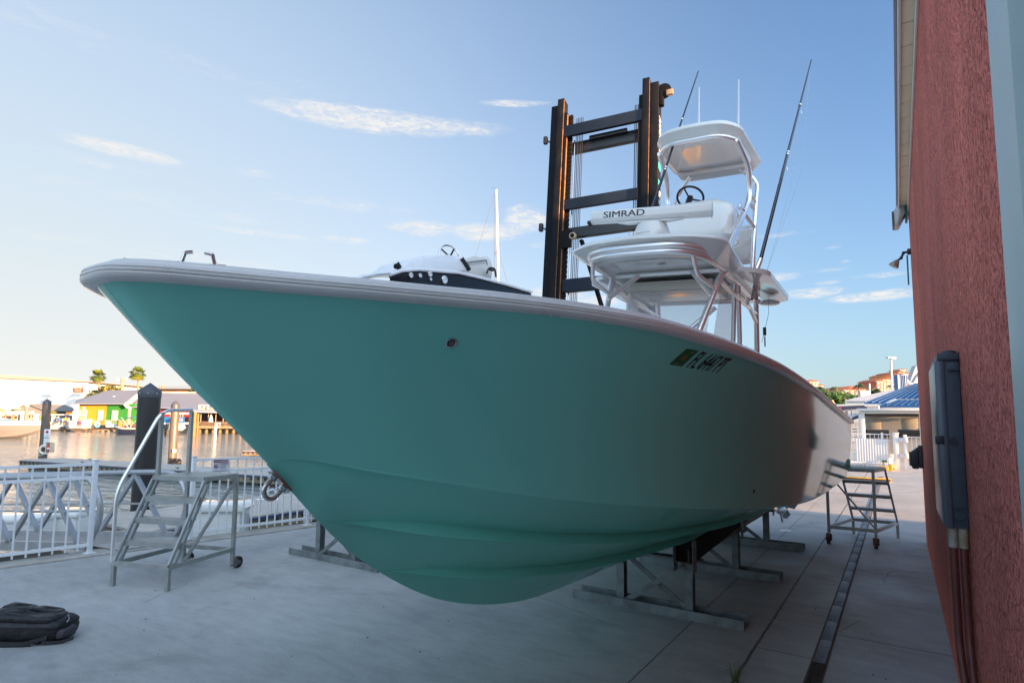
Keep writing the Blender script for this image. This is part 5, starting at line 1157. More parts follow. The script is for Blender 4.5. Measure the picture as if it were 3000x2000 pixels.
# dock box, pool ladder, hose stand on the near dock
c0 = at(650, 1478, 10.6); DBX = thing('dock_box', 'white fibreglass dock box behind the white fence', 'dock box', (c0.x, c0.y, -.48), TH + .12)
b = MB(); b.bx((-.42, -.28, .02), (.42, .28, .48), .03); b.build('body', white_gel, DBX); b = MB(); b.prism([(-.47, -.33, .46), (.47, -.33, .46), (.47, -.33, .53), (.40, -.33, .60), (-.40, -.33, .60), (-.47, -.33, .53)], (0, .66, 0), .025); b.build('lid', white_gel, DBX)
b = MB().use(black_pl)
for x in (-.2, .2): b.sphere((x, -.335, .45), .012, 5)
b.build('fasteners', None, DBX)
c0 = gz(775, 1502, -.48); PLD = thing('dock_ladder', 'looped stainless ladder rail on the edge of the pale near dock', 'ladder', c0, TH)
for x in (-.02, .35): b = MB(); b.tube(bend([(x, -.15, 0), (x - .03, -.15, .42), (x + .16, .2, .55), (x + .16, .25, -.3)], .15), .018, 10); b.build('rail', alu_pipe, PLD)
b = MB(); b.tube(bend([(-.2, 0, 0), (-.2, 0, .3), (.15, 0, .32), (.15, 0, 0)], .03), .012, 8); b.build('grab_frame', alu_pipe, PLD)
# small white tenders under the gangway
for k, (px, py, D) in enumerate(((30, 1655, 9.6), (170, 1640, 10.2))):
    c = at(px, py, D); b = MB(); b.bx((-.55, -.35, -.25), (.5, .35, .25), .08); b.bx((-.57, -.37, .2), (.52, .37, .29), .03); o = b.build('dock_box', white_gel); o.location = (c.x - .5, c.y + .2, -.36); o.rotation_euler = (0, 0, TH); tag(o, ['white dock box low under the left end of the picket fence', 'white dock box low under the near end of the gangway'][k], 'dock box')
b = MB(); b.prism([(-13.5, -3, -.62), (-9.0, -3, -.62), (-8.9, 4.2, -.62), (-12.4, 4.2, -.62)], (0, 0, -.2)); o = b.build('dock_float', float_m); tag(o, 'low dark float under the gangway carrying white dock boxes', 'float')
# ================================================================ FAR SHORE (left)
class Fr:
    """a thing turned like the camera; p() gives its local points from photo points at a depth"""
    def __init__(s, name, label, cat, px, py, D, group=None, square=False):
        s.sq = square; s.o = ay(px, py, D) if square else at(px, py, D); s.D = D; s.t = thing(name, label, cat, s.o, 0 if square else TH, group)
    def p(s, px, py, d=0.0): return ay(px, py, s.D + d) - s.o if s.sq else loc(at(px, py, s.D + d) - s.o)
    def quad(s, b, px0, py0, px1, py1, d0, d1, bev=0):
        A_, B_ = s.p(px0, py1, d0), s.p(px1, py0, d0); b.bx((A_.x, A_.y, A_.z), (B_.x, A_.y + (d1 - d0), B_.z), bev); return b
def far_m(n, c, **k): return mat(n, c, k.pop('rough', .6), **k)
clap = lambda n, c: mat(n, c, .65, var=.06, vs=.5, bump=.6, bs=3.2, stretch=(1, .05, .02))
# big white boat barn
f = Fr('white_warehouse', 'huge white sunlit warehouse with grey roof edge at the far left shore', 'building', 100, 1250, 150); b = MB()
A_, B_ = f.p(-400, 1250), f.p(256, 1118); q = [f.p(-400, 1240), f.p(256, 1240), f.p(256, 1118), f.p(150, 1113), f.p(0, 1106), f.p(-400, 1090)]
b.prism(q, (0, 30, 0)); b.build('wall', mat('sunlit_white_wall', (.78, .77, .74), .6, var=.02, vs=.1, bump=.3, bs=2, stretch=(1, 1, .02)), f.t)
b = MB(); q = [f.p(-400, 1088, -1), f.p(0, 1107, -1), f.p(150, 1114, -1), f.p(275, 1119, -1), f.p(275, 1117.5, -1), f.p(150, 1106, -1), f.p(0, 1097, -1), f.p(-400, 1070, -1)]; b.prism(q, (0, 31, 0)); b.build('roof', mat('warehouse_roof', (.30, .26, .24), .6), f.t)
b = MB(); f.quad(b, 246.5, 1127, 248, 1165, -.4, -.1); b.build('downpipe', far_m('downpipe', (.45, .4, .38)), f.t)
b = MB().use(mat('sign_brown', (.12, .05, .03), .5)); f.quad(b, 213.5, 1134, 242, 1149, -.35, -.1); b.build('sign_board', None, f.t)
q0 = f.p(228, 1141.7, -.45); sc = f.D / FPX
for (txt, dy, sz, w_) in (('APPROVED', -1.0, 4.6, 25), ('YACHTS', -5.2, 2.9, 17), ('239-403-1900', -9.0, 3.3, 21)):
    vs_, _f = text_mesh(txt, size=sz * sc); W_ = max(v[0] for v in vs_); kx = w_ * sc / W_
    lettering('sign_lettering', txt, lambda x, y, dy=dy, W_=W_, kx=kx: q0 + Vector((x * kx - W_ * kx / 2, 0, (dy + 4.0) * sc + y)), mat('sign_cream', (.7, .65, .55), .5), f.t, size=sz * sc)
# yellow and green boathouse
D0 = 108
f = Fr('boathouse', 'yellow and green clapboard boathouse with grey metal hip roof', 'building', 300, 1248, D0)
ym, gm_, bm_, rm_ = clap('yellow_boards', (.36, .20, .012)), clap('green_boards', (.015, .15, .02)), clap('blue_boards', (.04, .17, .30)), clap('red_boards', (.20, .014, .014))
b = MB(); f.quad(b, 227, 1182, 309, 1250, 0, 11); b.build('wall', ym, f.t); b = MB(); f.quad(b, 309.01, 1182, 379, 1250, 0, 11); b.build('wall', gm_, f.t)
b = MB(); R_ = mat('silver_metal_roof', (.24, .25, .29), .45, .35, bump=.8, bs=2.2, stretch=(1, .02, .02))
e0, e1, e2 = f.p(217, 1184, -1), f.p(362, 1184, -1), f.p(392, 1171, -1); r0, r1 = f.p(312, 1146, 9), f.p(414, 1143.5, 9)
b.prism([e0, e1, r1, r0], (0, .0, .18)); b.prism([e0, r0, f.p(300, 1160, 14), f.p(225, 1170, 14)], (0, 0, .1)); b.build('roof', R_, f.t)
b = MB(); b.prism([e1 + Vector((0, -.05, -.1)), r1 + Vector((0, -.05, -.1)), r1 + Vector((0, -.05, -.75)), e1 + Vector((.6, -.05, -.65))], (0, .3, 0)); b.build('gable_trim', far_m('trim_white', (.50, .49, .46)), f.t)
wf = far_m('trim_white', (.50, .49, .46)); pane = mat('window_glass', (.20, .22, .25), .15)
def window(f, px0, py0, px1, py1, par, nx=2, ny=3, pm=None):
    b = MB(); f.quad(b, px0, py0, px1, py1, -.14, -.01); o = b.build('window', wf, par)
    A_, B_ = f.p(px0 + 1.6, py1 - 1.6, -.17), f.p(px1 - 1.6, py0 + 1.6, -.17); b = MB().use(pm or pane); b.bx((A_.x, A_.y, A_.z), (B_.x, A_.y + .02, B_.z)); b.use(wf)
    for k in range(1, nx): x = lerp(A_.x, B_.x, k / nx); b.bx((x - .03, A_.y - .02, A_.z), (x + .03, A_.y - .002, B_.z))
    for k in range(1, ny): z = lerp(A_.z, B_.z, k / ny); b.bx((A_.x, A_.y - .018, z - .03), (B_.x, A_.y - .004, z + .03))
    b.build('pane', None, o)
window(f, 228, 1200, 252, 1233, f.t, 2, 5); window(f, 285, 1202, 300, 1232, f.t, 1, 1, mat('door_grey', (.40, .38, .38), .5)); window(f, 326, 1202, 343, 1232, f.t, 4, 5)
b = MB(); A_ = f.p(334, 1167, 4); b.lathe([(.15, -.6), (.15, .3), (.25, .35), (.25, .5)], A_, 8); b.build('roof_vent', wf, f.t)
# long red and blue building
f = Fr('dock_house', 'long blue and red dockside building under a wide grey metal roof', 'building', 480, 1248, D0 + 2)
b = MB(); f.quad(b, 382, 1192, 412, 1250, 0, 12); b.build('wall', bm_, f.t); b = MB(); f.quad(b, 412.01, 1192, 425, 1250, 0, 12); b.build('wall', far_m('beige_boards', (.5, .42, .3)), f.t); b = MB(); f.quad(b, 425.01, 1195, 640, 1250, 0, 12); b.build('wall', rm_, f.t)
b = MB(); b.prism([f.p(354, 1193.5, -1.2), f.p(414, 1194.5, -1.2), f.p(560, 1198, -1.2), f.p(660, 1200, -1.2), f.p(650, 1156, 9), f.p(470, 1151, 9), f.p(412, 1168, 5)], (0, 0, .16)); b.build('roof', R_, f.t)
b = MB()
for k in range(60): 
    x = f.p(470 + 2.9 * k, 1150.6, 9); b.bx((x.x, x.y - .1, x.z), (x.x + .12, x.y + .1, x.z + .22))
b.build('ridge_cap', far_m('trim_white', (.50, .49, .46)), f.t)
window(f, 386, 1205, 396, 1222, f.t, 1, 2); window(f, 412, 1200, 420, 1216, f.t, 1, 1)
# brown building behind
f = Fr('brown_building', 'low dark brown flat-roofed building behind the grey roofs', 'building', 500, 1200, 150); b = MB(); f.quad(b, 412, 1139, 580, 1200, 0, 12); b.build('wall', mat('brown_shingle', (.10, .055, .03), .8, col2=(.24, .13, .06), vs=.25, c2at=.55), f.t); b = MB(); f.quad(b, 408, 1138, 576, 1140, -.6, 12); b.build('roof', far_m('dark_roof_edge', (.08, .07, .07)), f.t)
# restaurant
f = Fr('dock_restaurant', 'open-fronted waterside restaurant with flat awning roof and deck posts', 'building', 630, 1250, 98)
b = MB(); b.prism([f.p(553, 1207, -4), f.p(780, 1213, -4), f.p(760, 1196, 4), f.p(566, 1195, 4)], (0, 0, .12)); b.build('roof', mat('restaurant_roof', (.42, .41, .42), .5, .2), f.t)
b = MB(); f.quad(b, 575, 1204, 780, 1250, 2, 6); b.build('wall', mat('dark_interior', (.05, .02, .018), .8, var=.4, vs=1), f.t)
for k in range(6): b = MB(); px = 586 + 22 * k; f.quad(b, px, 1207, px + 1.4, 1249, -3, -2.9); b.build('post', far_m('post_grey', (.35, .32, .3)), f.t)
b = MB(); f.quad(b, 556, 1249, 800, 1254, -4.2, 2); b.build('deck', fasc, f.t); 
b = MB()
for k in range(64): px = 557 + 3.4 * k; f.quad(b, px, 1238, px + (1.3 if k % 5 else 2.6), 1250, -4.0, -3.9)
f.quad(b, 556, 1237, 800, 1239, -4.1, -3.85); b.build('railing', mat('weathered_rail', (.13, .09, .07), .8, var=.3, vs=2), f.t)
b = MB()
for k in range(12): f.quad(b, 562 + 20 * k, 1254, 565 + 20 * k, 1268, -3.5, -3.2)
b.build('stilts', fasc, f.t)
b = MB(); f.quad(b, 655, 1241, 668, 1250, -3.8, -3.75); f.quad(b, 672, 1242, 684, 1250, -3.8, -3.75); b.build('deck_panel', far_m('pale_blue_panel', (.5, .58, .65)), f.t)
for k, (x0, x1) in enumerate(((581, 597), (605, 622))):
    f = Fr('air_conditioner', ['boxy rooftop air conditioner on the restaurant, left one', 'boxy rooftop air conditioner on the restaurant, right one'][k], 'air conditioner', x0 + 8, 1196, 98, group='rooftop air conditioners'); b = MB(); f.quad(b, x0, 1185, x1, 1197.5, 0, 1, .05); b.build('casing', far_m('ac_cream', (.55, .50, .42)), f.t); b = MB(); f.quad(b, x0 + 7, 1187, x1 - 1.5, 1195.5, -.06, -.01); b.build('grille', far_m('ac_dark', (.12, .13, .15)), f.t)
f = Fr('patio_umbrella', 'folded teal and white striped umbrella on the restaurant deck', 'umbrella', 617, 1240, 95); b = MB().use(mat('umbrella_teal', (.05, .30, .33), .6, col2=(.6, .6, .5), vs=1.2, c2at=.5)); q = f.p(617, 1240); tz = f.p(617, 1213).z
b.lathe([(.38, .2), (.30, .8), (.16, tz - .2), (.02, tz)], q, 10); b.use(wf); b.lathe([(.04, -.4), (.04, .2)], q, 6); b.build('canopy', None, f.t)
# palms with fan leaves
palm_trunk = mat('palm_trunk', (.26, .17, .10), .8, var=.2, vs=3, bump=.4); frond_l = mat('fan_frond_light', (.14, .17, .02), .55, var=.3, vs=.8); frond_d = mat('fan_frond_dark', (.05, .10, .015), .6, var=.3, vs=.8); skirt = mat('dead_frond', (.30, .19, .08), .8, var=.3, vs=1)
def fan_palm(label, px, py_top, py_c, py_b, D, rpx, seed):
    f = Fr('palm_tree', label, 'palm', px, py_b, D, group='tall fan palms'); rnd = random.Random(seed); c = f.p(px, py_c); R = rpx / FPX * D * 1.25
    b = MB(); b.tube([(0, 0, -4), (c.x * .3, 0, c.z * .5), (c.x, 0, c.z)], [R * .13, R * .11, R * .12], 10); b.build('trunk', palm_trunk, f.t)
    def leaf(b, d_, L_, drop):
        d_ = d_.normalized(); st0 = c; e = c + d_ * L_ * .55 + Vector((0, 0, -drop * .2)); b.tube([c, e], R * .012, 3, cap=False)
        s = d_.cross(Vector((0, 0, 1))); s = s.normalized() if s.length > .01 else Vector((1, 0, 0)); n = s.cross(d_)
        for k in range(-8, 9):
            a = k * .19; dd = (d_ * cos(a) + s * sin(a)); tipp = e + dd * L_ * .52 + Vector((0, 0, -drop * (.55 + .3 * abs(k) / 8))); m_ = e + dd * L_ * .30 + n * .02 * L_ - Vector((0, 0, drop * .12)); w_ = dd.cross(n).normalized() * L_ * .035
            v = [b.v(e), b.v(m_ + w_), b.v(tipp), b.v(m_ - w_)]; b.face(v, False)
    bl, bd_, bs_k = MB(), MB(), MB()
    for i in range(70):
        a = rnd.uniform(0, 2 * pi); el = rnd.uniform(-.75, 1.4); d_ = Vector((cos(a) * cos(el), sin(a) * cos(el), sin(el))); leaf(bl if rnd.random() < .6 else bd_, d_, R * rnd.uniform(.85, 1.1), R * (.14 + .14 * (el < .2)))
    for i in range(26):
        a = rnd.uniform(0, 2 * pi); d_ = Vector((cos(a) * .62, sin(a) * .62, -.75)); leaf(bs_k, d_, R * rnd.uniform(.6, .95), R * .25)
    bl.build('crown', frond_l, f.t, recalc=False); bd_.build('inner_fronds', frond_d, f.t, recalc=False); bs_k.build('dead_skirt', skirt, f.t, recalc=False)
fan_palm('tall fan palm with dead skirt beside the white warehouse', 287, 1080, 1101, 1165, 128, 17, 5)
fan_palm('tall fan palm with dead skirt rising above the green boathouse roof', 403, 1072, 1094, 1146, 126, 18, 9)
# broad trees
leafm = [mat('leaf_olive', (.13, .14, .025), .6, var=.4, vs=.6), mat('leaf_dark', (.035, .06, .014), .6, var=.4, vs=.6), mat('leaf_yellow', (.25, .22, .035), .6, var=.3, vs=.6)]
green3 = [mat('leaf_mid_green', (.05, .12, .018), .55, var=.4, vs=.6), mat('leaf_deep_green', (.02, .055, .014), .6, var=.4, vs=.6), mat('leaf_bright_green', (.12, .20, .03), .55, var=.3, vs=.6)]
def crown(par, lobes, n, size, mats, seed=1, name='crown'):
    rnd = random.Random(seed); b = MB(); 
    for m_ in mats: b.use(m_)
    tot = sum(l[1].x * l[1].z for l in lobes)
    for c, r in lobes:
        k = int(n * r.x * r.z / tot)
        clumps = []
        for _ in range(max(4, k // 45)):
            u = Vector((rnd.gauss(0, 1), rnd.gauss(0, 1), rnd.gauss(0, 1))).normalized() * rnd.uniform(.45, 1.0) ; clumps.append(Vector((c.x + u.x * r.x, c.y + u.y * r.y, c.z + u.z * r.z)))
        for cl_ in clumps:
            b.mi = rnd.choices(range(len(mats)), (5, 3, 2)[:len(mats)])[0]; cr_ = rnd.uniform(.12, .3)
            for _ in range(45):
                q = cl_ + Vector((rnd.gauss(0, cr_ * r.x), rnd.gauss(0, cr_ * r.y), rnd.gauss(0, cr_ * r.z * .8))); d1 = Vector((rnd.gauss(0, 1), rnd.gauss(0, 1), rnd.gauss(0, .6))).normalized(); d2 = d1.orthogonal().normalized(); s_ = size * rnd.uniform(.6, 1.3)
                b.face([b.v(q - d1 * s_), b.v(q + d2 * s_ * .45), b.v(q + d1 * s_), b.v(q - d2 * s_ * .45)], False)
    return b.build(name, None, par, recalc=False)
def tree(name, label, D, base, lobes, n, size, mats, seed, group=None, cat='tree'):
    f = Fr(name, label, cat, base[0], base[1], D, group); sc = D / FPX; L_ = []
    for (px, py, rx, ry) in lobes: L_.append((f.p(px, py), Vector((rx * sc, rx * sc * .8, ry * sc))))
    crown(f.t, L_, n, size, mats, seed); b = MB()
    b.tube([(0, 0, -1), (0, 0, L_[0][0].z * .5), L_[0][0]], [.35, .28, .15], 8)
    for c, r in L_[1:3]: b.tube([(0, 0, L_[0][0].z * .4), c], [.2, .08], 6)
    b.build('trunk', palm_trunk, f.t); return f
tree('broad_tree', 'yellow-green tree crown showing between the fan palms over the boathouse roof', 130, (310, 1165), [(320, 1140, 28, 9), (290, 1150, 20, 9), (345, 1143, 16, 7)], 2600, .30, leafm, 21)
tree('broad_tree', 'low bushy green tree between the white warehouse and the boathouse', 126, (275, 1170), [(270, 1162, 20, 10), (258, 1168, 10, 10)], 1500, .28, leafm, 22)
tree('broad_tree', 'yellowish bare-topped tree behind the brown building beside the teal bow', 140, (575, 1165), [(575, 1146, 16, 9), (566, 1140, 8, 8)], 900, .28, leafm, 23)
# utility poles
wood = mat('pole_wood', (.28, .20, .13), .8, var=.2, vs=4); lampm = mat('lamp_grey', (.3, .28, .26), .5)
f = Fr('utility_pole', 'wooden pole with two floodlights on arms between the fan palms', 'pole', 358, 1150, 120); b = MB(); b.tube([f.p(358, 1150), f.p(358.5, 1107)], .28, 8); b.build('shaft', wood, f.t)
for px in (347, 371): b = MB(); b.tube([f.p(358.5, 1118), f.p(px, 1115)], .07, 6); b.box(f.p(px - 1, 1112), (.55, .5, .6), .4, .05); b.build('floodlight', lampm, f.t)
f = Fr('utility_pole', 'thin far utility pole with crossarms beside the thick black piling', 'pole', 475, 1150, 160); b = MB(); b.tube([f.p(475, 1150), f.p(475, 1128)], .2, 6); b.build('shaft', wood, f.t); b = MB(); b.bar(f.p(463, 1132), f.p(484, 1129), .15); b.bar(f.p(465, 1136), f.p(483, 1133), .12); b.build('crossarm', wood, f.t)
wire = mat('dark_wire', (.08, .08, .08), .6); b = MB()
for dy in (0, 2.2): b.tube([at(256, 1128 + dy, 140), at(320, 1132 + dy, 140), at(400, 1135 + dy, 148), at(475, 1133 + dy, 158), at(560, 1131 + dy, 170)], .03, 4)
o = b.build('overhead_wires', wire); tag(o, 'thin overhead wires strung past the wooden poles', 'wires')
# concrete and timber piles at the far shore
pcm, pcp = mat('concrete_pile', (.28, .24, .20), .7, var=.12, vs=2), mat('pile_cap_white', (.75, .74, .72), .5); pgm = mat('grey_pile', (.14, .135, .14), .7, var=.1, vs=2)
lab = ['grey concrete pile with white cone cap in front of the grey gabled shed', 'tan concrete pile with cone cap at the yellow boathouse corner', 'tan concrete pile before the yellow boathouse wall', 'tan concrete pile with cone cap before the green and blue walls']
for k, (px, t_, c_, D, r_, m_) in enumerate(((80, 1183, 1187, 92, 5.0, pgm), (222, 1188, 1194, 100, 4.6, pcm), (246, 1191, 1193, 101, 3.4, pcm), (380, 1190, 1194, 96, 4.2, pcm))): piling2('piling', lab[k], px, t_, c_, D, r_, m_, pcp, group='concrete piles at the far shore')
wpm = mat('timber_pile', (.22, .13, .045), .8, var=.3, vs=3, bump=.3, stretch=(4, 4, .4)); wpd = mat('mossy_pile', (.17, .18, .12), .8, var=.3, vs=3); cone = mat('brown_cone', (.16, .10, .08), .6)
lab = ['grey-green timber pile, leftmost of the cluster of three by the restaurant', 'thick yellow timber pile in the middle of the cluster of three', 'thin yellow timber pile, right of the cluster of three']
for k, (px, t_, D, r_, m_) in enumerate(((562, 1209, 80, 3.4, wpd), (572, 1208, 79, 4.4, wpm), (581, 1211, 80, 2.9, wpm))): piling2('timber_pile', lab[k], px, t_, t_ + 1, D, r_, m_, m_, group='cluster of timber piles')
lab = ['short timber stump at the far left shore nearest the little palm', 'short timber stump before the white van door', 'short timber stump before the white van rear', 'dark green stump between the grey shed and the truck', 'brown stump just left of the black piling', 'thin dark stump hard against the left black piling']
for k, (px, t_, D, r_, m_) in enumerate(((17, 1211, 96, 2.6, wpm), (40, 1212, 94, 3.4, wpm), (56.5, 1213, 95, 2.6, wpm), (92, 1211, 96, 2.8, wpd), (119, 1212, 96, 2.6, wpm), (125, 1197, 98, 1.6, wpd))): piling2('timber_stump', lab[k], px, t_, t_ + 2, D, r_, m_, cone, group='short timber stumps at the far left')
f = Fr('white_post_frame', 'white inverted L-shaped boat-lift post standing in the water by the deck', 'post', 631, 1280, 82); b = MB(); b.bar(f.p(629, 1290), f.p(633, 1240), .3); b.bar(f.p(631, 1239.5), f.p(646, 1239), .14); b.bar(f.p(645, 1240), f.p(641, 1252), .1); b.build('frame', wf, f.t)
# timber pier
f = Fr('timber_pier', 'low timber pier in front of the yellow boathouse', 'pier', 270, 1258, 97); b = MB(); b.prism([f.p(206, 1260, -2), f.p(222, 1264, -3), f.p(286, 1259, 2), f.p(340, 1256, 4), f.p(376, 1254, 4), f.p(376, 1252, 8), f.p(206, 1254, 5)], (0, 0, -.35)); b.build('deck', mat('pier_timber', (.17, .115, .075), .8, var=.3, vs=1.5), f.t); b = MB()
for k in range(8): px = 212 + 17 * k; f.quad(b, px, 1260, px + 3, 1270, -1, -.6)
b.build('legs', fasc, f.t)
b = MB()
for k in range(26): px = 275 + 3.2 * k; f.quad(b, px, 1231, px + .5, 1252, 6, 6.05)
f.quad(b, 275, 1230.5, 356, 1231.5, 6, 6.1); b.build('railing', far_m('rail_grey', (.3, .28, .25)), f.t)
f = Fr('blue_ring', 'light blue ring leaning on the pier before the yellow wall', 'ring', 285, 1243, 99); b = MB(); R_2 = 7 / FPX * 99; b.tube([(R_2 * .8 * cos(k * pi / 12), 0, R_2 * sin(k * pi / 12)) for k in range(24)], .15, 8, closed=True); b.build('ring', mat('ring_blue', (.12, .48, .60), .5), f.t)
f = Fr('hose_hoop', 'pale yellow hoop of hose standing on the pier', 'hose', 264, 1240, 100); b = MB(); b.tube([(.55 * cos(k * pi / 12), .1 * sin(k), .75 * sin(k * pi / 12)) for k in range(24)], .05, 6, closed=True); b.build('hoop', mat('hose_cream', (.7, .58, .32), .6), f.t)
for k, (x0, x1, y0, y1, m_, lb, nm, ct) in enumerate(((312, 341, 1241, 1251, wf, 'long white dock box under the green wall window', 'dock_box', 'dock box'), (309, 316, 1234, 1250, wf, 'upright white pedestal at the end of the long dock box', 'dock_pedestal', 'pedestal'), (342, 356, 1231, 1252, mat('crate_yellow', (.30, .19, .05), .6), 'yellow wooden crate, the left one below the green wall', 'crate', 'crate'), (358, 377, 1232, 1252, mat('crate_yellow', (.30, .19, .05), .6), 'yellow wooden crate, the right one below the green wall', 'crate', 'crate'))):
    f = Fr(nm, lb, ct, (x0 + x1) / 2, y1, 99); b = MB(); f.quad(b, x0, y0 + 2, x1, y1, 0, .9, .03); b.build('body', m_, f.t); b = MB(); f.quad(b, x0 - .6, y0, x1 + .6, y0 + 1.9, -.06, .96, .03); b.build('lid', m_, f.t)
# ---------------- boats
navyh = mat('navy_hull', (.012, .016, .04), .2, coat=.5); boatw = mat('boat_white', (.46, .45, .43), .3, var=.03)
def boat_hull(b, L_, Wd, Hh, bow=1, sheer=.2, z0=-.25, n=12):
    rows = []
    for i in range(n + 1):
        u = i / n; x = L_ * (u - .5) * bow; w = Wd / 2 * (1 - max(0, (u - .45) / .55) ** 2.2 * .97); zs = Hh + sheer * u * u; k = z0 + .55 * (Hh) * max(0, (u - .7) / .3) ** 2
        rows.append([(x, -w, zs), (x, -w * .93, lerp(k, zs, .5)), (x, -w * .7, lerp(k, zs, .15)), (x, 0, k), (x, w * .7, lerp(k, zs, .15)), (x, w * .93, lerp(k, zs, .5)), (x, w, zs)])
    V = b.grid(rows); b.face(V[0]); b.grid([[Vector(r[0]) + Vector((0, .05, -.06)), Vector(r[-1]) + Vector((0, -.05, -.06))] for r in rows])
def motor(par, x, y, z, s=1.0, m=None, col=None):
    b = MB(); b.bx((x - .28 * s, y - .2 * s, z), (x + .28 * s, y + .2 * s, z + .55 * s), .1 * s); b.bx((x - .09 * s, y - .07 * s, z - .8 * s), (x + .12 * s, y + .07 * s, z), .02); return b.build('outboard_motor', col or black_pl, par)
D = 66; f = Fr('motor_yacht', 'white sport yacht moored at the far left edge', 'boat', 20, 1283, D); b = MB().use(mat('yacht_hull_shade', (.15, .145, .14), .3, coat=.3)); L_ = 14  # the white hull's shaded side is put into this grey
rows = []
for i in range(15):
    u = i / 14; x = f.p(-330, 1280).x + (f.p(124, 1250).x - f.p(-330, 1280).x) * u; w = 2.0 * (1 - max(0, (u - .5) / .5) ** 2.2); zs = lerp(f.p(0, 1247).z, f.p(124, 1246).z, u) + .05; k = -.2 + (1.2) * max(0, (u - .78) / .22) ** 1.8; y = 0
    rows.append([(x, -w, zs), (x, -w * .92, lerp(k, zs, .62)), (x, -w * .90, lerp(k, zs, .6)), (x, -w * .7, lerp(k, zs, .2)), (x, 0, k), (x, w * .9, lerp(k, zs, .5)), (x, w, zs)])
b.grid(rows); b.build('hull', None, f.t)
b = MB(); rows2 = [[Vector(r[0]), Vector((r[0][0] - .2, r[0][1] * .85, r[0][2] + .42)), Vector((r[0][0] - .3, 0, r[0][2] + .52)), Vector((r[-1][0] - .2, r[-1][1] * .85, r[-1][2] + .42)), Vector(r[-1])] for r in rows]; b.grid(rows2); b.build('deck', boatw, f.t)
b = MB(); z_ = f.p(0, 1243).z; b.prism([(f.p(-60, 1240).x, -1.2, z_), (f.p(28, 1243).x, -1.2, z_ + .05), (f.p(-4, 1226).x, -.9, f.p(0, 1226).z), (f.p(-60, 1218).x, -.9, f.p(0, 1222).z)], (0, 2.2, 0), .03); b.build('windscreen', mat('tinted_glass', (.16, .30, .38), .08, coat=.4), f.t)
b = MB(); q_ = [Vector((r[0][0], r[0][1] - .02, r[0][2] + .02)) for r in rows]; b.tube(q_, .05, 6); b.build('rub_rail', boatw, f.t)
# deck boat
f = Fr('deck_boat', 'dark navy and white deck boat with a blue bimini by the green wall', 'boat', 374, 1272, 84); b = MB(); boat_hull(b, 3.6, 1.9, .62, -1, .15); o = b.build('hull', navyh, f.t); b = MB(); boat_hull(b, 3.7, 1.96, .95, -1, .15, .62); b.build('deck', boatw, f.t)
b = MB(); b.grid([[(x, y, 2.55 - .12 * ((x - .8) / 1.3) ** 2 - .1 * (y / .9) ** 2) for x in (-.6, 0, .6, 1.2, 1.8, 2.2)] for y in (-.9, -.45, 0, .45, .9)]); b.build('bimini', mat('bimini_blue', (.05, .20, .36), .6), f.t, recalc=False)
b = MB()
for y in (-.85, .85): b.tube([(.7, y, .9), (-.5, y, 2.45)], .03, 6); b.tube([(.7, y, .9), (1.9, y, 2.4)], .03, 6); b.tube([(.7, y, .9), (-.9, y, 2.1), (-.55, y, 2.45)], .02, 6)
b.build('bimini_frame', alu_pipe, f.t)
b = MB(); b.bx((.9, -.7, 1.0), (1.4, .7, 1.5), .1); b.bx((-.3, -.6, .95), (.1, .2, 1.3), .1); b.build('seats', mat('seat_dark', (.10, .05, .06), .6), f.t)
# pontoon boat
f = Fr('pontoon_boat', 'blue-sided pontoon boat with white canopy behind the slim piling', 'boat', 510, 1274, 84); b = MB(); f.quad(b, 479, 1221, 540, 1237, 0, .08); f.quad(b, 479, 1221, 540, 1237, 2.3, 2.4); b.build('side_panel', mat('pontoon_blue', (.012, .10, .27), .4), f.t)
b = MB(); f.quad(b, 479, 1237, 540, 1242, 0, 2.4); b.build('deck', boatw, f.t); b = MB(); f.quad(b, 476, 1208, 536, 1213, 0, 2.4, .05); b.build('canopy', boatw, f.t); b = MB()
for px in (479, 497, 527, 534): f.quad(b, px, 1212, px + 1, 1237, .02, .08); f.quad(b, px, 1212, px + 1, 1237, 2.3, 2.36)
b.build('canopy_post', boatw, f.t); b = MB()
for y_ in (.5, 1.9): A_, B_ = f.p(481, 1254, y_), f.p(541, 1254, y_); b.tube([A_, B_ - Vector((.4, 0, 0)), B_ + Vector((.1, 0, .15))], [.38, .38, .1], 12)
f.quad(b, 480, 1242, 540, 1255, .3, .4); b.build('pontoons', mat('pontoon_white', (.62, .6, .52), .4, var=.1, vs=1), f.t); motor(f.t, f.p(485, 1250).x, -.1, f.p(485, 1256).z, 1.2)
q0 = f.p(524, 1233, -.05); lettering('side_lettering', 'SB', lambda x, y: q0 + Vector((x, 0, y)), boatw, f.t, size=.6)
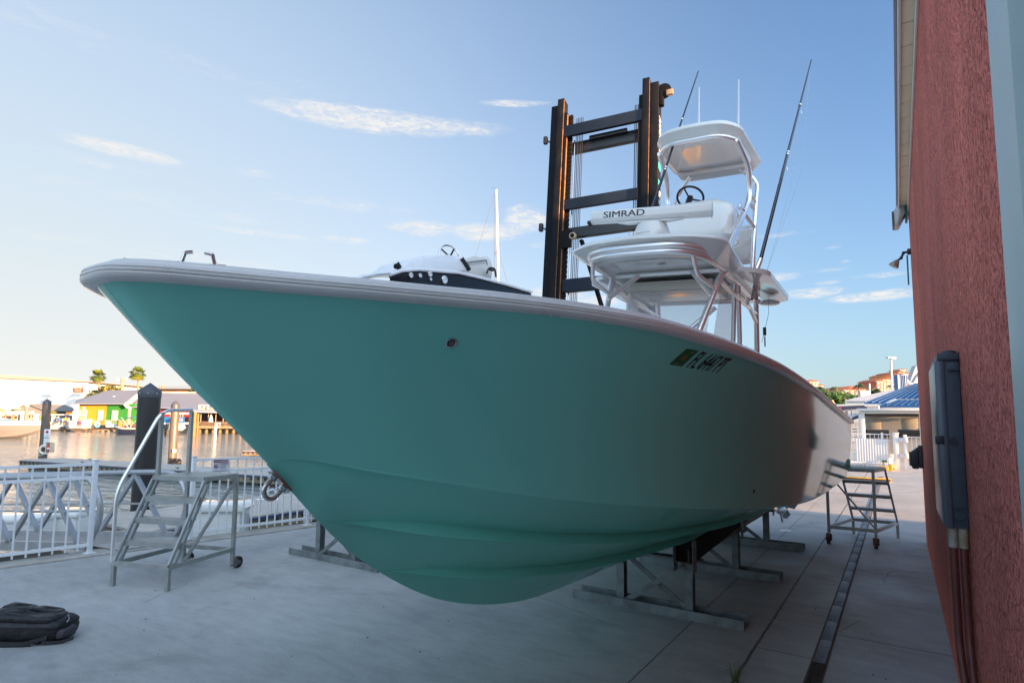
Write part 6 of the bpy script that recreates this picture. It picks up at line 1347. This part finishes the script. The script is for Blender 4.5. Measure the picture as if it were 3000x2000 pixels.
# white tour boat with people
f = Fr('tour_boat', 'white tour boat with open sides and people aboard at the far left', 'boat', 190, 1266, 98); b = MB(); f.quad(b, 146, 1236, 212, 1257, 0, 3, .15); f.quad(b, 146, 1236, 206, 1240, -.06, 3.05, .05); b.build('hull', boatw, f.t); b = MB(); f.quad(b, 148, 1258, 186, 1263, -.2, .4, .05); f.quad(b, 148, 1258, 186, 1263, 2.5, 3.1, .05); b.build('floats', mat('float_dark', (.06, .06, .05), .6), f.t)
b = MB(); f.quad(b, 146, 1213, 214, 1216, 0, 3, .04); b.build('roof', boatw, f.t); b = MB()
for px in (150, 170, 190, 211): f.quad(b, px, 1216, px + 1, 1237, .02, .1); f.quad(b, px, 1216, px + 1, 1237, 2.9, 2.98)
b.build('roof_post', boatw, f.t); b = MB(); b.prism([f.p(148, 1237, .4), f.p(158, 1237, .4), f.p(160, 1217, .4), f.p(154, 1217, .4)], (0, 2, 0)); b.build('cabin_screen', mat('tinted_glass', (.16, .30, .38)), f.t); motor(f.t, f.p(190, 1250).x, -.5, f.p(190, 1259).z, 1.1); b = MB(); f.quad(b, 192, 1207.5, 214, 1213, .5, 1.1, .1); b.build('life_jackets', mat('jacket_orange', (.62, .11, .02), .6), f.t)
b = MB(); f.quad(b, 175, 1218, 212, 1234, 2.6, 2.62); b.build('rear_screen', mat('canopy_blue', (.35, .48, .62), .5), f.t)
f = Fr('explorer_boat', 'small white boat with blue lettering moored at the pier end', 'boat', 238, 1252, 97); b = MB(); boat_hull(b, 3.2, 1.3, 1.15, 1, .25); o = b.build('hull', boatw, f.t); f.t.rotation_euler.z = TH + .1
lettering('bow_lettering', 'NAPLES EXPLORER', lambda x, y: Vector((-1.1 + x, -.645 - .02 + max(0, (-1.1 + x) - .0) * .10, .72 + y)), mat('letter_blue', (.02, .06, .25), .5), f.t, size=.26)
b = MB(); f.quad(b, 236, 1241.5, 262, 1245, -2, -1.9) if False else b.bar((-1.4, -.66, 1.12), (1.0, -.60, 1.16), .03, .03); b.build('rub_rail', boatw, f.t)
# people
skin = mat('skin', (.42, .24, .16), .6)
def person(label, px, py_feet, h, D, shirt, sit=False, face=0.0, trousers=None):
    P = at(px, py_feet, D); t = thing('person', label, 'person', P, TH + face, 'people at the far shore')
    s = h / 1.72; J = {}
    hip = .50 if sit else .92
    pts = [('pel', (0, 0, hip), .13), ('sp', (0, -.01, hip + .25), .12), ('ch', (0, 0, hip + .42), .145), ('nk', (0, 0, hip + .56), .055), ('hd', (0, -.02, hip + .66), .085), ('tp', (0, -.01, hip + .78), .075)]
    ed = [('pel', 'sp'), ('sp', 'ch'), ('ch', 'nk'), ('nk', 'hd'), ('hd', 'tp')]
    for sd_, k in ((-1, 'l'), (1, 'r')):
        pts += [('sh' + k, (sd_ * .19, 0, hip + .48), .06), ('el' + k, (sd_ * .25, -.08, hip + .22), .045), ('wr' + k, (sd_ * .20, -.26, hip + .12), .033), ('ha' + k, (sd_ * .18, -.34, hip + .13), .035)]
        ed += [('ch', 'sh' + k), ('sh' + k, 'el' + k), ('el' + k, 'wr' + k), ('wr' + k, 'ha' + k)]
        if sit: pts += [('hp' + k, (sd_ * .1, 0, hip - .02), .09), ('kn' + k, (sd_ * .12, -.42, hip), .065), ('an' + k, (sd_ * .12, -.45, .08), .045), ('to' + k, (sd_ * .13, -.62, .04), .04)]
        else: pts += [('hp' + k, (sd_ * .1, 0, hip - .08), .09), ('kn' + k, (sd_ * .11, -.03, .48), .065), ('an' + k, (sd_ * .11, .0, .08), .045), ('to' + k, (sd_ * .12, -.17, .04), .04)]
        ed += [('pel', 'hp' + k), ('hp' + k, 'kn' + k), ('kn' + k, 'an' + k), ('an' + k, 'to' + k)]
    ix = {n: i for i, (n, p_, r) in enumerate(pts)}; me = bpy.data.meshes.new('body'); me.from_pydata([Vector(p_) * s for n, p_, r in pts], [(ix[a], ix[c]) for a, c in ed], []); me.materials.append(skin)
    o = bpy.data.objects.new('body', me); COL.objects.link(o); o.parent = t
    md_ = o.modifiers.new('skin', 'SKIN'); sv = me.skin_vertices[0].data
    for i, (n, p_, r) in enumerate(pts): sv[i].radius = (r * s, r * s)
    sv[0].use_root = True; o.modifiers.new('sub', 'SUBSURF').levels = 1
    b = MB(); b.lathe([(.155 * s, (hip - .06) * s), (.15 * s, (hip + .25) * s), (.185 * s, (hip + .44) * s), (.12 * s, (hip + .54) * s), (.06 * s, (hip + .57) * s)], (0, 0, 0), 12, Matrix.Diagonal((1.15, .85, 1)))
    for sd_ in (-1, 1): b.tube([(sd_ * .17 * s, 0, (hip + .48) * s), (sd_ * .24 * s, -.06 * s, (hip + .26) * s)], .072 * s, 8)
    b.build('shirt', shirt, t)
    b = MB()
    for sd_ in (-1, 1):
        b.tube([(sd_ * .09 * s, 0, (hip - .02) * s)] + ([(sd_ * .12 * s, -.40 * s, hip * s), (sd_ * .12 * s, -.45 * s, .15 * s)] if sit else [(sd_ * .11 * s, -.03 * s, .48 * s), (sd_ * .11 * s, 0, .15 * s)]), [.11 * s, .085 * s, .07 * s], 8)
    b.build('trousers', trousers or mat('trousers_dark', (.03, .03, .05), .8), t)
    b = MB(); b.sphere((0, .005 * s, (hip + .725) * s), .098 * s, 8, (1, 1.05, .85)); b.build('hair', mat('hair_brown', (.06, .03, .015), .7), t)
person('person in a bright blue shirt seated aboard the white tour boat', 171, 1243, 1.75, 97.4, mat('shirt_blue', (.02, .07, .45), .7), True)
person('person in a yellow shirt seated aboard the white tour boat', 193, 1242, 1.7, 97.4, mat('shirt_yellow', (.65, .45, .04), .7), True)
person('person in a salmon red top standing at the pier end', 233, 1249, 1.8, 96, mat('shirt_salmon', (.62, .18, .14), .7), False, .3, mat('trousers_plum', (.12, .03, .10), .8))
for k, (x0, y0, x1, y1) in enumerate(((213, 1204, 228, 1212), (213, 1214, 226, 1227))):
    t, w, h_ = facing('dock_notice', ['blank white notice board on the pile by the tour boat, upper of two', 'blank white notice board on the pile by the tour boat, lower of two'][k], 'sign', x0, y0, x1, y1, 95.5, sw_, .05)
    b = MB().use(mat('sign_grey', (.3, .3, .34), .5))
    for j in range(3): b.bx((-w * .3, -.006, h_ * (.28 - .22 * j)), (w * .3, -.003, h_ * (.36 - .22 * j)))
    b.build('printed_lines', None, t)
# shed, van, truck
f = Fr('gabled_shed', 'pale grey gabled shed behind the parked white vans', 'shed', 78, 1240, 118); b = MB(); b.prism([f.p(20, 1245), f.p(128, 1245), f.p(128, 1203), f.p(80, 1184), f.p(25, 1203)], (0, 9, 0)); b.build('wall', far_m('shed_grey', (.17, .17, .18)), f.t); b = MB(); b.prism([f.p(20, 1205, -.5), f.p(80, 1183, -.5), f.p(132, 1204, -.5), f.p(132, 1202.5, -.5), f.p(80, 1181.5, -.5), f.p(20, 1203.5, -.5)], (0, 10, 0)); b.build('roof', far_m('shed_roof', (.20, .19, .18)), f.t)
b = MB(); f.quad(b, 38, 1192, 48, 1200, -1.2, -.1, .05); b.build('vent_unit', far_m('vent_tan', (.45, .36, .25)), f.t)
def van(label, px, D, px0, px1, py0, py1, white, seed):
    f = Fr('parked_van', label, 'van', (px0 + px1) / 2, py1, D, 'vans parked at the far shore'); A_, B_ = f.p(px0, py1), f.p(px1, py0); L_, H = B_.x - A_.x, B_.z - A_.z; x0 = A_.x
    b = MB(); b.prism([(x0, -.95, .3), (x0 + L_, -.95, .3), (x0 + L_, -.95, H * .95), (x0 + L_ * .93, -.95, H), (x0 + L_ * .28, -.95, H), (x0 + L_ * .14, -.95, H * .58), (x0, -.95, H * .48)], (0, 1.9, 0), .08); b.build('body', white, f.t)
    for a_, c_ in ((.24, .36), (.40, .62), (.66, .88)): b = MB(); b.prism([(x0 + L_ * (a_ - .04 * (a_ < .3)), -.965, H * .56), (x0 + L_ * c_, -.965, H * .56), (x0 + L_ * c_, -.965, H * .86), (x0 + L_ * (a_ + .03 * (a_ < .3)), -.965, H * .86)], (0, .012, 0)); b.build('window', mat('van_glass', (.05, .045, .045), .1), f.t)
    for a_ in (.18, .80): b = MB(); b.lathe([(.2, -.12), (.34, -.12), (.36, -.08), (.36, .08), (.34, .12), (.2, .12)], (x0 + L_ * a_, -.9, .36), 16, Matrix.Rotation(pi / 2, 3, 'X')); b.build('wheel', rubber, f.t)
van('white van with dark windows parked behind the timber stumps', 40, 103, 6, 70, 1214, 1243, mat('van_white', (.42, .41, .40), .3, coat=.3), 1)
van('white van parked behind the grey concrete pile, right of the other', 98, 106, 84, 112, 1211, 1240, mat('van_white', (.70, .69, .66)), 2)
f = Fr('box_trailer', 'white box trailer parked between the van and the grey shed', 'trailer', 48, 1240, 112); b = MB(); f.quad(b, 21, 1204, 72, 1232, 0, 2.2, .06); b.build('body', far_m('trim_white', (.50, .49, .46)), f.t)
for k in (40, 52): b = MB(); q = f.p(k, 1236); b.lathe([(.15, -.1), (.36, -.1), (.36, .1), (.15, .1)], (q.x, .1, q.z), 14, Matrix.Rotation(pi / 2, 3, 'X')); b.build('wheel', rubber, f.t)
# feather palms (shared by both shores)
def feather_palm(label, px, py_c, py_b, D, rpx, seed, mats=None, group=None, n=22, droop=1.0):
    f = Fr('palm_tree', label, 'palm', px, py_b, D, group); rnd = random.Random(seed); c = f.p(px, py_c); R = rpx / FPX * D
    b = MB(); b.tube([(0, 0, -2), (c.x * .4, 0, c.z * .5), (c.x, 0, c.z)], [R * .10, R * .075, R * .06], 8); b.build('trunk', palm_trunk, f.t)
    mats = mats or (mat('coco_frond', (.045, .085, .02), .5, var=.35, vs=.7), mat('coco_frond_light', (.14, .17, .03), .5, var=.3, vs=.7))
    b = MB(); b.use(mats[0]); b.use(mats[1])
    for i in range(n):
        a = 2 * pi * i / n + rnd.uniform(-.2, .2); el = rnd.uniform(-.1, 1.2); d_ = Vector((cos(a) * cos(el), sin(a) * cos(el), sin(el))); L_ = R * rnd.uniform(.85, 1.15); b.mi = 0 if rnd.random() < .6 else 1
        pr = None; hz = Vector((cos(a), sin(a), 0)); sdv = Vector((-sin(a), cos(a), 0))
        for k in range(13):
            u = k / 12; q = c + d_ * L_ * u * (1 - .25 * u) + hz * L_ * .25 * u * u - Vector((0, 0, L_ * droop * .85 * u * u))
            if pr is not None:
                b.face([b.v(pr - sdv * R * .012), b.v(pr + sdv * R * .012), b.v(q + sdv * R * .01), b.v(q - sdv * R * .01)], False)
                w_ = L_ * .30 * (1 - (2 * u - .9) ** 2 * .8)
                for s_ in (-1, 1):
                    for fr_ in (0, .5):
                        q2 = pr.lerp(q, fr_); tp_ = q2 + sdv * s_ * w_ * .8 + (q - pr).normalized() * w_ * .45 - Vector((0, 0, w_ * .45)); mdp = q2.lerp(tp_, .5) + (q - pr) * .3
                        b.face([b.v(q2), b.v(mdp), b.v(tp_)], False)
            pr = q
    b.build('crown', None, f.t, recalc=False); return f
feather_palm('small sunlit palm at the far left edge behind the yacht', 5, 1200, 1240, 101, 17, 31, (mat('sunny_frond', (.30, .27, .04), .5, var=.3, vs=.7), mat('coco_frond_light', (.14, .17, .03), .5)), 'small palms at the far left shore')
feather_palm('small palm peeking out right of the left black piling', 156, 1206, 1238, 104, 14, 32, (mat('sunny_frond', (.30, .27, .04), .5), mat('coco_frond_light', (.14, .17, .03), .5)), 'small palms at the far left shore')
feather_palm('small palm just left of the left black piling, mostly hidden', 119, 1216, 1240, 107, 12, 33, (mat('sunny_frond', (.30, .27, .04), .5), mat('coco_frond_light', (.14, .17, .03), .5)), 'small palms at the far left shore')
tree('shrub', 'low green shrubs along the seawall behind the yacht', 103, (60, 1245), [(55, 1240, 14, 5), (82, 1241, 12, 4), (105, 1241, 12, 4)], 900, .2, green3, 41, cat='shrub')
# sailboat beyond the runabout
f = Fr('sailboat', 'white sailboat whose mast rises behind the white runabout', 'boat', 1456, 1310, 36); b = MB(); boat_hull(b, 8.5, 2.6, 1.1, 1, .3); b.build('hull', boatw, f.t); b = MB(); b.bx((-1.8, -.8, 1.0), (1.4, .8, 1.5), .15); b.build('cabin', boatw, f.t)
b = MB(); b.tube([f.p(1459, 900) - Vector((0, 0, 2.0)), f.p(1459, 800), f.p(1454, 556)], [.085, .085, .065], 12); b.build('mast', mat('mast_cream', (.72, .66, .58), .35), f.t)
b = MB(); b.tube([f.p(1449, 566), f.p(1394, 748), f.p(1340, 930)], .010, 5); b.tube([f.p(1448, 566), f.p(1448, 900)], .012, 5); b.tube([f.p(1463, 745), f.p(1490, 840)], .01, 5); b.tube([f.p(1455, 735, -.1), f.p(1450, 745, -.3)], .03, 5); b.tube([f.p(1440, 550), f.p(1452, 550), f.p(1451, 560)], .012, 5); b.build('rigging', mat('dark_wire', (.08, .08, .08)), f.t)
# ================================================================ FAR RIGHT : fence, bar hut, roofs, hill houses
P0, P1 = gz(2470, 1382), gz(2626, 1385); P0.z = P1.z = 0; yy = 25.0
A_ = Vector((-2.6, yy, 0)); GT = ay(2629, 1383, yy); GT.z = 0; gx = GT.x
wfm = mat('white_fence_lit', (.74, .74, .74), .35, var=.03)
picket_fence('pool_fence', 'white metal pool fence left of the gate beyond the stern ladder', [A_, Vector((gx - .12, yy, 0))], [Vector((ay(2588, 1370, yy).x, yy, 0)), Vector((-2.4, yy, 0))], H=1.28, gap=.125, rails=(.16, 1.02, 1.24), pw=.06, pk=.02, m=wfm, zb=.02)
picket_fence('pool_gate', 'white metal gate at the right end of the pool fence', [Vector((gx + .34, yy - .1, 0)), Vector((gx + 2.3, yy - .25, 0))], [], H=1.2, gap=.13, rails=(.10, 1.16), pw=.05, pk=.02, m=wfm, zb=.02)
t = thing('gate_post', 'thick white gate post with two hinges catching the sun', 'gate post', (gx, yy, 0)); b = MB(); b.bx((-.09, -.09, 0), (.09, .09, 1.30), .01); b.bx((-.11, -.11, 1.30), (.11, .11, 1.33), .01); b.bx((.22, -.10, .02), (.33, .02, 1.26), .01); b.build('shaft', wfm, t)
for z in (.45, 1.02): b = MB(); b.bx((.0901, -.12, z), (.24, -.06, z + .12), .01); b.bx((.24, -.14, z - .03), (.36, -.101, z + .16), .01); b.build('hinge', wfm, t)
t = thing('windbreak_sheet', 'white corrugated plastic sheet fixed to the pool fence', 'sheet', (ay(2554, 1330, yy).x, yy - .06, .24)); b = MB(); w = .50; b.grid([[(-w + 2 * w * k / 60, -.016 + .004 * cos(k * pi / 2.5), z) for k in range(61)] for z in (0, .85)]); b.grid([[(-w + 2 * w * k / 60, -.010 + .004 * cos(k * pi / 2.5), z) for k in range(61)] for z in (0, .85)]); b.build('sheet', white_paint, t); b = MB(); b.bx((.30, -.05, .03), (.46, -.04, .10)); b.build('label_plate', mat('label_green', (.03, .12, .07), .5), t)
# kerb, wheel stop, small things at the gate
b = MB(); b.bx((-3, yy - .12, 0), (gx - .15, yy + .25, .10), .02); o = b.build('fence_kerb', curb_m); tag(o, 'raised concrete kerb under the pool fence', 'kerb')
b = MB(); b.bx((gx - .55, yy - .55, 0), (gx - .25, yy - .13, .14), .03); b.use(mat('safety_yellow', (.62, .36, .03), .6)); b.bx((gx - .24, yy - .5, 0), (gx - .13, yy - .14, .22), .01); b.mats = [curb_m] + [x for x in b.mats if x is not curb_m] if False else b.mats
o = b.build('threshold_block', mat('safety_yellow', (.62, .36, .03))); tag(o, 'yellow painted block at the foot of the gate post', 'block')
P = gz(2535, 1408); t = thing('wheel_stop', 'yellow painted timber wheel stop on the concrete behind the ladder', 'wheel stop', (P.x, P.y, 0)); b = MB(); b.bx((-.75, -.12, .0), (.62, .12, .10), .02); b.build('beam', mat('worn_yellow', (.55, .36, .05), .7, var=.35, vs=9), t); b = MB(); b.bx((-.75, -.126, .035), (.62, -.1205, .075)); b.build('dark_stripe', mat('stripe_dark', (.06, .04, .03), .8), t)
b = MB(); b.bx((-9, 27.5, .006), (-1.2, 40, .02)); o = b.build('pool', mat('pool_water', (.10, .42, .50), .1, coat=.3)); struct(o)
b = MB(); b.bx((-1.15, 26.5, .0), (-.3, 40, .12), .03); b.bx((-9, 26.8, .0), (-1.16, 27.45, .12), .03); struct(b.build('pool_coping', mat('coping', (.6, .6, .6), .6)))
# bar hut
D = 31; f = Fr('bar_hut', 'open white-framed bar hut with blue standing-seam roof', 'building', 2610, 1345, D, square=True)
wh_ = mat('hut_white', (.62, .62, .60), .5, var=.03); dk = mat('hut_dark', (.05, .048, .046), .7, var=.2)
for a_, c_ in ((2521, 2532), (2700, 2712)): b = MB(); f.quad(b, a_, 1208, c_, 1352, 0, .22, .01); b.build('post', wh_, f.t)
b = MB(); f.quad(b, 2510, 1195, 2760, 1203, -.25, 4.5, .02); f.quad(b, 2520, 1203.2, 2750, 1211, -.02, .3, .01); b.build('header', wh_, f.t)
b = MB(); f.quad(b, 2521, 1212, 2760, 1352, 4.2, 4.4); b.build('back_wall', mat('hut_inner', (.36, .36, .35), .7, var=.1, vs=1), f.t)
b = MB(); f.quad(b, 2533, 1211.2, 2750, 1218, .35, 4.1); b.build('ceiling', dk, f.t)
for a_, c_, y0, y1 in ((2538, 2580, 1222, 1257), (2641, 2688, 1224, 1260)): b = MB(); f.quad(b, a_, y0, c_, y1, 1.2, 1.25, .01); b.build('menu_panel', mat('panel_tan', (.42, .38, .31), .6, var=.08, vs=2), f.t)
for a_, c_ in ((2535, 2604), (2631, 2720)):
    b = MB(); f.quad(b, a_, 1259, c_, 1280, .5, 1.2, .02); b.build('counter', mat('counter_black', (.012, .012, .014), .3), f.t)
    b = MB(); f.quad(b, a_, 1280.5, c_, 1352, .7, 1.1); b.build('counter_front', mat('hut_inner', (.36, .36, .35)), f.t)
b = MB(); q = f.p(2692, 1258, .6); b.sphere(q, .06, 6); b.build('bar_lamp', steel, f.t)
sb = mat('seam_blue_roof', (.022, .095, .25), .42, .3, var=.06, vs=1)
def seam_roof(f, e0, e1, r1, r0, n, m, name='roof'):
    b = MB(); b.prism([e0, e1, r1, r0], (0, 0, .05))
    for k in range(n + 1):
        u = k / n; A_, B_ = e0.lerp(e1, u), r0.lerp(r1, u); b.bar(A_ + Vector((0, 0, .07)), B_ + Vector((0, 0, .07)), .05, .06)
    return b.build(name, m, f.t)
seam_roof(f, f.p(2577, 1193, -.1), f.p(2765, 1193, -.1), f.p(2765, 1174, 2.2), f.p(2622, 1174, 2.2), 9, sb)
b = MB(); b.bar(f.p(2570, 1194, -.2), f.p(2622, 1172, 2.2), .12); b.bar(f.p(2622, 1172, 2.2), f.p(2765, 1172, 2.2), .12); b.build('roof_trim', wh_, f.t)
seam_roof(f, f.p(2533, 1183, 3), f.p(2765, 1183, 3), f.p(2765, 1126, 7), f.p(2684, 1126, 7), 11, sb)
b = MB(); f.quad(b, 2533, 1183.5, 2590, 1190, 2.8, 3.0); b.build('fascia', wh_, f.t)
# grey roofed building and navy awning behind
f = Fr('white_clubhouse', 'white clubhouse with pale grey roof and navy awnings behind the bar hut', 'building', 2500, 1300, 46, square=True)
b = MB(); b.prism([f.p(2476, 1176), f.p(2640, 1178), f.p(2700, 1140, 8), f.p(2632, 1140, 8)], (0, 0, .1)); b.build('roof', mat('pale_roof', (.52, .53, .55), .5, .2, bump=.5, bs=2, stretch=(1, .05, .05)), f.t)
b = MB(); f.quad(b, 2476, 1176.5, 2640, 1186, .05, .4); b.build('fascia', wh_, f.t)
b = MB(); f.quad(b, 2440, 1190, 2640, 1345, 3, 3.3); b.build('wall', mat('clubhouse_wall', (.50, .52, .55), .6, var=.05), f.t)
na = mat('navy_awning', (.012, .02, .06), .7)
b = MB(); b.prism([f.p(2436, 1202, -1.5), f.p(2540, 1196, -1.5), f.p(2540, 1188, .8), f.p(2450, 1189, .8)], (0, 0, .06)); b.build('awning', na, f.t); b = MB(); b.prism([f.p(2486, 1234, -3), f.p(2545, 1215, -3), f.p(2545, 1205, -1), f.p(2500, 1222, -1)], (0, 0, .06)); b.build('awning', na, f.t)
for q_ in ((f.p(2447, 1187, -1.5), f.p(2540, 1184, -1.5)), (f.p(2486, 1238, -3.1), f.p(2545, 1219, -3.1))): b = MB(); b.bar(*q_, .13); b.build('awning_frame', wh_, f.t)
for px in (2445, 2458, 2472, 2490, 2502, 2512): b = MB(); f.quad(b, px, 1200, px + 2.6, 1345, -1.4, -1.25); b.build('post', wh_, f.t)
for px in (2476, 2494): b = MB(); f.quad(b, px, 1202, px + 14, 1217, 2.9, 2.99); b.build('window', pane, f.t)
b = MB()
for k in range(7): f.quad(b, 2498, 1255 + 8 * k, 2522, 1257.5 + 8 * k, -2, -1.95)
for k in range(5): f.quad(b, 2499 + 5 * k, 1250, 2500 + 5 * k, 1320, -2, -1.95)
b.build('stair_railing', wh_, f.t)
b = MB().use(mat('flag_red', (.5, .02, .03), .6)); f.quad(b, 2462, 1190, 2464, 1215, -1.6, -1.55); b.build('red_banner', None, f.t)
f = Fr('stern_flagstaff', 'small ornate gilt fitting showing above the stern gunwale', 'finial', 2441, 1185, 30); b = MB(); 
for k in range(7): b.sphere(f.p(2441 + (k % 3 - 1) * 2.5, 1174 + 4 * k), .05, 5)
b.build('finial', mat('gilt', (.5, .36, .2), .5, .3), f.t)
# blue frame, curved grey panel
f = Fr('blue_tower_panel', 'tall blue screen panel on the roof beside the curved grey chute', 'screen', 2646, 1143, 40); b = MB(); f.quad(b, 2632, 1096, 2638, 1146, 0, .4); b.build('post', mat('tower_blue', (.03, .13, .32), .4), f.t); b = MB()
for k in range(5): f.quad(b, 2639 + 5 * k, 1097, 2640.5 + 5 * k, 1143, .1, .2)
f.quad(b, 2639, 1097, 2660, 1099, .1, .2); b.build('lattice', mat('tower_blue', (.03, .13, .32)), f.t); b = MB(); f.quad(b, 2640, 1099, 2659, 1141, .25, .3); b.build('panel', mat('tower_pale', (.30, .40, .52), .4), f.t)
f = Fr('curved_chute', 'curved pale grey metal chute rising behind the blue roof', 'chute', 2680, 1125, 42); b = MB(); rows = []
for d in (0, .9): rows.append([f.p(x, y, d) for x, y in ((2648, 1108), (2655, 1122), (2668, 1124), (2676, 1104), (2690, 1072), (2720, 1060))])
rows2 = [[p + Vector((0, 0, -.02)) for p in r] for r in rows]
a_ = [f.p(x, y) for x, y in ((2664, 1117), (2668, 1118), (2674, 1100), (2681, 1080), (2685, 1071), (2730, 1060), (2730, 1090), (2692, 1124), (2678, 1126))]; b.prism(a_, (0, .5, 0), .02); b.build('panel', mat('chute_grey', (.44, .47, .50), .35, .4, var=.1, vs=2), f.t); b = MB(); b.tube([f.p(2646, 1110, -.1), f.p(2656, 1114, -.1), f.p(2666, 1124, -.1), f.p(2678, 1126, -.1)], .10, 8); b.tube([f.p(2676, 1125, -.1), f.p(2690, 1100, -.1), f.p(2720, 1070, -.1)], .07, 8); b.build('edge_tube', mat('chute_pale', (.6, .6, .6), .4), f.t)
# white board and pole, light pole
f = Fr('blank_signboard', 'blank white box sign with a white pole behind the grey roof', 'sign', 2538, 1170, 55); b = MB(); f.quad(b, 2522, 1144, 2551, 1163, 0, .5, .03); b.build('board', wf, f.t); b = MB(); f.quad(b, 2549.5, 1123, 2552.5, 1175, .1, .3, .02); b.build('pole', wf, f.t); b = MB(); b.tube([f.p(2553, 1143, -.05), f.p(2575, 1130, 2)], .03, 5); b.build('stay', wire, f.t)
f = Fr('light_pole', 'tall white pole with a double floodlight head above the blue roof', 'light pole', 2613, 1145, 60); b = MB(); b.tube([f.p(2614.5, 1200), f.p(2610, 1050)], [.12, .08], 10); b.build('shaft', wf, f.t); b = MB(); b.bar(f.p(2602, 1047.5), f.p(2618, 1048.5), .14); b.box(f.p(2603, 1047.5), (.35, .4, .14), 0, .03); b.box(f.p(2616, 1049), (.40, .4, .24), 0, .04); b.build('lamp_head', wf, f.t)
# condominiums on the hill
tile = mat('terracotta_tile', (.50, .13, .05), .7, var=.2, vs=.3, bump=.3, bs=2); cwhite = mat('condo_trim', (.75, .68, .58), .6)
def condo(name, label, D, px, py, blocks):
    f = Fr(name, label, 'building', px, py, D)
    for (x0, x1, y0, y1, d0, d1, m_, rh, cols, rows_) in blocks:
        b = MB(); f.quad(b, x0, y0, x1, y1, d0, d1); o = b.build('wall', m_, f.t)
        e = 2.0; z0 = f.p(x0 - e, y0, d0).z; A_, B_ = f.p(x0 - e, y0, d0), f.p(x1 + e, y0, d0); top = f.p(x0, y0 - rh, d0).z; dd = d1 - d0; ya_, yb_ = A_.y - 1.2, A_.y + dd + 1.2; ins = min((B_.x - A_.x) * .42, dd * .45)
        b = MB(); V = [b.v(p) for p in ((A_.x, ya_, z0), (B_.x, ya_, z0), (B_.x, yb_, z0), (A_.x, yb_, z0), (A_.x + ins, ya_ + ins, top), (B_.x - ins, ya_ + ins, top), (B_.x - ins, yb_ - ins, top), (A_.x + ins, yb_ - ins, top))]
        for q in ((0, 1, 5, 4), (1, 2, 6, 5), (2, 3, 7, 6), (3, 0, 4, 7), (4, 5, 6, 7), (3, 2, 1, 0)): b.face([V[i] for i in q], False)
        b.build('roof', tile, f.t)
        b = MB(); f.quad(b, x0 - 1, y0 + .2, x1 + 1, y0 + 1.8, d0 - .5, d0 - .02); b.build('cornice', cwhite, f.t)
        for r in range(rows_):
            for c in range(cols):
                cx = lerp(x0, x1, (c + .5) / cols); cy = lerp(y0 + 3, y1, (r + .4) / rows_); w2 = (x1 - x0) / cols * .26; h2 = (y1 - y0) / rows_ * .3
                b = MB().use(cwhite); f.quad(b, cx - w2 - .4, cy - h2 - .4, cx + w2 + .4, cy + h2 + .4, d0 - .25, d0 - .02); b.use(pane); f.quad(b, cx - w2, cy - h2, cx + w2, cy + h2, d0 - .3, d0 - .251); b.build('window', None, f.t)
    return f
c1, c2, c3, c4 = mat('condo_rose', (.42, .13, .10), .7, var=.05), mat('condo_ochre', (.58, .33, .12), .7, var=.05), mat('condo_salmon', (.60, .26, .14), .7, var=.05), mat('condo_peach', (.66, .42, .28), .7, var=.05)
condo('condominium', 'tall rose and ochre condominium with red tile roofs on the right skyline', 190, 2620, 1150, [(2569, 2588, 1116, 1160, 0, 10, c1, 4, 2, 4), (2588, 2614, 1111, 1160, 3, 16, c2, 4.5, 3, 5), (2612, 2634, 1098, 1160, 8, 20, c2, 5, 2, 5), (2634, 2650, 1090, 1160, 10, 22, c3, 3.5, 2, 5), (2638, 2652, 1083, 1094, 14, 20, c4, 3, 1, 1), (2648, 2700, 1094, 1160, 6, 20, c3, 5, 4, 5)])
condo('condominium', 'peach condominium with red tile roofs above the stern gunwale', 200, 2385, 1150, [(2362, 2398, 1117, 1160, 0, 12, c4, 5.5, 4, 4), (2396, 2412, 1129, 1160, 2, 10, c4, 3.5, 2, 3)])
condo('tile_roof_house', 'low house with a red tile roof between the two dark palms', 150, 2500, 1150, [(2474, 2535, 1141, 1165, 0, 14, c4, 12, 4, 1)])
# greenery and palms on the right
tree('broad_tree', 'dense green tree mass rising left of the bar hut roofs', 78, (2440, 1190), [(2440, 1166, 34, 18), (2412, 1158, 14, 13), (2480, 1170, 28, 14), (2455, 1184, 42, 10)], 5200, .26, green3, 51)
tree('broad_tree', 'bright green tree in front of the white signboard', 66, (2515, 1185), [(2505, 1166, 18, 11), (2522, 1174, 14, 8)], 1700, .2, [green3[2], green3[0]], 52)
tree('broad_tree', 'dark tree hidden behind the peach condominium base', 120, (2392, 1160), [(2392, 1145, 20, 10), (2405, 1150, 14, 10)], 1200, .35, green3, 53)
tree('broad_tree', 'dark foliage between the signboard and the rose condominium', 110, (2560, 1165), [(2562, 1152, 16, 10), (2545, 1158, 14, 8)], 1300, .32, [green3[1], green3[0]], 54)
feather_palm('coconut palm, the left one above the green trees', 2444, 1136, 1175, 82, 21, 61, group='coconut palms on the right')
feather_palm('darker coconut palm, the taller one right of the left palm', 2518, 1128, 1175, 84, 25, 62, (mat('dark_frond', (.022, .045, .014), .5, var=.3, vs=.7), mat('coco_frond', (.045, .085, .02), .5)), group='coconut palms on the right')
feather_palm('small coconut palm before the rose condominium', 2606, 1130, 1160, 120, 13, 63, group='coconut palms on the right')
feather_palm('small coconut palm right of the light pole', 2626, 1128, 1160, 124, 11, 64, group='coconut palms on the right')
feather_palm('low palm sunk into the green tree mass', 2478, 1160, 1190, 70, 20, 65, (mat('frond_fresh', (.08, .14, .02), .5, var=.3, vs=.7), mat('coco_frond', (.045, .085, .02), .5)), group='coconut palms on the right')
